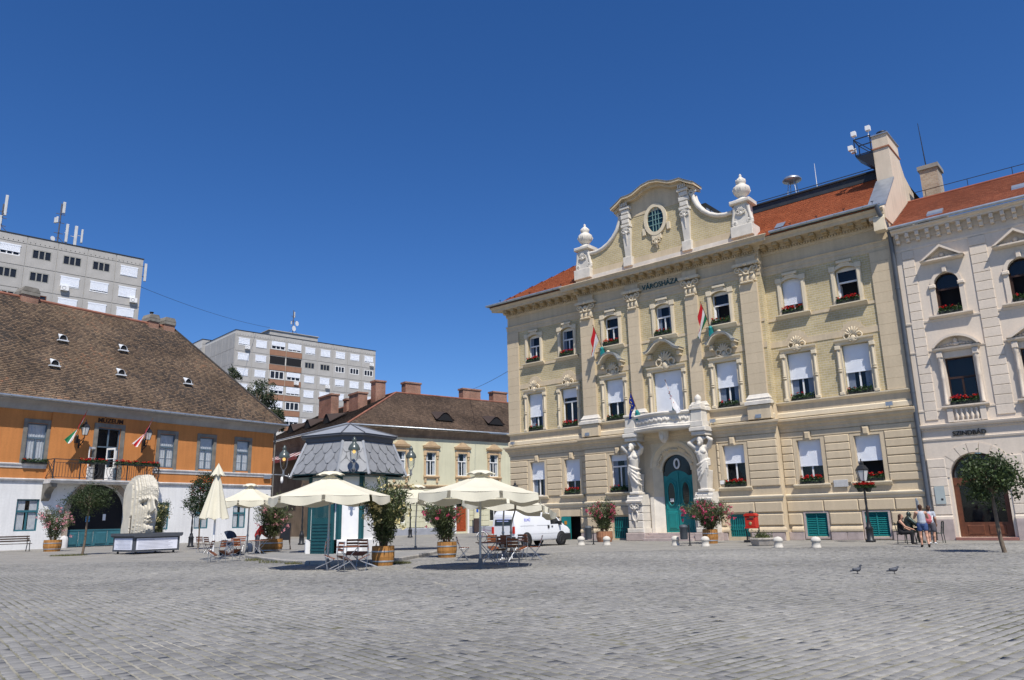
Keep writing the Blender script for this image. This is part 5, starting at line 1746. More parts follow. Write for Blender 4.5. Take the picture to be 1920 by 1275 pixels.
    arch_ring(q, c - 1.06, c + 1.06, 3.0, 1.06, 0.09, yd, yd + 0.06, 18)
    q.build('fanlight_frame', dbrown, dr)
    MB().box(c - 1.16, c + 1.16, 1.4, 1.42, 0, 4.2).build('room', dark, dr)
    MB().block(c - 1.30, c + 1.30, -0.18, 0.5, 0.0, 0.148, 0.012).build('door_step', mat('red_granite_step', (0.30, 0.14, 0.11), 0.6, 0.12, 4), SZ)
m = MB()
m.box(0.22, 0.66, -0.085, -0.055, 1.75, 2.62)
pq = m.build('glass_plaque', mat('frosted_plaque', (0.42, 0.46, 0.44), 0.25, 0.05, 5, spec=0.5), SZ)
MB().box(0.46, 0.56, -0.09, -0.086, 1.92, 2.02).build('plaque_mark', dmetal, pq)
for bi, k in ((0, 1), (1, 2)):
    flower_box(MSZ, BC[bi], -0.06, 11.25, 1.05, k, ('sparse red' if bi == 0 else 'mostly green') + ' geranium box under an arched window of the pale house')
flower_box(MSZ, BC[0], -0.06, 6.58, 1.25, 0, 'full red geranium box above the small balustrade of the pale house')
# ------------------------------------------------------------------ orange museum on the left (frame origin: its right corner)
MU = thing('museum', 'orange and white two-storey museum with balcony, arched gate and steep old tiled roof', 'building', (-24.42, 76.70, 0), R(56.32))
MMU = Matrix.Translation((-24.42, 76.70, 0)) @ Matrix.Rotation(R(56.32), 4, 'Z')
orange = mat('orange_render', (0.54, 0.215, 0.066), 0.88, 0.08, 0.6, 0.08, 30, streak=0.12, fine=0.05)
muwhite = mat('limewash', (0.76, 0.75, 0.73), 0.9, 0.06, 0.5, 0.15, 18, streak=0.08, fine=0.04)
greyst = mat('weathered_grey_stone', (0.20, 0.185, 0.16), 0.9, 0.25, 1.8, 0.2, 25, streak=0.15)
bandw = mat('pale_band', (0.60, 0.58, 0.56), 0.9, 0.12, 1.2, 0.1, 20, streak=0.2)
covem = mat('grey_cove', (0.33, 0.32, 0.31), 0.9, 0.12, 0.8, streak=0.1)
bluef = mat('slate_blue_frame', (0.10, 0.14, 0.18), 0.5, 0.1, 4)
tealf = mat('faded_teal_frame', (0.035, 0.13, 0.16), 0.5, 0.1, 4)
ML = -33.0
UW = [-26.3, -22.34, -11.52, -7.58, -3.59]
GWN = [(-22.34, 1.60, 1.34, 3.69), (-11.5, 1.45, 1.2, 3.5), (-7.58, 1.45, 1.2, 3.45), (-3.54, 1.45, 1.16, 3.40), (-26.3, 1.6, 1.34, 3.69)]
AC = -17.0
m = MB()
hs = [(c - 0.73, c + 0.73, 6.50, 9.42, 0.28) for c in UW]
wall(m, ML, -21.4, 5.2, 11.0, 0, [h for h in hs if h[1] < -21.4])
wall(m, -12.75, 0, 5.2, 11.0, 0, [h for h in hs if h[0] > -12.8])
wall(m, -21.4, -12.75, 5.2, 11.0, -0.14, [(-17.76, -15.86, 5.25, 9.50, 0.30)])
for x in (-21.4, -12.75):
    m.quad((x, -0.14, 5.2), (x, 0, 5.2), (x, 0, 11), (x, -0.14, 11))
m.quad((0, 0, 5.2), (0, 14, 5.2), (0, 14, 11), (0, 0, 11))
m.build('orange_wall', orange, MU)
m = MB()
wall(m, ML, 0, 0, 5.2, 0, [(c - w / 2, c + w / 2, a, b, 0.28) for c, w, a, b in GWN] + [(AC - 2.3, AC + 2.3, 0, 4.92, 0.6)])
arch_fill(m, AC - 2.3, AC + 2.3, 2.75, 2.17, 4.92, 0, 0.6, 22)
m.quad((0, 0, 0), (0, 14, 0), (0, 14, 5.2), (0, 0, 5.2))
m.build('white_wall', muwhite, MU)
for a, b in ((ML, -21.4), (-12.75, 0)):
    MB().mould([(0, 4.92), (0.05, 4.93), (0.06, 5.02), (0.15, 5.10), (0.17, 5.18), (0, 5.24)], a, b).build('floor_band', bandw, MU)
    MB().mould([(0, 5.98), (0.05, 6.0), (0.07, 6.18), (0.13, 6.24), (0.14, 6.32), (0, 6.36)], a, b).build('sill_band', bandw, MU)
MB().mould([(0.0, 10.38), (0.16, 10.42), (0.20, 10.55), (0.34, 10.78), (0.62, 10.98), (0.84, 11.04), (0.86, 11.14), (0, 11.16)], ML, 0, 0, 0.9).build('cove_cornice', covem, MU)
# right flank eaves
m = MB(Matrix.Rotation(PI / 2, 4, 'Z'))
m.mould([(0.0, 10.38), (0.16, 10.42), (0.34, 10.78), (0.62, 10.98), (0.86, 11.14), (0, 11.16)], 0, 14, 0.9, 0)
m.build('cove_cornice', covem, MU)
for i, c in enumerate(UW):
    window(MU, c, 6.50, 9.42, 1.46, 0.09, bluef, transom=0.62, curtain=(curtw, 1.0), ft=0.10)
    s = MB()
    for sg in (-1, 1):
        s.box(c + sg * 0.87 - 0.14, c + sg * 0.87 + 0.14, -0.05, 0.005, 6.36, 9.44)
        s.box(c + sg * 0.745 - 0.04, c + sg * 0.745 + 0.0, -0.045, 0.15, 6.50, 9.43) if sg > 0 else s.box(c - 0.745, c - 0.705, -0.045, 0.15, 6.50, 9.43)
    s.box(c - 1.01, c + 1.01, -0.05, 0.005, 9.442, 9.74)
    s.build('stone_surround', greyst, MU)
    if i in (2, 3, 4):
        s = MB()
        s.box(c - 0.62, c + 0.62, 0.14, 0.16, 7.35, 7.39)
        s.build('glazing_bar', white, MU)
for c, w, a, b in GWN:
    window(MU, c, a, b, w, 0.08, tealf, transom=0.62, curtain=(curtw, 0.8), ft=0.11)
# balcony door, one leaf open
window(MU, AX * 0 - 16.81, 7.9, 9.50, 1.88, -0.02, bluef, transom=1.0, curtain=None, ft=0.10)
s = MB()
for sg in (-1, 1):
    s.box(-16.81 + sg * 1.12 - 0.17, -16.81 + sg * 1.12 + 0.17, -0.20, -0.135, 5.25, 9.52)
s.box(-16.81 - 1.29, -16.81 + 1.29, -0.20, -0.135, 9.522, 9.86)
s.build('stone_surround', greyst, MU)
def leaf(x, y, ang, fm, nm):
    d = MB()
    d.box(0, 0.08, -0.03, 0.03, 5.26, 7.85)
    d.box(0.82, 0.90, -0.03, 0.03, 5.26, 7.85)
    for z0, z1 in ((5.26, 5.40), (6.15, 6.27), (6.95, 7.0), (7.72, 7.85)):
        d.box(0.08, 0.82, -0.028, 0.028, z0, z1)
    d.box(0.08, 0.82, -0.015, 0.015, 5.40, 6.15)
    o = d.build(nm, fm, MU, loc=(x, y, 0), rz=ang)
    for z0, z1 in ((6.27, 6.95), (7.0, 7.72)):
        MB().quad((0.08, 0, z0), (0.82, 0, z0), (0.82, 0, z1), (0.08, 0, z1)).build('pane', gm, o)
leaf(-17.74, -0.10, R(-150), white, 'balcony_door_leaf')
leaf(-15.88, -0.06, R(180), bluef, 'balcony_door_leaf')
leaf(-16.84, -0.06, R(-75), white, 'balcony_door_leaf')
MB().box(-17.76, -15.86, 0.5, 0.52, 5.25, 9.5).build('room', dark, MU)
# gate
s = MB()
arch_ring(s, AC - 2.3, AC + 2.3, 2.75, 2.17, 0.42, -0.10, 0.005, 24)
for sg in (-1, 1):
    x = AC + sg * 2.51
    s.box(x - 0.21, x + 0.21, -0.10, 0.005, 0.0, 2.75)
s.build('gate_arch', mat('tan_arch_stone', (0.36, 0.29, 0.23), 0.9, 0.2, 2, 0.2, 20), MU)
s = MB()
for k in range(4):
    x0 = AC - 2.3 + 1.15 * k
    s.block(x0 + 0.02, x0 + 1.13, 0.38, 0.46, 0.06, 1.25, 0.03)
    s.block(x0 + 0.16, x0 + 0.99, 0.33, 0.38, 0.20, 1.10, 0.03)
s.box(AC - 2.3, AC + 2.3, 0.36, 0.46, 1.25, 1.36)
gt = s.build('gate', tealf, MU)
MB().box(AC - 2.3, AC + 2.3, 0.5, 0.55, 1.2, 4.95).build('gate_recess_shade', dark, gt)  # near-black sheet: shade of the open archway put into the colour
MB().box(AC - 0.75, AC - 0.42, 0.40, 0.42, 1.95, 2.40).build('blue_notice', mat('blue_notice', (0.06, 0.25, 0.50), 0.5), gt)
MB().box(AC + 0.62, AC + 0.86, 0.40, 0.42, 2.05, 2.55).build('white_notice', white, gt)
for sg in (-1, 1):
    MB().lathe([(0.30, 0), (0.30, 0.6), (0.24, 0.85), (0.0, 0.95)], 12, (AC + sg * 2.62, -0.35, 0)).build('guard_stone', bandw, MU)
# balcony
s = MB()
s.mould([(0, 4.86), (1.05, 4.86), (1.15, 4.94), (1.18, 5.04), (1.30, 5.08), (1.30, 5.20), (0, 5.20)], -21.5, -12.75)
s.build('balcony_slab', bandw, MU)
for x in (-21.2, -13.1):
    s = MB()
    s.prism([(0.0, 3.55), (-0.28, 3.75), (-0.36, 4.1), (-0.7, 4.45), (-1.05, 4.6), (-1.1, 4.858), (0.0, 4.858)], x - 0.28, x + 0.28, ax='x')
    s.build('balcony_console', greyst, MU)
ir = MB()
yR = -1.22
xs = [-21.4, -19.4, -17.5, -15.6, -13.9, -12.85]
for x in xs:
    ir.bar((x, yR, 5.2), (x, yR, 6.72), 0.07)
for x0, x1 in zip(xs[:-1], xs[1:]):
    ir.bar((x0, yR, 6.70), (x1, yR, 6.70), 0.06)
    ir.bar((x0, yR, 6.45), (x1, yR, 6.45), 0.035)
    ir.bar((x0, yR, 5.34), (x1, yR, 5.34), 0.04)
for k, (x0, x1) in enumerate(zip(xs[:-1], xs[1:])):
    n = 9
    if k in (0, 3):
        for j in range(1, n):
            x = x0 + (x1 - x0) * j / n
            ir.bar((x, yR, 5.34), (x, yR, 6.45), 0.025)
    else:
        xc, r0 = (x0 + x1) / 2, min(0.5, (x1 - x0) / 2 - 0.1)
        for sc_ in (1.0, 0.45):
            ir.tube([(xc + r0 * sc_ * math.cos(t), yR, 5.9 + r0 * sc_ * math.sin(t)) for t in [2 * PI * q / 20 for q in range(21)]], 0.02, 5)
        for q in range(10):
            t = 2 * PI * q / 10
            ir.bar((xc + 0.18 * math.cos(t), yR, 5.9 + 0.18 * math.sin(t)), (xc + r0 * math.cos(t), yR, 5.9 + r0 * math.sin(t)), 0.02)
        for sg in (-1, 1):
            ir.tube([(xc + sg * (r0 + 0.05 + 0.2 * math.sin(t)), yR, 5.36 + 1.08 * t / PI) for t in [PI * q / 10 for q in range(11)]], 0.018, 5)
for x in (xs[0], xs[-1]):
    ir.bar((x, yR, 6.70), (x, -0.1, 6.70), 0.06)
    ir.bar((x, yR, 5.34), (x, -0.1, 5.34), 0.04)
    for a, b in ((5.34, 6.7), (6.7, 5.34)):
        ir.bar((x, yR, a), (x, -0.14, b), 0.025)
        ir.bar((x, yR, (a + b) / 2), (x, -0.14, b), 0.025)
ir.build('balcony_railing', mat('iron_railing', (0.035, 0.040, 0.045), 0.5, 0.1, 5), MU)
put('lettering', text_mesh('MÚZEUM', 0.52, 0.03, 0.004, 1.0), mat('dark_brown_letters', (0.045, 0.02, 0.012), 0.6, 0), MU, loc=(-16.81, -0.19, 9.93))
# roof
ot = mat('old_mottled_tiles', (0.2, 0.1, 0.06), 0.85, 0.22, 0.35, attr='tone', ramp=[(0, (0.050, 0.044, 0.040)), (0.25, (0.10, 0.078, 0.062)), (0.5, (0.175, 0.120, 0.082)), (0.78, (0.245, 0.172, 0.112)), (0.94, (0.29, 0.150, 0.088)), (1, (0.36, 0.22, 0.145))], spec=0.15)
sv = math.hypot(7.9, 9.85)
vd = (0, 7.9 / sv, 9.85 / sv)
tiles(MU, 'roof_tiles', (0, -0.9, 11.16), (1, 0, 0), vd, [(ML, 0), (0.9, 0), (-7.6, sv), (ML, sv)], 0.225, 0.205, ot, 21, 0.03, 0.012)
sv2 = math.hypot(8.5, 9.85)
m = MB()
tiles(MU, 'roof_tiles', (0.9, 0, 11.16), (0, 1, 0), (-8.5 / sv2, 0, 9.85 / sv2), [(-0.9, 0), (15, 0), (7.0, sv2)], 0.225, 0.205, ot, 22, 0.03, 0.012)
rd = mat('red_ridge_tiles', (0.25, 0.105, 0.068), 0.85, 0.3, 1.5, 0.1, 10)
m = MB()
m.tube([(ML, 7.0, 21.02), (-7.6, 7.0, 21.02)], 0.16, 8)
m.build('ridge_tiles', rd, MU)
m = MB()
m.tube([(-7.6, 7.0, 21.02), (0.9, -0.9, 11.20)], 0.13, 8)
m.build('hip_tiles', ot, MU)
g = MB()
g.tube([(ML, -1.0, 11.22), (1.0, -1.0, 11.22)], 0.10, 10)
gt = g.build('gutter', zinc, MU)
k = MB()
for j in range(24):
    x = ML + 1.0 + j * 1.42
    k.bar((x, -1.12, 11.18), (x, -0.85, 11.38), 0.035)
    k.bar((x + 0.5, -0.55, 11.6), (x + 0.5, -0.60, 11.9), 0.03)
k.build('gutter_bracket', dmetal, gt)
m = MB()
m.tube([(0.02, -0.12, 11.1), (0.10, -0.12, 10.3), (0.10, -0.12, 0.1)], 0.07, 8)
m.build('downpipe', greyst, MU)
def lucarne(x, v):
    yb, zb = -0.9 + v * vd[1], 11.16 + v * vd[2]
    n = 10
    fr = [(x - 0.30 * math.cos(PI * t / n), 0.42 * math.sin(PI * t / n)) for t in range(n + 1)]
    s = MB()
    f0 = [(a, yb - 0.30, zb + 0.04 + b) for a, b in fr]
    f1 = [(x + (a - x) * 1.12, yb - 0.34, zb + 0.02 + b * 1.12) for a, b in fr]
    bk_ = [(a * 0.3 + x * 0.7, yb + 0.55, zb + 0.72) for a, b in fr]
    for i in range(n):
        s.add([f1[i], f1[i + 1], bk_[i + 1], bk_[i]], [(0, 1, 2, 3)], True)
        s.add([f0[i], f0[i + 1], f1[i + 1], f1[i]], [(0, 1, 2, 3)])
    s.box(x - 0.42, x + 0.42, yb - 0.42, yb - 0.1, zb - 0.06, zb + 0.04)
    o = s.build('roof_vent', mat('pale_zinc', (0.62, 0.64, 0.66), 0.5, 0.1, 3), MU)
    MB().add([(a, yb - 0.25, z) for a, _, z in f0], [tuple(range(n + 1))]).build('vent_opening', dark, o)
for x, z in ((-19.6, 17.3), (-14.3, 17.35), (-21.0, 14.6), (-15.45, 14.65), (-8.95, 14.75), (-26.0, 14.6)):
    lucarne(x, (z - 11.16) / vd[2] - 0.3)
rbrick = brick_mat('red_chimney_brick', (0.34, 0.13, 0.075), (0.24, 0.085, 0.05), (0.34, 0.28, 0.22), 0.26, 0.085, 0.014, 0.5, 0.25)
for x, w in ((-21.3, 1.5), (-9.9, 1.15), (-8.25, 1.3)):
    s = MB()
    s.box(x - w / 2 + 0.06, x + w / 2 - 0.06, 6.6, 7.8, 20.2, 21.2)
    c = s.build('chimney', rbrick, MU)
    s = MB()
    s.block(x - w / 2, x + w / 2, 6.5, 7.9, 21.2, 21.55, 0.05)
    s.prism([(x - w / 2, 21.55), (x + w / 2, 21.55), (x + w * 0.36, 21.95), (x - w * 0.36, 21.95)], 6.5, 7.9)
    s.build('chimney_cap', mat('lichen_cement', (0.22, 0.20, 0.17), 0.95, 0.25, 3, 0.3, 15), c)
MB().lathe([(0.18, 21.9), (0.14, 22.2), (0.2, 22.22), (0.2, 22.3)], 10, (-9.9, 7.2, 0)).build('flue', dmetal, MU)

# wall lanterns and flags on the museum
lampg = mat('lantern_glass', (0.80, 0.80, 0.78), 0.25, 0.05, 4, transl=0.3)
def lantern_head(parent, z, s=1.0, hexn=6):
    h = MB()
    h.lathe([(0.17 * s, z - 0.02), (0.18 * s, z)], hexn, smooth=False)
    h.lathe([(0.31 * s, z + 0.52 * s), (0.32 * s, z + 0.56 * s), (0.20 * s, z + 0.74 * s), (0.10 * s, z + 0.80 * s), (0.10 * s, z + 0.88 * s), (0.03 * s, z + 0.96 * s), (0.03 * s, z + 1.08 * s), (0, z + 1.12 * s)], hexn, smooth=False)
    for k in range(hexn):
        a = 2 * PI * k / hexn
        h.bar((0.17 * s * math.cos(a), 0.17 * s * math.sin(a), z), (0.30 * s * math.cos(a), 0.30 * s * math.sin(a), z + 0.53 * s), 0.022 * s)
    h.build('lantern_frame', dmetal, parent)
    MB().lathe([(0.165 * s, z + 0.01), (0.29 * s, z + 0.52 * s)], hexn, smooth=False).build('lantern_glass', lampg, parent)
for x, lb in ((-19.2, 'black wall lantern beside the tricolour flag on the museum'), (-13.9, 'black wall lantern beside the striped flag on the museum')):
    t = thing('wall_lantern', lb, 'lantern', MMU @ Vector((x, -0.95, 8.55)), R(56.3), 'wall lanterns on the museum')
    lantern_head(t, 0.15, 1.15)
    s = MB()
    s.tube([(0, 0.82, -0.75), (0, 0.5, -0.55), (0, 0.15, -0.35), (0, 0, 0.0), (0, 0, 0.14)], 0.035, 6)
    s.tube([(0, 0.82, -0.2), (0, 0.45, -0.25), (0, 0.1, -0.05)], 0.025, 6)
    s.tube([(0, 0.45 + 0.16 * math.cos(q), -0.36 + 0.16 * math.sin(q)) for q in [2 * PI * k / 12 for k in range(11)]], 0.02, 5)
    s.box(-0.06, 0.06, 0.78, 0.83, -0.85, -0.1)
    s.build('bracket', dmetal, t)
flag(MMU, -19.55, -0.35, 8.5, (0.02, -0.48, 0.86), 2.4, ['red', 'white', 'green'], 'red, white and green flag on the museum front', 1.9, seed=5, spread=1.5, base=dmetal)
flag(MMU, -13.95, -0.35, 8.6, (0.03, -0.48, 0.86), 2.2, ['red', 'white', 'red', 'white', 'red', 'white'], 'red and white striped flag on the museum front', 1.8, seed=6, spread=1.7, base=dmetal)
for x, w, k, lb in ((-22.34, 1.5, 2, 'mostly green flower box on the museum window sill left of the balcony'), ):
    flower_box(MMU, x, -0.2, 6.36, w * 1.2, k, lb)
for x, w, lb in ((-18.5, 2.2, 'leftmost red geranium box hanging on the museum balcony rail'), (-15.75, 2.0, 'middle red geranium box hanging on the museum balcony rail'), (-13.75, 1.8, 'rightmost red geranium box hanging on the museum balcony rail')):
    flower_box(MMU, x, -1.32, 6.42, w, 0, lb)
# security camera on its arm at the corner
t = thing('security_camera', 'white dome camera on an arm at the museum corner', 'camera', MMU @ Vector((-0.15, -0.1, 6.2)), R(56.3))
s = MB()
s.tube([(0, 0, 0), (0.25, 0, 0.1), (1.35, 0, 0.1), (1.35, 0, -0.1)], 0.05, 6)
s.box(-0.9, -0.15, -0.12, 0.0, -0.35, 0.0)
s.build('arm', zinc, t)
MB().lathe([(0.0, -0.75), (0.12, -0.68), (0.15, -0.45), (0.10, -0.1), (0, -0.1)], 12, (1.35, 0, 0)).build('dome', white, t)
# ------------------------------------------------------------------ pale green corner house behind the kiosk
HO = thing('corner_house', 'pale green two-storey corner house with brown tiled hip roof and ornate window hoods', 'building', (-16.98, 77.93, 0), R(38))
MHO = Matrix.Translation((-16.98, 77.93, 0)) @ Matrix.Rotation(R(38), 4, 'Z')
pgreen = mat('pale_green_render', (0.60, 0.575, 0.41), 0.88, 0.06, 0.6, 0.06, 30, streak=0.08)
tanst = mat('tan_window_stone', (0.52, 0.37, 0.22), 0.88, 0.15, 2, 0.1, 25)
tawny = mat('shaded_weathered_flank', (0.20, 0.15, 0.11), 0.9, 0.25, 0.7, 0.1, 20, streak=0.2)  # flank's deep eave shade put into the brown; streaks are weathering
greypl = mat('grey_plinth', (0.30, 0.31, 0.34), 0.9, 0.1, 2)
HC = [2.0, 6.0, 9.85, 14.0, 18.45, 22.8]
HW = 26.0
m = MB()
hol = [(c - 0.65, c + 0.65, 6.3, 8.8, 0.22) for c in HC] + [(c - 0.68, c + 0.68, 1.28, 3.7, 0.22) for c in HC if c != 14.0] + [(13.1, 14.6, 0.2, 3.6, 0.4)]
wall(m, 0, HW, 0, 11.2, 0, hol)
m.build('front_wall', pgreen, HO)
m = MB()
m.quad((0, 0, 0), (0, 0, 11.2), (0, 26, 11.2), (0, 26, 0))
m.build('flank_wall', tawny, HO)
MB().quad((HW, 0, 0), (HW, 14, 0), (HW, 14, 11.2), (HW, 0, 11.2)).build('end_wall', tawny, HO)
MB().mould([(0, 0), (0.10, 0), (0.10, 0.62), (0.05, 0.70), (0, 0.71)], 0, 13.0).build('plinth', greypl, HO)
MB().mould([(0, 0), (0.10, 0), (0.10, 0.62), (0.05, 0.70), (0, 0.71)], 14.7, HW).build('plinth', greypl, HO)
for r in range(7):
    z0 = 0.75 + r * 0.58
    cuts = [0.02] + [v for c in HC for v in ((c - 0.85, c + 0.85) if z0 < 3.8 else ())] + [HW]
    for a, b in zip(cuts[0::2], cuts[1::2]):
        MB().block(a, b, -0.05, 0.0, z0 + 0.02, z0 + 0.56, 0.02).build('rustic_band', pgreen, HO)
MB().mould([(0, 4.86), (0.06, 4.88), (0.10, 5.0), (0.22, 5.1), (0.24, 5.2), (0, 5.24)], 0, HW).build('floor_cornice', tanst, HO)
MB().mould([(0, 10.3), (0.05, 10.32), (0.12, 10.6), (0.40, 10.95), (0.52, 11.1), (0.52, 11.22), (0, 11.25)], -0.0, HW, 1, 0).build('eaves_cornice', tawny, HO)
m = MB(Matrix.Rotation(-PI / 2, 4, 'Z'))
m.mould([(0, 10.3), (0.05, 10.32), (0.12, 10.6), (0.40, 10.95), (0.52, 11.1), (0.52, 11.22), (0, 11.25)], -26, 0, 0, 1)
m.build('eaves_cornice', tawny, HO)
redwood = mat('red_brown_wood', (0.30, 0.06, 0.02), 0.5, 0.2, 5)
for c in HC:
    window(HO, c, 6.3, 8.8, 1.3, 0.14, white, transom=0.64, curtain=(curtw, 0.55), single_pane=True)
    s = MB()
    for sg in (-1, 1):
        x = c + sg * 0.80
        s.box(x - 0.13, x + 0.13, -0.08, 0.004, 6.1, 8.95)
        s.block(x - 0.16, x + 0.16, -0.20, 0, 8.4, 8.95, 0.04)
        s.block(x - 0.11, x + 0.11, -0.15, 0, 8.05, 8.38, 0.04)
    s.box(c - 0.67, c + 0.67, -0.05, 0.004, 8.80, 9.2)
    s.build('window_surround', tanst, HO)
    s = MB()
    s.mould([(0, 9.2), (0.12, 9.22), (0.28, 9.34), (0.30, 9.46), (0, 9.5)], c - 1.05, c + 1.05, 0.2, 0.2)
    a = [(c - 1.1, 9.5), (c - 0.75, 9.62), (c - 0.4, 9.9), (c, 10.02), (c + 0.4, 9.9), (c + 0.75, 9.62), (c + 1.1, 9.5)]
    s.prism(a, -0.22, 0.004)
    s.build('window_hood', tanst, HO)
    s = MB()
    s.mould([(0, 5.95), (0.14, 6.0), (0.22, 6.1), (0.22, 6.22), (0, 6.28)], c - 0.98, c + 0.98, 0.1, 0.1)
    for sg in (-1, 1):
        s.block(c + sg * 0.75 - 0.12, c + sg * 0.75 + 0.12, -0.14, 0, 5.5, 5.96, 0.03)
    s.build('window_sill', tanst, HO)
    if c != 14.0:
        window(HO, c, 1.28, 3.7, 1.36, 0.14, white, transom=0.62, single_pane=True)
s = MB()
s.box(13.1, 13.3, 0.25, 0.33, 0.2, 3.6)
s.box(14.4, 14.6, 0.25, 0.33, 0.2, 3.6)
s.box(13.3, 14.4, 0.25, 0.33, 2.7, 2.9)
for a, b in ((13.3, 13.84), (13.86, 14.4)):
    s.block(a, b, 0.24, 0.33, 0.2, 2.7, 0.03)
    s.block(a + 0.1, b - 0.1, 0.20, 0.24, 0.4, 1.3, 0.03)
s.build('door', redwood, HO)
MB().box(13.1, 14.6, 0.34, 0.36, 0.2, 3.6).build('door_recess', dark, HO)
s = MB()
s.box(14.62, 14.82, -0.12, 0.004, 0.0, 3.7)
s.box(12.88, 13.08, -0.12, 0.004, 0.0, 3.7)
s.build('door_jamb', white, HO)
# roofs
bt = mat('brown_scale_tiles', (0.1, 0.07, 0.05), 0.85, 0.2, 0.4, attr='tone', ramp=[(0, (0.045, 0.034, 0.028)), (0.5, (0.105, 0.072, 0.052)), (1, (0.17, 0.115, 0.08))], spec=0.15)
hx, hy, hz, ez = 8.8, 6.2, 16.25, 11.3
sv = math.hypot(hy + 0.6, hz - ez)
tiles(HO, 'roof_tiles', (0, -0.6, ez), (1, 0, 0), (0, (hy + 0.6) / sv, (hz - ez) / sv), [(-0.6, 0), (HW, 0), (HW, sv), (hx, sv)], 0.26, 0.22, bt, 31, 0.03)
sw = math.hypot(hx + 0.6, hz - ez)
tiles(HO, 'roof_tiles', (-0.6, 0, ez), (0, -1, 0), ((hx + 0.6) / sw, 0, (hz - ez) / sw), [(0.6, 0), (-27, 0), (-27, sw), (-hy, sw)], 0.26, 0.22, bt, 32, 0.03)
m = MB()
m.quad((hx, hy, hz), (HW, hy, hz), (HW, hy + 7, ez), (hx + 7, hy + 7, ez))
m.quad((hx, hy, hz), (hx, 27, hz), (hx + 7, 27, ez), (hx + 7, hy + 7, ez))
m.build('rear_roof', MATS['roof_under'], HO)
m = MB()
m.tube([(-0.6, -0.6, ez + 0.05), (hx, hy, hz + 0.05)], 0.12, 8)
m.build('hip_tiles', rd, HO)
MB().tube([(hx, hy, hz + 0.05), (HW, hy, hz + 0.05)], 0.12, 8).build('ridge_tiles', rd, HO)
MB().tube([(hx, hy, hz + 0.05), (hx, 27, hz + 0.05)], 0.12, 8).build('ridge_tiles', rd, HO)
MB().tube([(-0.72, 27, ez), (-0.72, -0.72, ez), (HW, -0.72, ez)], 0.09, 8).build('gutter', zinc, HO)
def eyebrow(axis, u, v, w, h):
    if axis == 'f':
        k, o, e = ((hy + 0.6) / sv, (hz - ez) / sv), (0, -0.6), 'f'
        P = lambda a, out, z: (u + a, -0.6 + v * k[0] - out, ez + v * k[1] + z)
    else:
        k = ((hx + 0.6) / sw, (hz - ez) / sw)
        P = lambda a, out, z: (-0.6 + v * k[0] - out, u - a, ez + v * k[1] + z)
    n = 12
    s = MB()
    prof = [(-w / 2 + w * t / n, h * (0.5 - 0.5 * math.cos(2 * PI * t / n)) ** 0.8) for t in range(n + 1)]
    f = [P(a, 0.35, b + 0.02) for a, b in prof]
    g2 = [P(a * 1.15, 0.45, b + 0.10) for a, b in prof]
    bk2 = [P(a * 0.6, -1.9, 1.35) for a, b in prof]
    for i in range(n):
        s.add([g2[i], g2[i + 1], bk2[i + 1], bk2[i]], [(0, 1, 2, 3)], True)
        s.add([f[i], f[i + 1], g2[i + 1], g2[i]], [(0, 1, 2, 3)])
    o = s.build('eyebrow_dormer', MATS['roof_under'], HO)
    MB().add(f, [tuple(range(n + 1))]).build('dormer_opening', dark, o)
for u, v in ((12.2, 2.1), (19.4, 2.0)):
    eyebrow('f', u, v, 2.2, 0.85)
for u, v in ((8.8, 2.6), (14.2, 2.6), (19.4, 2.6)):
    eyebrow('l', u, v, 2.0, 0.95)
for x, y, w, d, z0, z1 in ((7.4, 8.0, 1.3, 1.2, 14.5, 17.6), (11.2, 6.8, 2.1, 1.0, 15.3, 17.55), (19.8, 6.8, 2.7, 1.0, 15.3, 17.5), (24.3, 6.8, 2.2, 1.0, 15.3, 17.5), (4.4, 15.2, 1.0, 3.6, 12.8, 16.6), (5.6, 9.6, 1.2, 2.4, 13.5, 16.2), (6.0, 13.0, 0.9, 0.9, 13.5, 16.0)):
    c = MB().box(x - w / 2, x + w / 2, y - d / 2, y + d / 2, z0, z1).build('chimney', rbrick, HO)
    MB().block(x - w / 2 - 0.1, x + w / 2 + 0.1, y - d / 2 - 0.1, y + d / 2 + 0.1, z1, z1 + 0.22, 0.03).build('chimney_cap', rbrick, c)
# awning on the shaded flank
s = MB()
for k in range(14):
    y0 = 10.0 + k * 0.9
    s.quad((0, y0, 9.6), (0, y0 + 0.9, 9.6), (-1.5, y0 + 0.9, 8.8), (-1.5, y0, 8.8))
    s.quad((-1.5, y0, 8.8), (-1.5, y0 + 0.9, 8.8), (-1.5, y0 + 0.9, 8.45), (-1.5, y0, 8.45))
aw = s.build('awning', mat('faded_red_awning', (0.24, 0.05, 0.05), 0.8, 0.15, 2), HO)
for k in range(7):
    MB().quad((-0.01, 10.0 + k * 1.8, 9.61), (-0.01, 10.9 + k * 1.8, 9.61), (-1.51, 10.9 + k * 1.8, 8.81), (-1.51, 10.0 + k * 1.8, 8.81)).build('awning_stripe', mat('faded_white_awning', (0.5, 0.45, 0.45), 0.8), aw)
o = put('awning_lettering', text_mesh('TEK', 0.7, 0.01, 0.01), white, aw)
o.location, o.rotation_euler = (-1.2, 20.0, 9.2), (0, 0, R(-90))

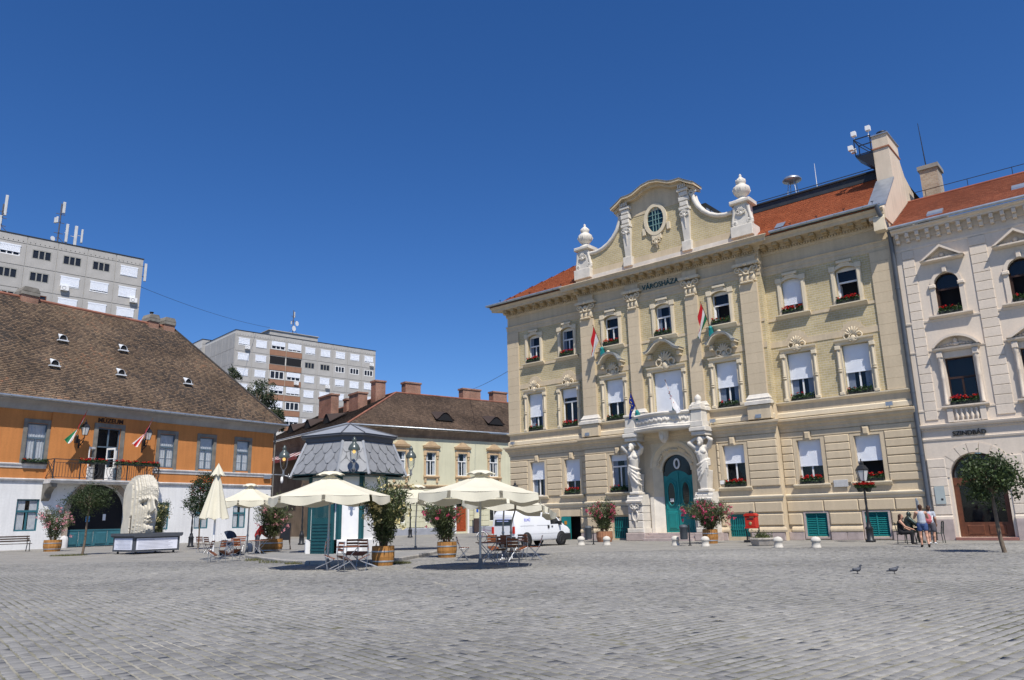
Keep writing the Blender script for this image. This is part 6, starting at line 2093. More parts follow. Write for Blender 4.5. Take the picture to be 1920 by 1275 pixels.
# ------------------------------------------------------------------ concrete panel blocks
conc = mat('concrete_panel', (0.42, 0.40, 0.37), 0.92, 0.07, 0.8, 0.25, 6, streak=0.06, fine=0.10, rnd=0.035)
jointm = mat('panel_joint', (0.62, 0.59, 0.54), 0.9, 0.05)
brownp = mat('brown_balcony_panel', (0.30, 0.16, 0.10), 0.85, 0.08, 2)
ST, BAY = 2.77, 3.26
def panel_mesh(w, h, hole):
    m = MB()
    g = 0.035
    wall(m, g, w - g, g, h - g, 0, [hole] if hole else [], 0.16)
    m.quad((g, 0, g), (g, 0.08, g), (g, 0.08, h - g), (g, 0, h - g))
    m.quad((w - g, 0, g), (w - g, 0, h - g), (w - g, 0.08, h - g), (w - g, 0.08, g))
    m.quad((g, 0, g), (w - g, 0, g), (w - g, 0.08, g), (g, 0.08, g))
    return m.mesh('wall_panel')
PW = panel_mesh(BAY, ST, (0.62, 2.66, 1.10, 2.30))
PB = panel_mesh(BAY, ST, None)
PT = panel_mesh(BAY, 0.95, None)
brownf = mat('brown_window_frame', (0.13, 0.05, 0.03), 0.6)
greyf = mat('grey_window_frame', (0.30, 0.29, 0.26), 0.6)
def block(root, cols, rows, ztop, code, x0, depth):
    """front of a panel block; code[row][col]: s shutter, h half shutter, w 3-light white, g 3-light grey, b brown, L loggia, B glazed balcony, . plain"""
    zb = ztop - 0.95 - rows * ST
    W = cols * BAY
    m = MB()
    m.box(x0, x0 + W, 0.085, depth, 0, ztop - 0.02)
    m.box(x0, x0 + W, 0.0, 0.084, 0, zb)
    m.build('block_core', jointm, root)
    m = MB()
    m.box(x0 - 0.06, x0 + W + 0.06, -0.06, depth + 0.06, ztop - 0.019, ztop + 0.08)
    m.build('roof_edge', slate, root)
    for c in range(cols):
        x = x0 + c * BAY
        put('parapet_panel', PT, conc, root, loc=(x, 0, ztop - 0.97))
        v = MB()
        for k in range(6):
            v.box(x + 0.3 + k * 0.5, x + 0.38 + k * 0.5, -0.02, 0.0, ztop - 0.78, ztop - 0.70)
        v.build('vent_row', dark, root, kind='stuff')
        for r in range(rows):
            k = code[r][c] if r < len(code) and c < len(code[r]) else 's'
            z = ztop - 0.97 - (r + 1) * ST
            if k in 'LB':
                f = MB().box(x + 0.05, x + BAY - 0.05, -0.08, 0.0, z + 0.02, z + 1.05).build('balcony_panel', brownp, root)
                MB().box(x + 0.05, x + BAY - 0.05, -0.10, 0.0, z + 1.05, z + 1.12).build('balcony_rail', greyf, f)
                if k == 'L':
                    MB().box(x + 0.12, x + BAY - 0.12, -0.003, 0.0, z + 1.14, z + ST - 0.12).build('loggia_shade_sheet', dark, root)  # flat near-black sheet standing in for the loggia's inner shade
                    MB().box(x + 0.05, x + BAY - 0.05, -0.03, 0.0, z + ST - 0.12, z + ST - 0.03).build('loggia_lintel', conc, root)
                else:
                    MB().box(x + 0.05, x + BAY - 0.05, -0.003, 0.0, z + 1.12, z + ST - 0.03).build('balcony_back', conc, root)
                    window(root, x + BAY / 2, z + 1.14, z + ST - 0.12, 2.7, -0.10, white, shutter=(0.75, 0.0, 0.55)[(r + c) % 3], transom=1.0, cols=3, ft=0.12, room=0.09, single_pane=True, curtain=None)
                continue
            put('wall_panel', PB if k == '.' else PW, conc, root, loc=(x, 0, z))
            if k == '.':
                continue
            xc = x + 1.64
            fm = {'g': greyf, 'b': brownf}.get(k, white)
            sh = {'s': (0.80, 0.88, 0.93, 1.0)[(r * 5 + c * 3) % 4], 'h': 0.62}.get(k, 0.0)
            o = window(root, xc, z + 1.10, z + 2.30, 2.04, 0.003, fm, shutter=sh, transom=1.0, cols=3, ft=0.11, room=0.08, single_pane=True)
            if sh:
                MB().box(xc - 1.06, xc + 1.06, -0.07, 0.02, z + 2.26, z + 2.42).build('shutter_box', shutw, o)
            if k == 's':
                MB().box(xc - 1.04, xc + 1.04, -0.03, 0.05, z + 1.06, z + 1.12).build('window_ledge', white, o)
def ac_unit(root, x, z):
    s = MB()
    s.box(x - 0.42, x + 0.42, -0.42, -0.10, z, z + 0.58)
    s.lathe([(0.20, -0.01), (0.22, 0.0)], 12)
    o = s.build('air_conditioner', white, root)
    MB().tube([(x - 0.1 + 0.2 * math.cos(t), -0.43, z + 0.29 + 0.2 * math.sin(t)) for t in [2 * PI * k / 12 for k in range(13)]], 0.02, 5).build('fan_grille', greyf, o)
BL = thing('apartment_block', 'grey concrete panel block with antennas, seen above the museum roof at left', 'apartment block', (-47.96, 93.40, 0), R(43), 'panel blocks behind the square')
block(BL, 7, 4, 35.5, ['s' + 's' + 'hggg'[0:1] + 'ggg', 'ss' + 'gg' + 'ssss', 'sgg' + 'bsss', 'sgb' + 'ssss'], -7 * BAY + 0.0, 14)
BM = thing('apartment_block', 'grey concrete panel block with brown balcony strip, beyond the brick chimneys', 'apartment block', (-49.46, 130.97, 0), R(43), 'panel blocks behind the square')
block(BM, 9, 6, 35.5, ['ssBBsssss', 'ssLLggwww', 'ssBBsssss', 'ssBBsssss', 'ssBBssbbb', 'ssBBsssss'], 0.0, 14)
BB = thing('apartment_block', 'plain concrete end wall left of the brown-balcony panel block', 'apartment block', (-60.0, 142.0, 0), R(43), 'panel blocks behind the square')
block(BB, 2, 5, 36.6, ['..'] * 5, 0.0, 14)
for r, o_ in ((BL, -7 * BAY), (BM, 0.0), (BB, 0.0)):
    for k in range(5):
        m = MB(Matrix.Translation((o_ - 0.0, 0, 0)) @ Matrix.Rotation(-PI / 2, 4, 'Z'))
        for z in range(6):
            m.block(-14 + k * 2.8 + 0.03, -14 + (k + 1) * 2.8 - 0.03, -0.06, 0.0, 35.0 - (z + 1) * ST, 35.0 - z * ST - 0.05, 0.01)
        m.build('side_panel', conc, r, kind='stuff')
for x, z in ((-9.0 + 0.35, 35.5 - 0.97 - 2 * ST + 0.55), (-0.85, 35.5 - 0.97 - 2 * ST + 0.45)):
    ac_unit(BL, x, z)
for c, r in ((0, 0), (3, 2), (5, 2), (8, 0)):
    ac_unit(BM, c * BAY + 2.2, 35.5 - 0.97 - (r + 1) * ST + 0.42)
m = MB()
m.box(8.2, 18.3, 4, 9, 35.58, 37.5)
m.box(8.0, 18.5, 3.8, 9.2, 37.5, 37.62)
m.build('roof_house', conc, BM)
MB().box(-17.5, -9.8, 3, 7, 35.58, 36.6).build('roof_house', conc, BL)
# antenna masts on the roofs
def mast(loc, label, h, panels, dishes=()):
    t = thing('antenna_mast', label, 'antenna', loc, R(43), 'rooftop antennas')
    s = MB()
    s.tube([(0, 0, 0), (0, 0, h)], 0.09, 6)
    for z in (0.3 * h, 0.55 * h, 0.75 * h):
        s.bar((-0.5, 0, z), (0.5, 0, z), 0.07)
        s.bar((0, -0.35, z + 0.1), (0, 0.35, z - 0.1), 0.06)
    s.bar((-1.2, 0, 0.05), (0, 0, 1.2), 0.06)
    s.bar((1.2, 0, 0.05), (0, 0, 1.2), 0.06)
    s.build('mast', mat('dark_mast', (0.10, 0.10, 0.12), 0.6), t)
    for x, y, z, hh, w in panels:
        p = MB()
        p.block(x - w / 2, x + w / 2, y - 0.12, y + 0.12, z, z + hh, 0.04)
        p.bar((x, y, z + hh / 2), (x * 0.7, y * 0.5, z + hh / 2), 0.06)
        if z < 1.0:
            p.bar((x, y + 0.1, 0), (x, y + 0.1, z + 0.3), 0.07)
        p.build('panel_antenna', mat('pale_grey_plastic', (0.55, 0.55, 0.54), 0.6), t)
    for x, z, r in dishes:
        MB().lathe([(0, 0.0), (r * 0.7, 0.06), (r, 0.2)], 12).build('dish', white, t, loc=(x, -0.3, z)).rotation_euler = (PI / 2, 0, 0.4)
MBL = Matrix.Translation((-47.96, 93.40, 0)) @ Matrix.Rotation(R(43), 4, 'Z')
MBM = Matrix.Translation((-49.46, 130.97, 0)) @ Matrix.Rotation(R(43), 4, 'Z')
mast(MBL @ Vector((-9.7, 1.5, 35.5)), 'tall antenna mast with white panels on the left panel block', 5.6, [(0.28, 0, 4.4, 1.5, 0.32), (-0.5, 0, 2.9, 0.7, 0.25), (0.9, 0, 0.7, 2.4, 0.30), (1.9, 0, 0.2, 2.9, 0.34), (2.6, 0, 1.0, 1.8, 0.22), (-0.3, 0, 3.0, 0.8, 0.22)], [(-0.7, 0.7, 0.3)])
mast(MBL @ Vector((-15.7, 1.5, 35.5)), 'antenna mast with a white cylinder at the left picture edge', 3.9, [(0.25, 0, 2.5, 2.6, 0.3), (-0.2, 0, 0.4, 2.0, 0.5)])
mast(MBM @ Vector((13.4, 5.0, 37.6)), 'slim antenna mast with dishes on the brown-balcony panel block', 4.9, [(0.2, 0, 3.4, 1.2, 0.2), (-0.4, 0, 2.0, 0.6, 0.2)], [(0.5, 2.2, 0.5), (-0.1, 1.1, 0.55)])
t = thing('antenna_mast', 'panel antenna on the right corner of the left panel block', 'antenna', MBL @ Vector((0.45, 0.4, 32.7)), R(43), 'rooftop antennas')
MB().block(-0.16, 0.16, -0.1, 0.1, 0, 2.4, 0.04).build('panel_antenna', MATS['pale_grey_plastic'], t)
MB().bar((-0.5, 0, 0.6), (0, 0, 0.6), 0.06).bar((-0.5, 0, 2.0), (0, 0, 2.0), 0.06).build('bracket', MATS['dark_mast'], t)
# overhead cables
def cable(a, b, sag, label, r=0.03):
    pts = [Vector(a).lerp(Vector(b), k / 16) - Vector((0, 0, sag * 4 * (k / 16) * (1 - k / 16))) for k in range(17)]
    tag(MB().tube(pts, r, 5).build('overhead_cable', dmetal), label, 'cable')
cable(MBL @ Vector((0, 0.2, 31.8)), MBM @ Vector((8.3, 4.2, 38.0)), 0.6, 'thin cable strung between the two panel blocks', 0.025)
cable(MTH @ Vector((0.0, 2.0, 13.6)), MHO @ Vector((19.8, 6.8, 17.6)), 0.2, 'thin cable from the town hall corner to the brick chimney', 0.02)
# ------------------------------------------------------------------ octagonal kiosk with scalloped shingle roof
KC = Vector((-8.12, 37.3, 0.105))
kaz = math.atan2(-KC.y, -KC.x)                      # faces the camera with one short side
KI = thing('kiosk', 'octagonal white kiosk with teal posts and grey scalloped shingle roof', 'kiosk', KC, kaz + PI / 2 + R(4))
def octa(d, s):
    """cut-corner square: short sides of length s at distance d, front is -y"""
    h = s / 2
    return [(-h, -d), (h, -d), (d, -h), (d, h), (h, d), (-h, d), (-d, h), (-d, -h)]
shg = mat('grey_slate_shingle', (0.235, 0.24, 0.25), 0.6, 0.10, 4, 0.06, 30, rnd=0.07, spec=0.35)
khip = mat('grey_roof_lead', (0.34, 0.35, 0.365), 0.5, 0.08, 4, metal=0.2)
kdark = mat('dark_grey_fascia', (0.10, 0.105, 0.12), 0.6, 0.08, 4)
W0, W1 = octa(1.80, 1.02), octa(1.9, 1.05)
for i in range(8):
    a, b = Vector((*W0[i], 0)), Vector((*W0[(i + 1) % 8], 0))
    L = (b - a).length
    ang = math.atan2(b.y - a.y, b.x - a.x)
    M = Matrix.Translation(a) @ Matrix.Rotation(ang, 4, 'Z')
    door = i == 7
    s = MB(M)
    s.box(0, L, 0, 0.12, 0.62, 3.62)
    s.build('wall_panel', white, KI)
    s = MB(M)
    s.block(-0.06, L + 0.06, -0.12, 0.1, 0.0, 0.62, 0.03)
    if not door:
        s.build('wall_base', muwhite, KI)
    s = MB(M)
    for x in ((0.06, L - 0.06) if L < 2 else (0.08, L * 0.5, L - 0.08)):
        MB(M).box(x - 0.07, x + 0.07, -0.045, 0.0, 0.64, 3.60).build('corner_post', dteal, KI)
    if door:
        s = MB(M)
        s.box(0.25, L - 0.25, -0.10, 0.02, 0.0, 3.2)
        for k in range(9):
            s.box(0.33, L - 0.33, -0.125, -0.10, 0.12 + k * 0.15, 0.20 + k * 0.15)
        dd = s.build('door', dteal, KI)
        MB(M).quad((0.4, -0.105, 1.6), (L - 0.4, -0.105, 1.6), (L - 0.4, -0.105, 3.0), (0.4, -0.105, 3.0)).build('pane', gm, dd)
    elif L > 2:
        s = MB(M)
        s.box(0.45, L * 0.5 - 0.2, -0.05, 0.0, 1.5, 3.0)
        s.build('panel_moulding', white, KI)
s = MB()
for (d0, s0, z0), (d1, s1, z1) in zip(((1.82, 1.04, 3.45), (2.62, 1.38, 3.55)), ((2.62, 1.38, 3.45), (2.62, 1.38, 3.64))):
    p, q = octa(d0, s0), octa(d1, s1)
    for i in range(8):
        j = (i + 1) % 8
        s.quad((*p[i], z0), (*p[j], z0), (*q[j], z1), (*q[i], z1))
s.build('eaves_fascia', dteal, KI)
# skirt of shingles
Pb, Pt = octa(2.68, 1.42), octa(2.02, 0.92)
ZB, ZT = 3.60, 5.08
sk = MB()
for i in range(8):
    j = (i + 1) % 8
    sk.quad((*Pb[i], ZB), (*Pb[j], ZB), (*Pt[j], ZT), (*Pt[i], ZT))
sk.build('skirt_deck', mat('skirt_deck', (0.15, 0.155, 0.165), 0.7), KI)
for i in range(8):
    j = (i + 1) % 8
    A, B, C, D = Vector((*Pb[i], ZB)), Vector((*Pb[j], ZB)), Vector((*Pt[j], ZT)), Vector((*Pt[i], ZT))
    rows = 3
    ncol = 4 if i % 2 else 2
    up = ((C + D) / 2 - (A + B) / 2)
    nn = (B - A).cross(D - A).normalized()
    for r in range(rows + 1):
        t0, t1 = (r - 0.15) / rows, (r + 1.25) / rows
        tb, tt = max(0.0, t0), min(1.0, t1)
        for c in range(ncol + (r % 2)):
            u0, u1 = (c - 0.5 * (r % 2)) / ncol, (c + 1 - 0.5 * (r % 2)) / ncol
            um = (u0 + u1) / 2
            prof = [(u0 + 0.01, 0.55), (u0 + (u1 - u0) * 0.12, 0.30), (um - (u1 - u0) * 0.14, 0.04), (um + (u1 - u0) * 0.14, 0.04), (u1 - (u1 - u0) * 0.12, 0.30), (u1 - 0.01, 0.55), (u1 - 0.01, 1.0), (u0 + 0.01, 1.0)]
            pts = []
            for u, v in prof:
                u = min(0.995, max(0.005, u))
                t = min(0.99, max(0.005, t0 + (t1 - t0) * v))
                lift = 0.045 - 0.035 * v + 0.003 * r
                pts.append((A.lerp(B, u)).lerp(D.lerp(C, u), t) + nn * lift)
            if max(p.z for p in pts) - min(p.z for p in pts) < 0.08 or (pts[3] - pts[2]).length + (pts[5] - pts[0]).length < 0.1:
                continue
            m = MB()
            n = len(pts)
            vs = [tuple(p) for p in pts] + [tuple(p - nn * 0.018) for p in pts]
            m.add(vs, [tuple(range(n))] + [(n + k, n + (k + 1) % n, (k + 1) % n, k) for k in range(n)])
            m.build('shingle', shg, KI)
    MB().tube([tuple(A + nn * 0.04 - Vector((0, 0, 0.1))), tuple(D + nn * 0.04)], 0.075, 4, False).build('hip_cover', khip, KI)
s = MB()
for (p, z0, q, z1) in ((octa(2.0, 0.9), 5.06, octa(2.08, 0.95), 5.14), (octa(2.08, 0.95), 5.14, octa(2.08, 0.95), 5.30), (octa(2.08, 0.95), 5.30, octa(2.26, 1.05), 5.36), (octa(2.26, 1.05), 5.36, octa(2.26, 1.05), 5.44)):
    for i in range(8):
        j = (i + 1) % 8
        s.quad((*p[i], z0), (*p[j], z0), (*q[j], z1), (*q[i], z1))
s.build('roof_cornice', kdark, KI)
p = octa(2.3, 1.06)
for i in range(8):
    j = (i + 1) % 8
    MB().add([(*p[i], 5.445), (*p[j], 5.445), (0, 0, 6.12)], [(0, 1, 2)]).build('top_roof_panel', khip, KI)
    MB().tube([(*p[i], 5.46), (0, 0, 6.14)], 0.03, 5).build('roof_rib', kdark, KI)
# gas-lamp style lamps on brackets
lampe = mat('lit_lamp_bulb', (0.9, 0.6, 0.2), 0.5, 0, emit=((1.0, 0.62, 0.18), 1.1))
domem = mat('green_grey_enamel', (0.07, 0.085, 0.08), 0.3, 0.1, 5, spec=0.5)
clearg = glass_mat('clear_lamp_glass', (0.9, 0.92, 0.92), 0.05)
def gas_lamp(loc, rz, label):
    t = thing('bracket_lamp', label, 'lamp', loc, rz, 'domed lamps on the kiosk')
    t.scale = (0.86,) * 3
    MB().lathe([(0.30, 0.70), (0.31, 0.78), (0.28, 0.86), (0.22, 0.98), (0.12, 1.08), (0.10, 1.18), (0.13, 1.22), (0.08, 1.30), (0.05, 1.38), (0, 1.42)], 16).build('dome', domem, t)
    MB().ball((0, 0, 0.62), (0.09, 0.09, 0.09), 10, 7).build('bulb', lampe, t)
    MB().lathe([(0.13, 0.22), (0.22, 0.40), (0.25, 0.70)], 14).build('globe', clearg, t)
    s = MB()
    for k in range(4):
        a = R(45 + 90 * k)
        s.tube([(0.05 * math.cos(a), 0.05 * math.sin(a), 0.02), (0.22 * math.cos(a), 0.22 * math.sin(a), 0.20), (0.27 * math.cos(a), 0.27 * math.sin(a), 0.72)], 0.015, 5)
    s.lathe([(0.03, -0.35), (0.09, -0.25), (0.05, -0.1), (0.09, 0.04)], 8)
    s.tube([(0, 0, -0.25), (0, 0.35, -0.35), (0, 0.75, -0.30)], 0.035, 6)
    s.tube([(0.12 * math.sin(q), 0.28, -0.3 + 0.12 * math.cos(q)) for q in [2 * PI * k / 10 for k in range(11)]], 0.02, 5)
    s.build('bracket', steel, t)
MK = Matrix.Translation(KC) @ Matrix.Rotation(kaz + PI / 2 + R(4), 4, 'Z')
for v, a, lb in (((0, -3.1, 3.95), 0, 'lit domed lamp in front of the kiosk roof, above the big parasol'), ((3.05, 0, 3.85), 90, 'domed lamp at the right corner of the kiosk roof'), ((-3.05, 0, 3.85), -90, 'domed lamp at the left corner of the kiosk roof, near the museum')):
    gas_lamp(MK @ Vector(v), kaz + PI / 2 + R(4 + a), lb)
# ------------------------------------------------------------------ parasols
cream = mat('cream_parasol_cloth', (0.74, 0.69, 0.54), 0.85, 0.06, 1.5, 0.04, 30, transl=0.16, fine=0.03)
alu = mat('parasol_pole', (0.42, 0.41, 0.39), 0.4, 0.06, 5, metal=0.5)
def parasol(loc, label, r, zrim, ztop, rz=0.0, tilt=(0, 0), n=8):
    t = thing('parasol', label, 'parasol', loc, rz, 'cream café parasols')
    head = bpy.data.objects.new('canopy_frame', None)
    piv = Vector((0, 0, zrim * 0.55))
    Mt = Matrix.Translation(piv) @ Matrix.Rotation(tilt[0], 4, 'X') @ Matrix.Rotation(tilt[1], 4, 'Y') @ Matrix.Translation(-piv)
    zc = ztop - 0.10
    c = MB(Mt)
    K = 6
    for i in range(n):
        a0, a1 = 2 * PI * i / n, 2 * PI * (i + 1) / n
        vs = []
        for j in range(K + 1):
            q = 0.05 + 0.95 * j / K
            for k in range(5):
                u = k / 4
                d = Vector((math.cos(a0), math.sin(a0), 0)).lerp(Vector((math.cos(a1), math.sin(a1), 0)), u) * r * q
                sag = 0.10 * math.sin(PI * u) * q * (1 - 0.4 * q)
                vs.append((d.x, d.y, zc - (zc - zrim) * (q ** 0.92) - sag * 0.55 - 0.05 * math.sin(PI * q)))
        c.add(vs, [(j * 5 + k, (j + 1) * 5 + k, (j + 1) * 5 + k + 1, j * 5 + k + 1) for j in range(K) for k in range(4)], True)
    c.build('canopy', cream, t)
    for i in range(n):
        a0, a1 = 2 * PI * (i + 0.035) / n, 2 * PI * (i + 0.965) / n
        v = MB(Mt)
        p, q = Vector((math.cos(a0) * r, math.sin(a0) * r, zrim)), Vector((math.cos(a1) * r, math.sin(a1) * r, zrim))
        N = 10
        vs = []
        for k in range(N + 1):
            u = k / N
            b = p.lerp(q, u) + Vector((0, 0, -0.055 * math.sin(PI * u)))
            o = Vector((b.x, b.y, 0)).normalized()
            dr = 0.24 + 0.035 * math.cos(2 * PI * u * 1.0) * -1
            vs += [tuple(b + o * 0.004), tuple(b + o * (0.03 + 0.02 * math.sin(u * 9 + i)) - Vector((0, 0, dr)))]
        v.add(vs, [(2 * k, 2 * k + 2, 2 * k + 3, 2 * k + 1) for k in range(N)], True)
        v.build('valance', cream, t)
        a = 2 * PI * i / n
        MB(Mt).tube([(0.05 * math.cos(a), 0.05 * math.sin(a), zc - 0.10), (r * 0.5 * math.cos(a), r * 0.5 * math.sin(a), zc - (zc - zrim) * 0.53 - 0.085), (r * 0.98 * math.cos(a), r * 0.98 * math.sin(a), zrim - 0.02)], 0.012, 5).tube([(0.06 * math.cos(a), 0.06 * math.sin(a), zrim + 0.05), (r * 0.5 * math.cos(a), r * 0.5 * math.sin(a), (zc + zrim) / 2 - 0.12)], 0.011, 5).build('rib', alu, t)
    v = MB(Mt)
    N = 24
    prof = [(0.0, ztop), (0.12 * r, ztop - 0.02), (0.20 * r, ztop - 0.09), (0.235 * r, ztop - 0.16)]
    vs, fs = [], []
    for rr, z in prof:
        for k in range(N):
            a = 2 * PI * k / N
            w = 0.05 * abs(math.sin(a * 4)) if rr > 0.21 * r else 0
            vs.append((rr * math.cos(a), rr * math.sin(a), z + w))
    for j in range(3):
        for k in range(N):
            fs.append((j * N + k, (j + 1) * N + k, (j + 1) * N + (k + 1) % N, j * N + (k + 1) % N))
    v.add(vs, fs, True)
    v.build('vent_cap', cream, t)
    p = MB()
    p.tube([(0, 0, 0.03), tuple(piv)], 0.038, 10)
    p.tube([tuple(piv - Vector((0, 0, 0.02))), tuple(Mt @ Vector((0, 0, ztop)))], 0.034, 10)
    p.lathe([(0.05, 0.9), (0.06, 0.95), (0.05, 1.0)], 10)
    p.build('pole', alu, t)
    MB().lathe([(0.34, 0.0), (0.34, 0.03), (0.10, 0.05), (0.06, 0.28), (0.05, 0.30)], 16).build('base', mat('parasol_base', (0.16, 0.16, 0.16), 0.7, 0.1, 5), t)
    bpy.data.objects.remove(head)
    return t
P1 = gnd(614, 1066)
parasol(P1, 'large open cream parasol in front of the kiosk', 2.02, 2.36, 3.22, R(8))
P2 = gnd(901, 1065.5)
parasol(P2, 'open cream parasol nearest the camera, right of the kiosk', 2.02, 2.28, 3.05, R(20), (R(-1), R(2)))
parasol(gnd(462, 1042), 'open cream parasol behind the closed one, by the museum', 1.55, 2.62, 3.48, R(0))
parasol(gnd(779, 1035), 'cream parasol half hidden behind the yellow oleander', 1.75, 2.55, 3.25, R(10), (0, R(3)))
parasol(gnd(944, 1046), 'cream parasol right behind the nearest one, before the van', 1.70, 2.12, 2.80, R(15), (R(2), R(4)))
parasol(gnd(959, 1043), 'cream parasol leaning right in front of the white van', 1.70, 2.22, 2.80, R(5), (R(-3), R(17)))
# closed parasol
t = thing('parasol', 'closed cream parasol with folded cloth beside the museum tables', 'parasol', gnd(398, 1050), 0, 'cream café parasols')
c = MB()
N, K = 32, 10
vs, fs = [], []
for j in range(K + 1):
    q = j / K
    z = 4.02 - 2.25 * q
    rr = 0.06 + 0.52 * q ** 1.15
    if j in (2,):
        rr *= 0.86
    for k in range(N):
        a = 2 * PI * k / N
        f = 1 + 0.20 * math.cos(8 * a + 0.6) * min(1, q * 1.6)
        vs.append((rr * f * math.cos(a) - 0.05 * q, rr * f * math.sin(a), z + (0.05 * math.cos(8 * a) if j == K else 0)))
for j in range(K):
    for k in range(N):
        fs.append((j * N + k, (j + 1) * N + k, (j + 1) * N + (k + 1) % N, j * N + (k + 1) % N))
c.add(vs, fs, True)
c.build('folded_cloth', cream, t)
c = MB()
N = 16
vs = [(0, 0, 4.22)] + [((0.33 if k % 2 else 0.20) * math.cos(2 * PI * k / N), (0.33 if k % 2 else 0.20) * math.sin(2 * PI * k / N), 3.62 if k % 2 else 3.72) for k in range(N)]
c.add(vs, [(0, 1 + k, 1 + (k + 1) % N) for k in range(N)])
c.build('vent_cap', cream, t)
MB().tube([(0, 0, 0.03), (0, 0, 4.1)], 0.045, 10).build('pole', white, t)
MB().lathe([(0.36, 0.0), (0.36, 0.04), (0.10, 0.06), (0.06, 0.35), (0.05, 0.36)], 16).build('base', mat('parasol_base', (0.16, 0.16, 0.16), 0.7, 0.1, 5), t)

# ------------------------------------------------------------------ folding chairs and tables
slatm = mat('red_brown_slats', (0.20, 0.062, 0.022), 0.5, 0.2, 8, 0.05, 60, rnd=0.25, spec=0.4)
def make_chair():
    t = thing('folding_chair', 'x', 'chair', (0, 0, 0))
    for sx in (-0.19, 0.19):
        MB().tube([(sx, 0.25, 0.88), (sx, 0.19, 0.66), (sx, 0.08, 0.43), (sx, -0.20, 0.0)], 0.012, 6).build('front_leg', steel, t)
        MB().tube([(sx * 0.88, -0.21, 0.44), (sx * 0.88, -0.03, 0.25), (sx * 0.88, 0.22, 0.0)], 0.012, 6).build('rear_leg', steel, t)
    for a_, b_ in (((-0.19, -0.19, 0.02), (0.19, -0.19, 0.02)), ((-0.17, 0.21, 0.02), (0.17, 0.21, 0.02)), ((-0.19, 0.12, 0.44), (-0.19, -0.21, 0.455)), ((0.19, 0.12, 0.44), (0.19, -0.21, 0.455))):
        MB().tube([a_, b_], 0.010, 6).build('stretcher', steel, t)
    sm = MB().block(-0.20, 0.20, -0.028, 0.028, -0.009, 0.009, 0.004).mesh('seat_slat')
    for k in range(5):
        put('seat_slat', sm, slatm, t, loc=(0, -0.19 + k * 0.075, 0.468))
    bm = MB().block(-0.205, 0.205, -0.008, 0.008, -0.035, 0.035, 0.003).mesh('back_slat')
    for z, y in ((0.84, 0.23), (0.735, 0.20), (0.64, 0.175)):
        o = put('back_slat', bm, slatm, t, loc=(0, y, z))
        o.rotation_euler = (R(-14), 0, 0)
    return t
CH0 = make_chair()
first_c = [True]
def chair(px, py, face, label, tilt=0.0, lift=0.0, off=(0, 0)):
    """chair whose feet are at a photo pixel, facing an azimuth; tilt leans it forward against a table"""
    p = gnd(px, py)
    o = CH0 if first_c[0] else copy_tree(CH0)
    first_c[0] = False
    o['label'], o['group'] = label, 'folding café chairs'
    o.location = (p.x + off[0], p.y + off[1], lift)
    o.rotation_euler = (R(tilt), 0, R(face))
    return o
def make_table():
    t = thing('folding_table', 'x', 'table', (0, 0, 0))
    tp = MB()
    tp.box(-0.36, 0.36, -0.34, 0.34, 0.705, 0.717)
    fr = tp.build('top_frame', steel, t)
    sm = MB().block(-0.37, 0.37, -0.032, 0.032, -0.01, 0.012, 0.004).mesh('top_slat')
    for k in range(10):
        put('top_slat', sm, slatm, t, loc=(0, -0.315 + k * 0.07, 0.729))
    for sy in (-0.27, 0.27):
        MB().tube([(-0.30, sy, 0.70), (0.30, sy, 0.0)], 0.014, 6).build('leg', steel, t)
        MB().tube([(0.30, sy * 0.92, 0.70), (-0.30, sy * 0.92, 0.0)], 0.014, 6).build('leg', steel, t)
    MB().tube([(0.30, -0.27, 0.03), (0.30, 0.27, 0.03)], 0.010, 6).tube([(-0.30, -0.25, 0.03), (-0.30, 0.25, 0.03)], 0.010, 6).build('stretcher', steel, t)
    return t
TB0 = make_table()
first_t = [True]
def table(px, py, rz, label):
    p = gnd(px, py)
    o = TB0 if first_t[0] else copy_tree(TB0)
    first_t[0] = False
    o['label'], o['group'] = label, 'folding café tables'
    o.location = (p.x, p.y, 0)
    o.rotation_euler = (0, 0, R(rz))
    return o
# centre group
table(652, 1069, 10, 'slatted folding table under the large parasol before the kiosk')
chair(604, 1070, 85, 'chair tipped forward against the centre table, front left', -0, 0, (0, 0)).rotation_euler = (R(22), 0, R(100))
chair(632, 1073, 20, 'nearest chair of the centre table, leaning on its edge').rotation_euler = (R(24), 0, R(130))
chair(696, 1069, 0, 'bright orange chair tipped against the right of the centre table').rotation_euler = (R(24), 0, R(-80))
chair(660, 1060, 0, 'rear chair of the centre table, in the parasol shade').rotation_euler = (R(20), 0, R(5))
chair(682, 1061, 0, 'rear right chair of the centre table').rotation_euler = (R(20), 0, R(-25))
# right group
chair(868, 1051, 100, 'upright chair standing alone left of the nearest parasol pole')
table(916, 1059, 15, 'slatted folding table right beside the nearest parasol pole')
table(957, 1052, 40, 'slatted folding table behind the nearest parasol, towards the van')
chair(921, 1049, 0, 'dark chair tipped against the table behind the parasol pole').rotation_euler = (R(22), 0, R(30))
chair(950, 1047, 0, 'upright chair at the far side of the right tables', off=(0, 0)).rotation_euler = (0, 0, R(10))
chair(975, 1045, -30, 'upright chair below the leaning parasol')
chair(963, 1062, 0, 'nearest chair of the right tables, seen from behind').rotation_euler = (0, 0, R(175))
chair(990, 1049, 0, 'orange lit chair tipped towards the right tables').rotation_euler = (R(22), 0, R(-70))
chair(1006, 1050, -95, 'rightmost upright chair, in front of the van')
chair(940, 1056, 0, 'chair between the two right tables', off=(0, 0)).rotation_euler = (R(12), 0, R(200))
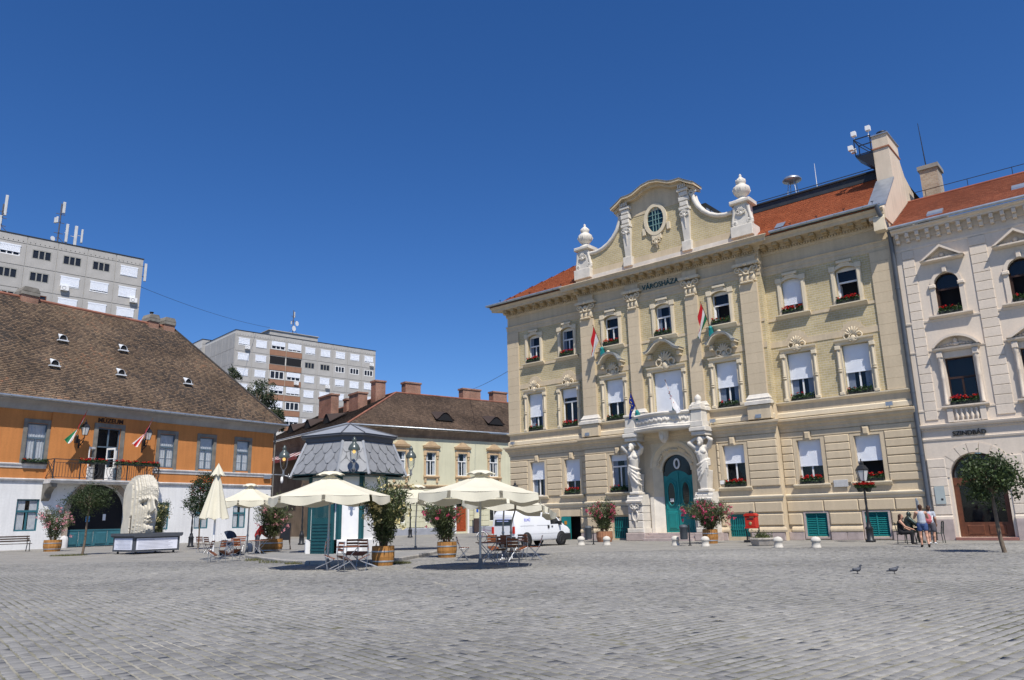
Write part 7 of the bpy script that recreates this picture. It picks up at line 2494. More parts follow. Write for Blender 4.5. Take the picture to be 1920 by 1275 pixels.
# left group
table(428, 1044, 5, 'slatted folding table right of the closed parasol')
table(484, 1043, 0, 'slatted folding table in front of the potted pink oleander')
chair(391, 1038, 150, 'chair behind the closed parasol, against the white wall')
chair(376, 1036, 170, 'leftmost chair near the statue plinth')
chair(384, 1054, 0, 'front left chair lying tipped near the closed parasol').rotation_euler = (R(35), 0, R(95))
chair(410, 1055, 0, 'front middle chair tipped against the left table').rotation_euler = (R(30), 0, R(150))
chair(447, 1052, 0, 'front right chair with orange seat tipped up').rotation_euler = (R(28), 0, R(-120))
chair(437, 1037, 0, 'chair behind the left table, beside the stroller').rotation_euler = (0, 0, R(5))
chair(449, 1037, 0, 'chair behind the left table, right of the stroller').rotation_euler = (0, 0, R(-10))

# ------------------------------------------------------------------ oleanders in barrel tubs
tubm = mat('barrel_oak', (0.40, 0.19, 0.055), 0.65, 0.18, 5, 0.1, 40, streak=0.15)
terram = mat('terracotta_pot', (0.36, 0.17, 0.09), 0.85, 0.1, 4)
olea = leafm('oleander_leaves', (0.026, 0.040, 0.015), (0.150, 0.180, 0.070), 0.3, 0.45)
stemm = mat('grey_brown_bark', (0.16, 0.12, 0.085), 0.9, 0.2, 8, 0.3, 40)
soil = mat('dark_soil', (0.05, 0.038, 0.028), 0.95)
def oleander(loc, label, h, spread, tubr, tubh, bloom, seed, nst=16, nleaf=150, nb=40, lean=0.0, wood=True, leafsz=0.18, cname='potted oleander'):
    t = thing('potted_oleander', label, 'potted shrub', loc, 0, 'oleanders in tubs')
    r = np.random.default_rng(seed)
    if tubh:
        b = MB()
        n = 20
        for k in range(n):
            a0, a1 = 2 * PI * (k + 0.04) / n, 2 * PI * (k + 0.96) / n
            for (r0, z0), (r1, z1) in zip(((0.86, 0), (1.0, 0.45)), ((1.0, 0.45), (0.98, 1.0))):
                b.quad((tubr * r0 * math.cos(a0), tubr * r0 * math.sin(a0), tubh * z0), (tubr * r0 * math.cos(a1), tubr * r0 * math.sin(a1), tubh * z0), (tubr * r1 * math.cos(a1), tubr * r1 * math.sin(a1), tubh * z1), (tubr * r1 * math.cos(a0), tubr * r1 * math.sin(a0), tubh * z1))
        b.lathe([(tubr * 0.83, 0.01), (tubr * 0.965, 0.45 * tubh), (tubr * 0.93, tubh * 0.98)], n)
        b.build('tub', tubm if wood else terram, t)
        for z in ((0.22, 0.72) if wood else ()):
            q = tubr * (0.86 + 0.14 * min(1, z / 0.45)) + 0.006
            MB().lathe([(q, tubh * z - 0.025), (q + 0.008, tubh * z), (q, tubh * z + 0.025)], n).build('hoop', zinc, t)
        MB().lathe([(0.0, tubh - 0.04), (tubr * 0.95, tubh - 0.05)], n).build('soil', soil, t)
    st = MB()
    P, Q = [], []
    for k in range(nst):
        a = 2 * PI * (k / nst) + r.uniform(-0.3, 0.3)
        rr = spread * math.sqrt(r.uniform(0.05, 1.0))
        top = Vector((math.cos(a) * rr + lean, math.sin(a) * rr, tubh + (h - tubh) * r.uniform(0.62, 1.0) * (1 - 0.22 * (rr / spread) ** 2)))
        b0 = Vector((math.cos(a) * tubr * 0.3, math.sin(a) * tubr * 0.3, tubh - 0.05))
        mid = b0.lerp(top, 0.5) + Vector((-math.cos(a) * rr * 0.18, -math.sin(a) * rr * 0.18, 0.08))
        pts = [b0.lerp(mid, q / 4) if q <= 4 else mid.lerp(top, (q - 4) / 4) for q in range(9)]
        st.tube(pts, [0.018 - 0.0014 * q for q in range(9)], 5)
        for j in range(int(nleaf * 1.7)):
            q = r.uniform(0.06, 1.0) ** 0.75
            base = b0.lerp(mid, q * 2) if q < 0.5 else mid.lerp(top, q * 2 - 1)
            P.append(np.array(base) + r.normal(0, 0.08 + 0.07 * q, 3))
        Q.append(np.array(top))
    st.build('stems', stemm, t)
    P = np.array(P)
    n = len(P)
    d = r.normal(0, 0.75, (n, 3))
    d[:, 2] += 0.65
    d /= np.linalg.norm(d, axis=1)[:, None]
    e = np.cross(d, r.normal(0, 1, (n, 3)))
    e /= np.linalg.norm(e, axis=1)[:, None] + 1e-9
    s = leafsz * r.uniform(0.6, 1.25, n)[:, None]
    V = np.stack([P, P + d * s * 0.5 + e * s * 0.105, P + d * s, P + d * s * 0.5 - e * s * 0.105], 1).reshape(-1, 3)
    put('foliage', fast_mesh('foliage', V, np.arange(4 * n).reshape(-1, 4), r.uniform(0, 1, n)), olea, t, kind='stuff')
    if nb:
        Q = np.array(Q)
        c = Q[r.integers(0, len(Q), nb)] + r.normal(0, 0.10, (nb, 3)) - np.array([0, 0, 1]) * np.abs(r.normal(0, (h - tubh) * 0.17, nb))[:, None]
        q = np.repeat(c, 14, 0) + r.normal(0, 0.042, (nb * 14, 3))
        V, F = leaf_quads(q, 0.07, r, 0.4, 0.9)
        put('blossoms', fast_mesh('blossoms', V, F), bloom, t, kind='stuff')
    return t
oleander(gnd(97, 1034), 'pale pink oleander in a wooden tub by the museum bench', 3.15, 1.15, 0.55, 0.75, palepinkm, 1, 16, 130, 55)
oleander(Vector((-25.6, 55.5, 0)), 'cream flowering oleander behind the stone head', 3.55, 0.85, 0.5, 0.6, yellowm, 2, 16, 150, 35)
oleander(gnd(508, 1037), 'pink oleander in a wide wooden tub left of the kiosk', 2.95, 1.15, 0.58, 0.72, palepinkm, 3, 18, 150, 42)
oleander(gnd(718, 1060), 'tall cream-yellow oleander in a barrel tub, nearest the camera', 3.05, 1.02, 0.40, 0.66, yellowm, 4, 24, 190, 70, 0.05)
oleander(gnd(838, 1045), 'pink oleander in a barrel tub left of the nearest parasol', 2.62, 0.85, 0.41, 0.62, pinkm, 5, 18, 150, 26, -0.25)
oleander(gnd(1134, 1016), 'deep pink oleander left of the town hall portal', 2.55, 0.95, 0.50, 0.62, pinkm, 6, 18, 150, 62, 0, False)
oleander(gnd(1333, 1019), 'deep pink oleander in a barrel right of the town hall portal', 2.30, 1.25, 0.40, 0.72, pinkm, 7, 22, 150, 75, -0.1)
# ------------------------------------------------------------------ street furniture
def street_lamp(loc, label, h=4.05, baskets=True, s=1.0):
    t = thing('street_lamp', label, 'street lamp', loc, R(20), 'black street lamps')
    zl = h - 1.12 * s
    MB().lathe([(0.22, 0), (0.24, 0.04), (0.24, 0.10), (0.17, 0.14), (0.17, 0.62), (0.20, 0.66), (0.12, 0.76), (0.10, 0.95)], 12).build('base', dmetal, t)
    p = MB()
    N = int((zl - 0.95) / 0.06)
    vs, fs = [], []
    for j in range(N + 1):
        z = 0.95 + (zl - 0.95) * j / N
        for k in range(8):
            a = 2 * PI * k / 8 + z * 3.2
            rr = (0.062 - 0.022 * j / N) * (1.18 if k % 2 else 0.86)
            vs.append((rr * math.cos(a), rr * math.sin(a), z))
    for j in range(N):
        for k in range(8):
            fs.append((j * 8 + k, j * 8 + (k + 1) % 8, (j + 1) * 8 + (k + 1) % 8, (j + 1) * 8 + k))
    p.add(vs, fs, True)
    p.lathe([(0.05, zl - 0.1), (0.09, zl - 0.05), (0.06, zl)], 10)
    p.build('shaft', dmetal, t)
    lantern_head(t, zl + 0.02, s)
    if baskets:
        for k in (-1, 1):
            b = MB()
            b.lathe([(0.10, zl - 0.52), (0.17, zl - 0.34), (0.18, zl - 0.30)], 10, (k * 0.26, 0, 0))
            b.bar((0, 0, zl - 0.36), (k * 0.26, 0, zl - 0.36), 0.03)
            o = b.build('basket', boxm, t)
            fol, blo = FB[0][1]
            for me, mm, nm in ((fol, geran, 'foliage'), (blo, redm, 'blossoms')):
                f = put(nm, me, mm, o, loc=(k * 0.26, 0, zl - 0.30), kind='stuff')
                f.scale = (0.55, 1.9, 0.9)
    return t
street_lamp(gnd(1633, 1016.5), 'black street lamp with red flower baskets before the town hall')
street_lamp(gnd(565, 1021.5), 'black lamp post with red flowers left of the kiosk door', 4.3)
street_lamp(gnd(769, 1008), 'black lamp post with red flowers between kiosk and pale green house', 4.6)
street_lamp(gnd(968, 1012), 'black lamp post behind the white van', 4.2, False)
street_lamp(gnd(357, 1026), 'black lamp post in front of the museum wall, behind the plinth', 3.4, False)
bolm = mat('white_limestone', (0.58, 0.54, 0.47), 0.85, 0.12, 4, 0.15, 30)
bme = MB().lathe([(0.20, 0), (0.20, 0.05), (0.18, 0.08), (0.175, 0.24), (0.21, 0.27), (0.21, 0.31), (0.19, 0.38), (0.13, 0.44), (0.0, 0.475)], 16)
bme = bme.mesh('bollard')
for k, (x, y) in enumerate(((1090, 1022), (1138, 1022), (1267, 1022.5), (1323, 1024), (1460, 1026.5), (1531, 1027))):
    o = put('bollard', bme, bolm, None, loc=gnd(x, y))
    tag(o, ('leftmost white stone bollard, beside the van', 'white stone bollard below the left oleander by the portal', 'white stone bollard left of the portal waste bin', 'white stone bollard below the right oleander by the portal', 'white stone bollard beside the stone planter', 'rightmost white stone bollard, before the louvred cellar window')[k], 'bollard', 'white stone bollards')
for k, (x, y, lb) in enumerate(((1108, 1021, 'grey waste bin on a post by the left oleander'), (1288, 1023, 'grey waste bin on a post before the town hall door'))):
    t = thing('waste_bin', lb, 'bin', gnd(x, y), R(-30), 'grey waste bins')
    b = MB()
    b.lathe([(0.17, 0.30), (0.19, 0.34), (0.20, 0.86), (0.22, 0.88), (0.22, 0.92), (0.16, 1.0), (0.0, 1.03)], 14, (-0.12, 0, 0))
    b.build('bin_body', mat('bin_grey', (0.075, 0.085, 0.095), 0.5, 0.1, 4), t)
    MB().tube([(0.16, 0, 0), (0.16, 0, 1.02)], 0.035, 8).lathe([(0.09, 0), (0.09, 0.04)], 10, (0.16, 0, 0)).bar((0.16, 0, 0.8), (0.0, 0, 0.8), 0.04).build('post', dmetal, t)
pbx = thing('post_box', 'red post box on a black iron stand at the town hall wall', 'post box', gnd(1413, 1017), R(-40.5))
redp = mat('post_box_red', (0.50, 0.025, 0.012), 0.4, 0.1, 5, spec=0.5)
b = MB()
b.block(-0.30, 0.30, -0.20, 0.18, 0.78, 1.36, 0.03)
b.prism([(-0.33, 1.362), (0.33, 1.362), (0.33, 1.42), (0.22, 1.50), (-0.22, 1.50), (-0.33, 1.42)], -0.24, 0.20)
b.block(-0.33, 0.33, -0.23, 0.19, 0.72, 0.778, 0.01)
b.build('box', redp, pbx)
MB().box(-0.18, 0.18, -0.215, -0.2, 1.18, 1.24).build('slot', dmetal, pbx)
MB().ball((0.0, -0.21, 0.98), (0.09, 0.02, 0.09), 10, 6).box(-0.02, 0.22, -0.206, -0.2005, 1.28, 1.33).build('emblem', mat('brass', (0.5, 0.4, 0.2), 0.4, 0.1, metal=0.5), pbx)
MB().lathe([(0.12, 1.50), (0.12, 1.56), (0.08, 1.62), (0.0, 1.64)], 8).build('cap', dmetal, pbx)
for sx in (-0.36, 0.36):
    MB().tube([(sx, 0, 0.76), (sx * 1.02, 0, 0.6), (sx * 0.82, -0.05, 0.5), (sx * 0.92, 0, 0.2), (sx * 0.9, 0, 0)], 0.035, 6).bar((0, 0, 0.74), (sx * 1.08, 0, 0.74), 0.05).build('stand_leg', dmetal, pbx)
MB().block(-0.45, 0.2, -0.2, 0.2, 0, 0.12, 0.02).build('stand_foot', dmetal, pbx)
pl_ = thing('stone_planter', 'low square concrete planter with small green plants beside the post box', 'planter', gnd(1431, 1023), R(-35))
b = MB()
n = 8
b.lathe([(0.50, 0), (0.54, 0.05), (0.62, 0.26), (0.66, 0.30), (0.64, 0.36), (0.54, 0.36)], n, smooth=False)
b.build('bowl', mat('aggregate_concrete', (0.40, 0.36, 0.31), 0.95, 0.2, 6, 0.4, 25), pl_)
rr = np.random.default_rng(5)
P = np.stack([rr.normal(0, 0.20, 500), rr.normal(0, 0.20, 500), 0.36 + np.abs(rr.normal(0, 0.13, 500))], 1)
V, F = leaf_quads(P, 0.11, rr, 0.6, 0.35)
put('plants', fast_mesh('plants', V, F, rr.uniform(0, 1, 500)), leafm('planter_green', (0.03, 0.05, 0.015), (0.16, 0.18, 0.06)), pl_, kind='stuff')
o = MB().tube([(0, 0, 0), (0, 0, 2.05)], 0.05, 8).box(-0.02, 0.02, -0.13, 0.0, 1.7, 1.95).build('sign_post', zinc, None, loc=gnd(1729, 1015))
tag(o, 'thin grey metal post behind the standing women', 'post')
# bench by the museum
bn = thing('bench', 'dark slatted bench with iron ends against the museum wall', 'bench', gnd(22, 1035), R(50))
sl2 = MB().block(-1.1, 1.1, -0.045, 0.045, -0.02, 0.02, 0.006).mesh('slat')
bwood = mat('dark_bench_wood', (0.055, 0.035, 0.025), 0.6, 0.2, 5)
for k in range(4):
    put('seat_slat', sl2, bwood, bn, loc=(0, -0.22 + k * 0.13, 0.52))
for k in range(3):
    o = put('back_slat', sl2, bwood, bn, loc=(0, 0.30 + 0.03 * k, 0.70 + 0.15 * k))
    o.rotation_euler = (R(75), 0, 0)
for sx in (-0.95, 0.95):
    MB().tube([(sx, -0.30, 0), (sx, -0.26, 0.50), (sx, 0.24, 0.50), (sx, 0.40, 1.05)], 0.03, 6).tube([(sx, 0.36, 0), (sx, 0.22, 0.5)], 0.03, 6).tube([(sx, -0.26, 0.5), (sx, -0.30, 0.72), (sx, 0.0, 0.78), (sx, 0.33, 0.75)], 0.022, 6).build('iron_end', dmetal, bn)
# ------------------------------------------------------------------ sliced stone head on its plinth
SC = thing('head_sculpture', 'tall cream stone head cut in vertical slices, standing on a dark plinth', 'sculpture', (-21.65, 44.75, 1.14), R(53))
scm = mat('cream_sculpture_stone', (0.60, 0.555, 0.46), 0.85, 0.08, 3, 0.15, 40, rnd=0.05)
HH = 3.30
def g_(u, c, w):
    return math.exp(-((u - c) / w) ** 2)
def yf(x, z):
    """front surface of the face at lateral x (-1..1) and height z (0..1)"""
    w = 0.93 if z > 0.35 else 0.80 + 0.13 * z / 0.35
    d = max(0.02, 1 - abs(x / w) ** 2.4)
    y = 0.72 * d ** 0.55 * (1 - 0.55 * max(0, z - 0.80) / 0.2) * (0.90 + 0.10 * math.sin(PI * z))
    nose = g_(x, 0.08, 0.13) * (0.50 * g_(z, 0.385, 0.06) + 0.34 * g_(z, 0.47, 0.07) + 0.22 * g_(z, 0.56, 0.06))
    eyes = -0.34 * (g_(x, -0.34, 0.17) + g_(x, 0.50, 0.17)) * g_(z, 0.505, 0.045)
    brow = 0.13 * (g_(x, -0.34, 0.28) + g_(x, 0.5, 0.28)) * g_(z, 0.585, 0.03)
    lips = 0.17 * g_(x, 0.08, 0.24) * (g_(z, 0.255, 0.022) + g_(z, 0.20, 0.024)) - 0.12 * g_(x, 0.08, 0.26) * g_(z, 0.228, 0.011)
    under = -0.10 * g_(x, 0.08, 0.3) * g_(z, 0.15, 0.03) - 0.12 * g_(x, 0.08, 0.14) * g_(z, 0.33, 0.02)
    chin = 0.13 * g_(x, 0.08, 0.3) * g_(z, 0.075, 0.06)
    return y + nose + eyes + brow + lips + under + chin
NS = 14
rs = random.Random(3)
for i in range(NS):
    xm = -0.78 + 1.56 * (i + 0.5) / NS
    x0, x1 = xm - 0.78 / NS * 0.93, xm + 0.78 / NS * 0.93
    k = xm / 0.80
    zt = HH * (1 - 0.20 * abs(k) ** 2.6 - 0.02 * (k > 0.4))
    n = 56
    jz = rs.uniform(-0.012, 0.012)
    fr = [(-yf(k, q / n + jz) - 0.03 * rs.random() * (0.3 if 0.15 < q / n < 0.65 else 1.0), zt * q / n) for q in range(n + 1)]
    back = [(0.78 - 0.10 * math.sin(PI * q / 12) * 0 - 0.16 * g_(q / 12, 0.30, 0.14) - (0.30 * max(0, q / 12 - 0.82) / 0.18), zt * q / 12) for q in range(12, -1, -1)]
    m = MB()
    m.prism(fr + back, x0, x1, ax='x')
    m.build('stone_slice', scm, SC)
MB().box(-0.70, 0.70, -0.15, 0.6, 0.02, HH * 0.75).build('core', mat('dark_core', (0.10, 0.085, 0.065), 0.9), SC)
PLN = thing('sculpture_plinth', 'dark grey plinth with white text boards under the stone head', 'plinth', (-21.25, 44.75, 0), R(53))
pgm = mat('anthracite_board', (0.075, 0.082, 0.095), 0.6, 0.08, 3)
b = MB()
b.box(-1.32, 1.32, -1.2, 1.2, 0.14, 0.92)
b.build('plinth_box', pgm, PLN)
b = MB()
b.prism([(-1.36, 0.922), (1.36, 0.922), (1.44, 1.0), (1.44, 1.13), (-1.44, 1.13), (-1.44, 1.0)], -1.32, 1.32)
b.build('plinth_cornice', pgm, PLN)
for x, y in ((-1.1, -1.0), (1.1, -1.0), (-1.1, 1.0), (1.1, 1.0)):
    MB().lathe([(0.06, 0), (0.06, 0.14)], 8, (x, y, 0)).build('foot', dmetal, PLN)
tb = MB().box(-1.20, 1.18, -1.222, -1.205, 0.24, 0.86).build('text_board', mat('white_board', (0.72, 0.73, 0.80), 0.6), PLN)
tb2 = MB().box(-1.342, -1.325, -1.0, 1.0, 0.24, 0.86).build('text_board', MATS['white_board'], PLN)
lm = MB()
for k in range(7):
    lm.box(-1.1, -1.1 + (0.9 if k == 0 else 2.0 - 0.13 * (k % 3)), -1.226, -1.2225, 0.77 - 0.075 * k, 0.79 - 0.075 * k + (0.012 if k == 0 else 0))
    lm.box(-1.346, -1.3425, -0.85, 0.8 - 0.12 * (k % 3), 0.77 - 0.075 * k, 0.785 - 0.075 * k)
lm.build('text_lines', mat('grey_print', (0.38, 0.39, 0.45), 0.7), tb, kind='stuff')

# ------------------------------------------------------------------ trees
def tree(loc, label, h, zc, rx, rz_, seed, ncl, nl, lo, hi, lsz=0.09, trunk_r=0.06, bend=0.0, blossoms=None):
    t = thing('tree', label, 'tree', loc, 0)
    r = np.random.default_rng(seed)
    tr = MB()
    pts = [(bend * math.sin(q / 8 * 2.2), 0.03 * math.sin(q), zc * q / 8) for q in range(9)]
    tr.tube(pts, [trunk_r * (1.15 - 0.45 * q / 8) for q in range(9)], 8)
    top = Vector(pts[-1])
    C = []
    for k in range(ncl):
        d = r.normal(0, 1, 3)
        d /= np.linalg.norm(d)
        q = r.uniform(0.35, 1.0) ** 0.6
        C.append(np.array([d[0] * rx * q, d[1] * rx * q, d[2] * rz_ * q]) * (1 + 0.15 * r.normal()) + np.array([top.x, top.y, zc + rz_ * 0.12]))
    C = np.array(C)
    for c in C[::3]:
        m_ = top.lerp(Vector(c), 0.5) + Vector((0, 0, -0.05))
        tr.tube([top - Vector((0, 0, 0.5 * rz_)), m_, Vector(c)], [trunk_r * 0.5, trunk_r * 0.28, 0.006], 5)
    tr.build('trunk', stemm, t)
    sz = np.repeat(r.uniform(0.55, 1.2, ncl), nl)
    P = np.repeat(C, nl, 0) + r.normal(0, 1, (ncl * nl, 3)) * (rx * 0.17 * sz)[:, None]
    V, F = leaf_quads(P, lsz, r, 0.25, 0.55)
    put('crown', fast_mesh('crown', V, F, np.clip(np.repeat(r.uniform(0, 1, ncl), nl) * 0.5 + r.uniform(0, 0.5, len(P)), 0, 1)), leafm(label[:20], lo, hi, 0.3), t, kind='stuff')
    if blossoms:
        q = np.repeat(C[r.integers(0, ncl, 26)], 10, 0) + r.normal(0, 0.09, (260, 3))
        V, F = leaf_quads(q, 0.08, r, 0.3, 0.9)
        put('blossoms', fast_mesh('blossoms', V, F), blossoms, t, kind='stuff')
    return t
DG, LG = (0.013, 0.024, 0.009), (0.085, 0.125, 0.038)
tree(gnd(1884, 1036), 'small round dark green tree before the arched door at right', 3.4, 2.42, 0.92, 0.84, 11, 75, 70, DG, LG, 0.115, 0.065, -0.12)
tree(gnd(154, 1041), 'small round tree in front of the museum gate', 3.8, 3.0, 1.05, 0.72, 12, 80, 85, DG, (0.07, 0.10, 0.032), 0.09, 0.06, 0.1)
tree(gnd(371, 1030), 'slim tree with reddish blossoms left of the closed parasol', 4.6, 3.2, 0.95, 1.45, 13, 80, 70, DG, (0.055, 0.10, 0.035), 0.11, 0.05, 0.0, redm)
tree(Vector((-34.9, 102.2, 0)), 'tall grey-green tree rising behind the museum roof', 20, 17.6, 2.1, 2.7, 14, 70, 60, (0.02, 0.032, 0.016), (0.12, 0.15, 0.075), 0.30, 0.25)
tree(Vector((-31.4, 99.1, 0)), 'lower dark tree at the end of the museum roof', 16, 14.6, 1.2, 1.4, 15, 40, 50, (0.015, 0.026, 0.012), (0.09, 0.12, 0.05), 0.28, 0.2)
tree(Vector((-38.6, 102.0, 0)), 'tree top peeping over the museum hip', 22, 21.4, 1.0, 1.0, 16, 30, 40, (0.02, 0.032, 0.016), (0.12, 0.15, 0.07), 0.28, 0.2)

# ------------------------------------------------------------------ white van
VAN = thing('delivery_van', 'white delivery van with orange beacon parked before the town hall', 'van', (0, 0, 0))
vw = mat('white_van_paint', (0.80, 0.81, 0.83), 0.3, 0.02, 2, spec=0.5)
vrub = mat('black_rubber', (0.02, 0.02, 0.022), 0.7)
vgl = mat('dark_van_glass', (0.015, 0.018, 0.022), 0.06, 0, spec=0.6)
def hw(z):
    return 0.845 if z < 1.05 else 0.845 - 0.13 * (z - 1.05) / 0.85
prof = [(-2.36, 0.42, 1.60), (-2.34, 0.36, 1.78), (-2.20, 0.33, 1.90), (-1.6, 0.32, 1.95), (0.3, 0.32, 1.95), (0.75, 0.32, 1.91), (1.05, 0.32, 1.80), (1.55, 0.32, 1.42), (1.95, 0.32, 1.10), (2.2, 0.33, 1.02), (2.33, 0.36, 0.92), (2.37, 0.42, 0.80)]
b = MB()
vs, fs = [], []
NS_ = 14
for x, z0, z1 in prof:
    pts = [(-hw(z0) + 0.05, z0), (-hw(z0), z0 + 0.08)] + [(-hw(z0 + (z1 - z0) * q), z0 + (z1 - z0) * q) for q in (0.3, 0.55, 0.8)]
    pts += [(-hw(z1) + 0.015, z1 - 0.09), (-hw(z1) + 0.10, z1 - 0.015)]
    pts = pts + [(-a, c) for a, c in reversed(pts)]
    e = 0.93 if abs(x) > 2.33 else 1.0
    vs += [(x, a * e, c) for a, c in pts]
for i in range(len(prof) - 1):
    for k in range(NS_):
        k2 = (k + 1) % NS_
        fs.append((i * NS_ + k, i * NS_ + k2, (i + 1) * NS_ + k2, (i + 1) * NS_ + k))
b.add(vs, fs, True)
b.add(vs, [tuple(range(NS_ - 1, -1, -1)), tuple(range((len(prof) - 1) * NS_, len(prof) * NS_))])
b.build('body', vw, VAN)
def side(poly, name, m, off=0.006, s=-1):
    q = MB()
    q.add([(x, s * (hw(z) + off), z) for x, z in poly], [tuple(range(len(poly)))])
    return q.build(name, m, VAN)
side([(0.62, 1.16), (1.42, 1.16), (1.40, 1.26), (1.02, 1.70), (0.62, 1.72)], 'door_window', vgl)
side([(0.62, 1.16), (1.42, 1.16), (1.40, 1.26), (1.02, 1.70), (0.62, 1.72)], 'door_window', vgl, s=1)
for poly in ([(-2.25, 0.66), (2.2, 0.66), (2.2, 0.675), (-2.25, 0.675)], [(0.52, 0.45), (0.535, 0.45), (0.535, 1.8), (0.52, 1.8)], [(-0.75, 0.45), (-0.735, 0.45), (-0.735, 1.74), (-0.75, 1.74)], [(-1.95, 1.10), (-0.85, 1.10), (-0.85, 1.115), (-1.95, 1.115)], [(-0.6, 1.10), (0.4, 1.10), (0.4, 1.115), (-0.6, 1.115)], [(-0.6, 1.70), (0.4, 1.70), (0.4, 1.712), (-0.6, 1.712)]):
    side(poly, 'panel_seam', mat('seam_grey', (0.42, 0.43, 0.45), 0.6), 0.004)
for x, z in ((0.34, 0.95), (0.66, 1.02)):
    MB().block(x, x + 0.13, -hw(z) - 0.035, -hw(z), z, z + (0.16 if x < 0.5 else 0.05), 0.008).build('handle', vrub, VAN)
MB().block(1.28, 1.40, -1.02, -0.86, 1.10, 1.32, 0.02).build('wing_mirror', vrub, VAN)
q = MB()
q.add([(-2.372, -0.62, 1.14), (-2.372, 0.62, 1.14), (-2.352, 0.56, 1.66), (-2.352, -0.56, 1.66)], [(0, 1, 2, 3)])
q.build('rear_window', vgl, VAN)
MB().box(-2.472, -2.462, -0.26, 0.26, 0.40, 0.50).build('number_plate', white, VAN)
MB().box(-2.378, -2.366, -0.012, 0.012, 0.56, 1.14).build('rear_door_seam', mat('seam_grey', (0.42, 0.43, 0.45), 0.6), VAN)
for z in (1.44, 1.34):
    MB().box(-2.372, -2.366, -0.46 + (0.1 if z < 1.4 else 0), 0.46, z, z + 0.045).build('window_lettering', mat('pale_blue_print', (0.45, 0.50, 0.80), 0.6), VAN)
MB().add([(1.09, -0.60, 1.78), (1.09, 0.60, 1.78), (1.93, 0.70, 1.135), (1.93, -0.70, 1.135)], [(0, 1, 2, 3)]).build('windscreen', vgl, VAN, loc=(0.012, 0, 0.015))
MB().block(2.22, 2.46, -0.84, 0.84, 0.30, 0.62, 0.04).block(1.86, 2.38, -0.875, -0.80, 0.30, 0.64, 0.02).build('front_bumper', vrub, VAN)
MB().block(-2.46, -2.30, -0.82, 0.82, 0.34, 0.56, 0.03).build('rear_bumper', vrub, VAN)
for s in (-1, 1):
    MB().block(2.28, 2.37, s * 0.62 - 0.14, s * 0.62 + 0.14, 0.72, 0.90, 0.02).build('headlight', clearg, VAN)
    MB().block(-2.40, -2.34, s * 0.74 - 0.07, s * 0.74 + 0.07, 0.72, 1.08, 0.015).build('tail_light', redp, VAN)
for x in (-1.45, 1.53):
    for s in (-1, 1):
        MB(Matrix.Translation((x, s * 0.835, 0.36)) @ Matrix.Rotation(PI / 2, 4, 'X')).lathe([(0.0, -0.02), (0.42, -0.02), (0.42, 0.015), (0.0, 0.016)], 24).build('wheel_arch', vrub, VAN)
        w = MB(Matrix.Translation((x, s * 0.78, 0.33)) @ Matrix.Rotation(PI / 2, 4, 'X')).lathe([(0.20, -0.10), (0.31, -0.10), (0.33, -0.06), (0.33, 0.06), (0.31, 0.10), (0.20, 0.10)], 24).build('wheel', vrub, VAN)
        MB(Matrix.Translation((x, s * 0.78, 0.33)) @ Matrix.Rotation(PI / 2, 4, 'X')).lathe([(0.0, -0.105 if s > 0 else 0.06), (0.06, -0.105 if s > 0 else 0.07), (0.14, -0.06 if s > 0 else 0.06), (0.20, -0.10 if s > 0 else 0.10), (0.20, 0.10 if s < 0 else -0.06)], 12).build('rim', steel, w)
for x in (-1.7, -0.6, 0.6):
    MB().bar((x, -0.72, 1.93), (x, -0.72, 2.02), 0.07).bar((x, 0.72, 1.93), (x, 0.72, 2.02), 0.07).bar((x, -0.74, 2.02), (x, 0.74, 2.02), 0.04).build('roof_bar', vrub, VAN)
MB().lathe([(0.07, 1.95), (0.07, 2.0)], 10, (-0.2, -0.3, 0)).build('beacon_base', vrub, VAN)
MB().lathe([(0.075, 2.0), (0.08, 2.06), (0.06, 2.17), (0.0, 2.20)], 12, (-0.2, -0.3, 0)).build('beacon', mat('amber_beacon', (0.8, 0.25, 0.01), 0.3, 0, emit=((1.0, 0.35, 0.02), 0.5)), VAN)
put('lettering', text_mesh('ELMŰ', 0.20, 0.002, 0.0), mat('blue_print', (0.10, 0.12, 0.70), 0.5, 0), VAN, loc=(-1.35, -hw(1.35) - 0.012, 1.34))
fw, rw = gnd(1052, 1022), gnd(982, 1025.5)
hd = (fw - rw)
ang = R(49)
cv = fw - Vector((math.cos(ang), math.sin(ang), 0)) * 1.53 + Vector((-math.sin(ang), math.cos(ang), 0)) * 0.80
VAN.location, VAN.rotation_euler = cv, (0, 0, ang)

# bicycle behind the tables
BK = thing('bicycle', 'bicycle with a white front mudguard standing left of the van', 'bicycle', gnd(918, 1017), R(200))
for x, nm in ((-0.52, 'rear_wheel'), (0.52, 'front_wheel')):
    w = MB().tube([(x + 0.33 * math.cos(q), 0, 0.34 + 0.33 * math.sin(q)) for q in [2 * PI * k / 24 for k in range(25)]], 0.018, 6).build(nm, vrub, BK)
    sp = MB()
    for k in range(10):
        q = 2 * PI * k / 10
        sp.bar((x, 0, 0.34), (x + 0.32 * math.cos(q), 0, 0.34 + 0.32 * math.sin(q)), 0.004)
    sp.build('spokes', steel, w)
    MB().tube([(x + 0.37 * math.cos(q), 0, 0.34 + 0.37 * math.sin(q)) for q in [R(20 + 150 * k / 12) for k in range(13)]], 0.025, 6).build('mudguard', white, BK)
fr = MB()
for a, b in (((-0.52, 0, 0.34), (-0.15, 0, 0.32)), ((-0.15, 0, 0.32), (-0.25, 0, 0.85)), ((-0.15, 0, 0.32), (0.38, 0, 0.78)), ((-0.22, 0, 0.72), (0.37, 0, 0.82)), ((-0.52, 0, 0.34), (-0.22, 0, 0.72)), ((0.52, 0, 0.34), (0.36, 0, 0.98))):
    fr.tube([a, b], 0.016, 6)
fr.build('frame', mat('violet_frame', (0.18, 0.06, 0.14), 0.4), BK)
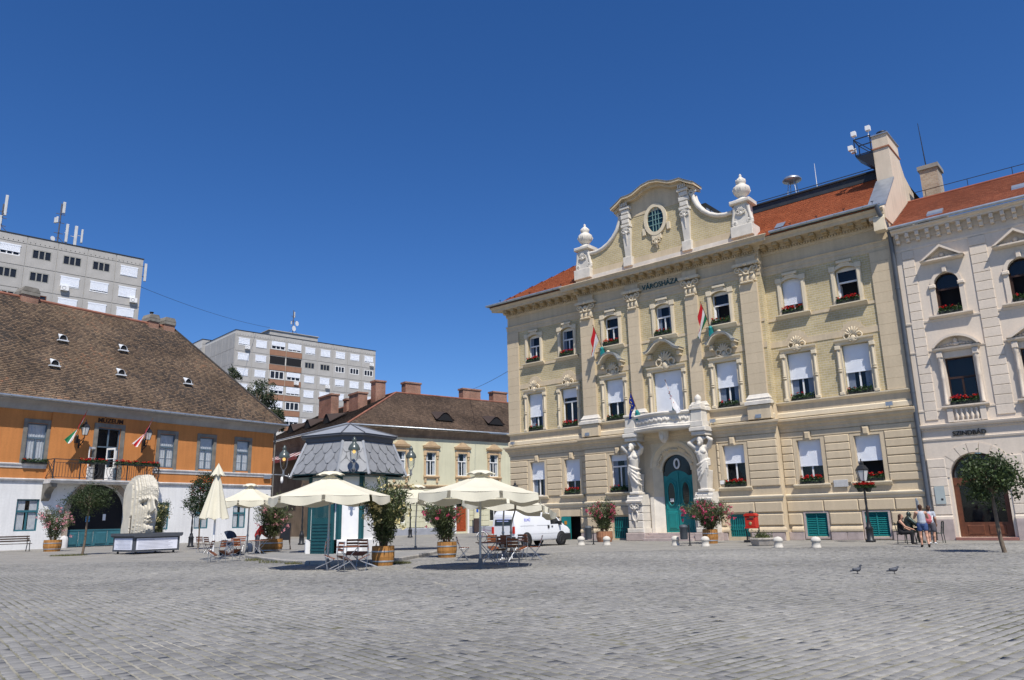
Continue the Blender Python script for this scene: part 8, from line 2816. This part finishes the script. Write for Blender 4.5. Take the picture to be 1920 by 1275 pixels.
MB().ball((-0.26, 0, 0.90), (0.13, 0.07, 0.04), 8, 6).build('saddle', vrub, BK)
MB().tube([(0.30, -0.28, 1.0), (0.38, -0.15, 1.04), (0.38, 0.15, 1.04), (0.30, 0.28, 1.0)], 0.014, 6).build('handlebar', steel, BK)
# ------------------------------------------------------------------ people
skinm = mat('skin', (0.50, 0.27, 0.18), 0.55, 0.06, 6, spec=0.35)
brownhair = mat('brown_hair', (0.050, 0.022, 0.012), 0.5, 0.3, 20, 0.3, 60)
bronze = mat('green_bronze', (0.045, 0.060, 0.052), 0.35, 0.35, 6, 0.15, 30, metal=0.6, spec=0.5)
def mirror(J):
    for k in list(J):
        if k.endswith('L') and k[:-1] + 'R' not in J:
            x, y, z = J[k]
            J[k[:-1] + 'R'] = (-x, y, z)
    return J
STAND = dict(pel=(0, 0, 0.90), waist=(0, 0.0, 1.06), chest=(0, 0, 1.28), neck=(0, 0.01, 1.42), head=(0, -0.015, 1.53), hpL=(0.09, 0, 0.87), knL=(0.10, -0.01, 0.48), anL=(0.10, 0.03, 0.08), toL=(0.11, -0.12, 0.03), shL=(0.17, 0, 1.35), elL=(0.22, 0.02, 1.08), wrL=(0.22, -0.06, 0.84))
SIT = dict(pel=(0, 0, 0.56), waist=(0, 0.01, 0.70), chest=(0, -0.02, 0.94), neck=(0, -0.03, 1.08), head=(0, -0.06, 1.19), hpL=(0.09, -0.04, 0.54), knL=(0.11, -0.42, 0.53), anL=(0.11, -0.40, 0.08), toL=(0.12, -0.55, 0.03), shL=(0.17, -0.01, 1.01), elL=(0.22, -0.08, 0.76), wrL=(0.15, -0.32, 0.63))
def body(J, seg=10):
    b = MB()
    chain(b, [J['pel'], J['waist'], J['chest'], J['neck']], [0.135, 0.115, 0.13, 0.05], 12)
    for s in 'LR':
        capsule(b, J['pel'], J['hp' + s], 0.12, 0.105)
        chain(b, [J['hp' + s], J['kn' + s], J['an' + s]], [0.09, 0.058, 0.038])
        calf = Vector(J['kn' + s]).lerp(Vector(J['an' + s]), 0.3) + Vector((0, 0.015, 0))
        b.ball(calf, (0.055, 0.06, 0.10), 8, 6)
        capsule(b, J['an' + s], J['to' + s], 0.042, 0.032)
        chain(b, [J['chest'], J['sh' + s], J['el' + s], J['wr' + s]], [0.11, 0.062, 0.043, 0.028])
        w, e = Vector(J['wr' + s]), Vector(J['el' + s])
        d = (w - e).normalized()
        sd = d.cross(Vector((0, 0, 1)))
        sd = sd.normalized() if sd.length > 0.1 else Vector((0, 1, 0))
        pm = w + d * 0.05
        capsule(b, w, pm, 0.03, 0.036, 8)
        for k in range(4):
            k0 = pm + d * 0.03 + sd * (0.016 * (k - 1.5) * 1.2)
            k1 = k0 + d * (0.035 + 0.006 * (k in (1, 2))) + Vector((0, 0, -0.012))
            chain(b, [k0, k1, k1 + d * 0.02 + Vector((0, 0, -0.022))], [0.010, 0.009, 0.008], 6)
        capsule(b, pm - d * 0.02 + sd * 0.03, pm + d * 0.03 + sd * 0.055 + Vector((0, 0, -0.01)), 0.012, 0.009, 6)
    n, h = Vector(J['neck']), Vector(J['head'])
    capsule(b, n, h - Vector((0, 0, 0.06)), 0.05, 0.048)
    return b, h
def face(b, h, yaw=0.0):
    M = Matrix.Translation(h) @ Matrix.Rotation(yaw, 4, 'Z')
    q = MB(M)
    q.ball((0, 0, 0.02), (0.077, 0.095, 0.115), 14, 10)
    q.ball((0, -0.03, -0.055), (0.055, 0.06, 0.06), 10, 8)
    q.ball((0, -0.10, 0.0), (0.013, 0.022, 0.022), 8, 6)
    q.ball((0, -0.082, -0.045), (0.024, 0.014, 0.010), 8, 6)
    for s in (-1, 1):
        q.ball((s * 0.078, 0.01, 0.005), (0.012, 0.022, 0.03), 8, 6)
        q.ball((s * 0.03, -0.078, 0.035), (0.02, 0.016, 0.009), 8, 6)
    b.v, off = b.v + q.v, len(b.v)
    b.f += [tuple(i + off for i in f) for f in q.f]
    b.sm += q.sm
def person(label, loc, rz, J, clothes, hair, yaw=0.0, scale=1.0, skin=skinm, cat='person', name='person', group=None):
    t = thing(name, label, cat, loc, rz, group)
    t.scale = (scale,) * 3
    b, h = body(J)
    face(b, h, yaw)
    put('body', merge_volume(b, 0.011, 2, 0.5), skin, t)
    for nm, mm, parts in clothes:
        c = MB()
        for pts, rs in parts:
            chain(c, pts, rs, 12)
        put(nm, merge_volume(c, 0.016, 2, 0.6), mm, t)
    if hair:
        c = MB(Matrix.Translation(h) @ Matrix.Rotation(yaw, 4, 'Z'))
        for p, r_ in hair:
            c.ball(p, r_, 12, 8)
        put('hair', merge_volume(c, 0.012, 2, 0.6), brownhair, t)
    if skin is skinm:
        c = MB(Matrix.Translation(h) @ Matrix.Rotation(yaw, 4, 'Z'))
        for s in (-1, 1):
            c.ball((s * 0.030, -0.091, 0.024), (0.010, 0.006, 0.007), 8, 6)
        c.build('eyes', dmetal, t)
    return t
L_ = lambda J, *ks: [J[k] for k in ks]
greyt = mat('grey_jersey', (0.42, 0.44, 0.48), 0.9, 0.08, 8, 0.1, 60)
denim = mat('blue_denim', (0.05, 0.085, 0.20), 0.9, 0.15, 12, 0.15, 80)
blackc = mat('black_cotton', (0.016, 0.016, 0.018), 0.9, 0.15, 8)
greyc = mat('charcoal_cotton', (0.10, 0.095, 0.11), 0.9, 0.12, 8)
shoem = mat('dark_shoes', (0.03, 0.025, 0.025), 0.7)
def shoes(J):
    return [([J['an' + s], J['to' + s]], [0.048, 0.042]) for s in 'LR']
def away(p):
    return math.atan2(p.x, -p.y)
# woman with a phone, grey top and denim shorts
J = mirror(dict(STAND, wrL=(0.07, -0.34, 1.38), elL=(0.25, -0.16, 1.14), wrR=(-0.07, -0.34, 1.38), elR=(-0.25, -0.16, 1.14), knL=(0.11, -0.02, 0.48), anR=(-0.13, 0.24, 0.10), knR=(-0.11, 0.04, 0.48), toR=(-0.14, 0.12, 0.03)))
p = gnd(1735, 1026)
person('woman seen from behind in grey sleeveless top and denim shorts, holding a phone', p, away(p) + R(4), J,
       [('top', greyt, [(L_(J, 'waist', 'chest'), [0.155, 0.148]), ([(0, 0, 0.98), J['waist']], [0.165, 0.150]), ([J['chest'], (0.12, 0, 1.36)], [0.13, 0.055]), ([J['chest'], (-0.12, 0, 1.36)], [0.13, 0.055])]),
        ('shorts', denim, [([J['pel'], (0, 0, 0.98)], [0.155, 0.14])] + [([J['hp' + s], tuple(Vector(J['hp' + s]).lerp(Vector(J['kn' + s]), 0.42))], [0.118, 0.105]) for s in 'LR']),
        ('shoes', shoem, shoes(J))],
       [((0, 0.02, 0.05), (0.088, 0.095, 0.10)), ((0, 0.07, 0.0), (0.07, 0.05, 0.08)), ((0, 0.09, 0.06), (0.045, 0.04, 0.045))], scale=1.02)
ph = MB().block(-0.04, 0.04, -0.006, 0.006, -0.075, 0.075, 0.003).build('phone', dmetal, None, loc=p + Matrix.Rotation(away(p) + R(4), 3, 'Z') @ Vector((0, -0.44, 1.42)), rz=away(p))
tag(ph, 'dark phone held up by the woman in the grey top', 'phone')
# woman with the pink backpack
J = mirror(dict(STAND, wrL=(0.20, -0.12, 0.90), elL=(0.23, 0.03, 1.10)))
p = gnd(1750, 1021)
w2 = person('woman in grey shirt and dark shorts with a pink backpack, seen from behind', p, away(p) - R(12), J,
            [('shirt', greyt, [(L_(J, 'waist', 'chest'), [0.155, 0.150]), ([(0, 0, 0.96), J['waist']], [0.16, 0.15])] + [([J['chest'], J['sh' + s], tuple(Vector(J['sh' + s]).lerp(Vector(J['el' + s]), 0.55))], [0.13, 0.075, 0.065]) for s in 'LR']),
             ('shorts', greyc, [([J['pel'], (0, 0, 0.96)], [0.155, 0.14])] + [([J['hp' + s], tuple(Vector(J['hp' + s]).lerp(Vector(J['kn' + s]), 0.62))], [0.118, 0.11]) for s in 'LR']),
             ('shoes', white, shoes(J))],
            [((0, 0.015, 0.05), (0.088, 0.098, 0.10)), ((0, 0.07, -0.01), (0.075, 0.05, 0.09))])
bp_ = thing('backpack', 'pink backpack on the back of the woman in grey shirt', 'backpack', p, away(p) - R(12))
b = MB()
b.ball((0.02, 0.24, 1.12), (0.15, 0.09, 0.21), 14, 10)
b.ball((0.02, 0.25, 1.02), (0.16, 0.10, 0.14), 14, 10)
put('bag', merge_volume(b, 0.015, 2, 0.6), mat('pink_nylon', (0.50, 0.13, 0.14), 0.7, 0.1, 6), bp_)
MB().tube([(0.11, 0.17, 1.0), (0.15, 0.02, 1.30), (0.12, -0.14, 1.26)], 0.018, 6).tube([(-0.10, 0.17, 1.0), (-0.15, 0.02, 1.30), (-0.12, -0.14, 1.26)], 0.018, 6).build('strap', white, bp_)
# seated woman in black beside the bronze man
J = mirror(dict(SIT, wrR=(-0.10, -0.46, 0.66), elR=(-0.24, -0.18, 0.78)))
p = gnd(1693, 1021)
rz = away(p) - R(90)
person('seated woman in black with long brown hair and face mask, beside the bronze man', p, rz, J,
       [('top', blackc, [(L_(J, 'pel', 'waist', 'chest'), [0.155, 0.14, 0.15]), ([J['chest'], (0.12, -0.01, 1.02)], [0.13, 0.06]), ([J['chest'], (-0.12, -0.01, 1.02)], [0.13, 0.06])]),
        ('trousers', blackc, [([J['pel'], J['hp' + s], J['kn' + s], J['an' + s]], [0.15, 0.12, 0.085, 0.065]) for s in 'LR']),
        ('shoes', shoem, shoes(J)), ('mask', blackc, [([(0, -0.13, 1.15), (0, -0.12, 1.13)], [0.048, 0.05])])],
       [((0, 0.025, 0.04), (0.092, 0.10, 0.105)), ((0, 0.08, -0.08), (0.085, 0.055, 0.13)), ((0, 0.10, -0.22), (0.09, 0.05, 0.14))])
# bronze seated man, his table and chairs
J = mirror(dict(SIT, wrL=(0.12, -0.50, 0.80), elL=(0.27, -0.22, 0.80), wrR=(-0.10, -0.40, 0.66)))
p = gnd(1708, 1018)
rz2 = away(p) - R(75)
st = person('green bronze statue of a seated man at a small bronze table', p, rz2, J, [('coat', bronze, [(L_(J, 'pel', 'waist', 'chest'), [0.19, 0.175, 0.185]), ([J['neck'], J['chest']], [0.09, 0.17])] + [([J['chest'], J['sh' + s], J['el' + s], J['wr' + s]], [0.15, 0.095, 0.075, 0.055]) for s in 'LR']), ('trousers', bronze, [([J['pel'], J['hp' + s], J['kn' + s], J['an' + s]], [0.16, 0.13, 0.095, 0.07]) for s in 'LR']), ('shoes', bronze, shoes(J))], None, skin=bronze, cat='statue', name='bronze_statue', scale=1.08)
def bronze_chair(loc, rz, label):
    t = thing('bronze_chair', label, 'chair', loc, rz, 'bronze café chairs')
    MB().lathe([(0.21, 0.42), (0.22, 0.44), (0.21, 0.46), (0, 0.46)], 16).build('seat', bronze, t)
    for x, y in ((-0.17, -0.16), (0.17, -0.16)):
        MB().tube([(x, y, 0.43), (x * 1.15, y * 1.2, 0)], 0.018, 6).build('leg', bronze, t)
    for x in (-0.16, 0.16):
        MB().tube([(x, 0.20, 0), (x, 0.17, 0.45), (x, 0.24, 0.92)], 0.018, 6).build('leg', bronze, t)
    MB().tube([(-0.16, 0.24, 0.90), (-0.1, 0.25, 0.96), (0.1, 0.25, 0.96), (0.16, 0.24, 0.90)], 0.018, 6).tube([(-0.06, 0.18, 0.47), (-0.06, 0.245, 0.95)], 0.012, 5).tube([(0.06, 0.18, 0.47), (0.06, 0.245, 0.95)], 0.012, 5).tube([(-0.15, 0.21, 0.7), (0.15, 0.21, 0.7)], 0.012, 5).build('backrest', bronze, t)
bronze_chair(gnd(1708, 1018), rz2, 'bronze chair under the seated bronze man')
bronze_chair(gnd(1693, 1020), rz, 'bronze chair under the seated woman in black')
bronze_chair(gnd(1762, 1018), rz2 + PI, 'empty bronze chair right of the standing women')
t = thing('bronze_table', 'small round bronze table in front of the bronze man', 'table', gnd(1730, 1018), 0)
MB().lathe([(0.38, 0.74), (0.39, 0.76), (0.38, 0.78), (0, 0.78)], 20).build('table_top', bronze, t)
for k in range(3):
    a = 2 * PI * k / 3
    MB().tube([(0.10 * math.cos(a), 0.10 * math.sin(a), 0.74), (0.30 * math.cos(a), 0.30 * math.sin(a), 0)], 0.02, 6).build('leg', bronze, t)
# person in a red jacket bending over the far table
J = mirror(dict(STAND, chest=(0, -0.20, 1.22), waist=(0, -0.06, 1.04), neck=(0, -0.28, 1.34), head=(0, -0.34, 1.44), shL=(0.17, -0.22, 1.28), elL=(0.22, -0.30, 1.02), wrL=(0.15, -0.46, 0.86)))
p = gnd(481, 1037)
person('person in a red hooded jacket and dark trousers bending over a café table', p, R(120), J,
       [('jacket', redp, [(L_(J, 'pel', 'waist', 'chest'), [0.16, 0.165, 0.175]), ([J['neck'], (0, -0.16, 1.32)], [0.10, 0.11])] + [([J['chest'], J['sh' + s], J['el' + s], J['wr' + s]], [0.14, 0.085, 0.07, 0.05]) for s in 'LR']),
        ('trousers', greyc, [([J['pel'], J['hp' + s], J['kn' + s], J['an' + s]], [0.15, 0.115, 0.085, 0.07]) for s in 'LR']), ('shoes', shoem, shoes(J))],
       [((0, 0.015, 0.05), (0.09, 0.10, 0.10))])
# stroller, bag, easel
ST_ = thing('stroller', 'baby stroller with a dark blue hood behind the left tables', 'stroller', gnd(432, 1040), R(100))
navy = mat('navy_fabric', (0.03, 0.045, 0.08), 0.8, 0.1, 6)
b = MB()
n = 10
for k in range(n):
    a0, a1 = PI * 0.05 + PI * 0.62 * k / n, PI * 0.05 + PI * 0.62 * (k + 1) / n
    f = lambda a, x: (x, 0.15 - 0.38 * math.cos(a), 0.78 + 0.42 * math.sin(a))
    b.add([f(a0, -0.24), f(a0, 0.24), f(a1, 0.24), f(a1, -0.24)], [(0, 1, 2, 3)], True)
for x in (-0.24, 0.24):
    b.add([(x, 0.15, 0.78)] + [(x, 0.15 - 0.38 * math.cos(PI * 0.05 + PI * 0.62 * k / n), 0.78 + 0.42 * math.sin(PI * 0.05 + PI * 0.62 * k / n)) for k in range(n + 1)], [(0, k + 1, k + 2) for k in range(n)])
b.build('hood', navy, ST_)
MB().block(-0.24, 0.24, -0.30, 0.35, 0.45, 0.62, 0.03).build('seat', greyc, ST_)
MB().tube([(-0.24, 0.55, 1.05), (-0.24, 0.2, 0.55), (-0.24, -0.40, 0.10)], 0.015, 6).tube([(0.24, 0.55, 1.05), (0.24, 0.2, 0.55), (0.24, -0.40, 0.10)], 0.015, 6).tube([(-0.24, -0.1, 0.6), (-0.24, 0.42, 0.10)], 0.015, 6).tube([(0.24, -0.1, 0.6), (0.24, 0.42, 0.10)], 0.015, 6).tube([(-0.24, 0.55, 1.05), (0.24, 0.55, 1.05)], 0.018, 6).build('frame', white, ST_)
for x in (-0.26, 0.26):
    for y in (-0.40, 0.42):
        MB(Matrix.Translation((x, y, 0.10)) @ Matrix.Rotation(PI / 2, 4, 'Y')).lathe([(0.04, -0.02), (0.10, -0.02), (0.10, 0.02), (0.04, 0.02)], 16).build('wheel', vrub, ST_)
b = MB()
b.ball((0, 0, 0.24), (0.20, 0.15, 0.26), 12, 8)
b.box(-0.17, 0.17, -0.12, 0.12, 0.0, 0.25)
o = put('rucksack', merge_volume(b, 0.02, 2, 0.5), navy, None, loc=gnd(467, 1035))
tag(o, 'dark blue rucksack standing on the ground under the café table', 'bag')
EA = thing('easel_board', 'dark menu board on a wooden tripod behind the pink oleander', 'menu board', gnd(534, 1031), R(-20))
MB().box(-0.36, 0.36, -0.03, 0.0, 0.55, 1.50).build('board', dmetal, EA)
for x0, x1, y1 in ((-0.3, -0.42, -0.1), (0.3, 0.42, -0.1), (0, 0, 0.55)):
    MB().bar((x0, 0.02, 1.55), (x1, y1, 0.0), 0.035).build('leg', bwood, EA)
# notice board beside the house door
NB = thing('notice_board', 'cream notice board on a dark stand beside the red-brown door', 'notice board', MHO @ Vector((15.35, -0.9, 0)), R(38))
MB().box(-0.45, 0.45, -0.05, 0.05, 0.1, 1.6).build('stand', mat('dark_brown_board', (0.06, 0.04, 0.035), 0.7), NB)
MB().box(-0.45, 0.45, -0.06, 0.04, 1.62, 2.75).build('panel', mat('cream_panel', (0.62, 0.58, 0.40), 0.7), NB)
MB().box(-0.15, 0.15, -0.066, -0.0605, 2.25, 2.6).build('blue_sign', mat('blue_sign', (0.03, 0.10, 0.42), 0.5), NB)
# pigeons
pigm = mat('pigeon_grey', (0.06, 0.065, 0.08), 0.6, 0.3, 12)
for px, rz, lb in ((1608, 80, 'left pigeon on the paving, head raised'), (1677, 75, 'right pigeon on the paving, head tucked')):
    t = thing('pigeon', lb, 'pigeon', gnd(px, 1076), R(rz), 'pigeons on the square')
    t.scale = (0.88, 0.88, 0.88)
    b = MB()
    up = 0.0 if px > 1650 else 0.045
    b.ball((0, 0, 0.115), (0.052, 0.095, 0.055), 12, 8)
    b.ball((0, -0.05, 0.13), (0.045, 0.055, 0.05), 10, 8)
    chain(b, [(0, -0.075, 0.15), (0, -0.095, 0.17 + up)], [0.034, 0.026])
    b.ball((0, -0.105, 0.185 + up), (0.024, 0.03, 0.025), 10, 8)
    chain(b, [(0, 0.07, 0.105), (0, 0.19, 0.075)], [0.035, 0.016])
    put('body', merge_volume(b, 0.008, 2), pigm, t)
    MB().tube([(0, -0.13, 0.185 + up), (0, -0.155, 0.178 + up)], [0.007, 0.002], 6).build('beak', dmetal, t)
    for s in (-1, 1):
        MB().tube([(s * 0.022, 0.0, 0.075), (s * 0.022, -0.005, 0.0)], 0.005, 5).tube([(s * 0.022, -0.005, 0.004), (s * 0.026, -0.04, 0.003)], 0.004, 5).build('leg', shoem, t)
        MB().ball((s * 0.046, 0.03, 0.122), (0.014, 0.095, 0.04), 8, 6).build('wing', mat('pigeon_wing', (0.09, 0.095, 0.11), 0.6, 0.3, 14), t)
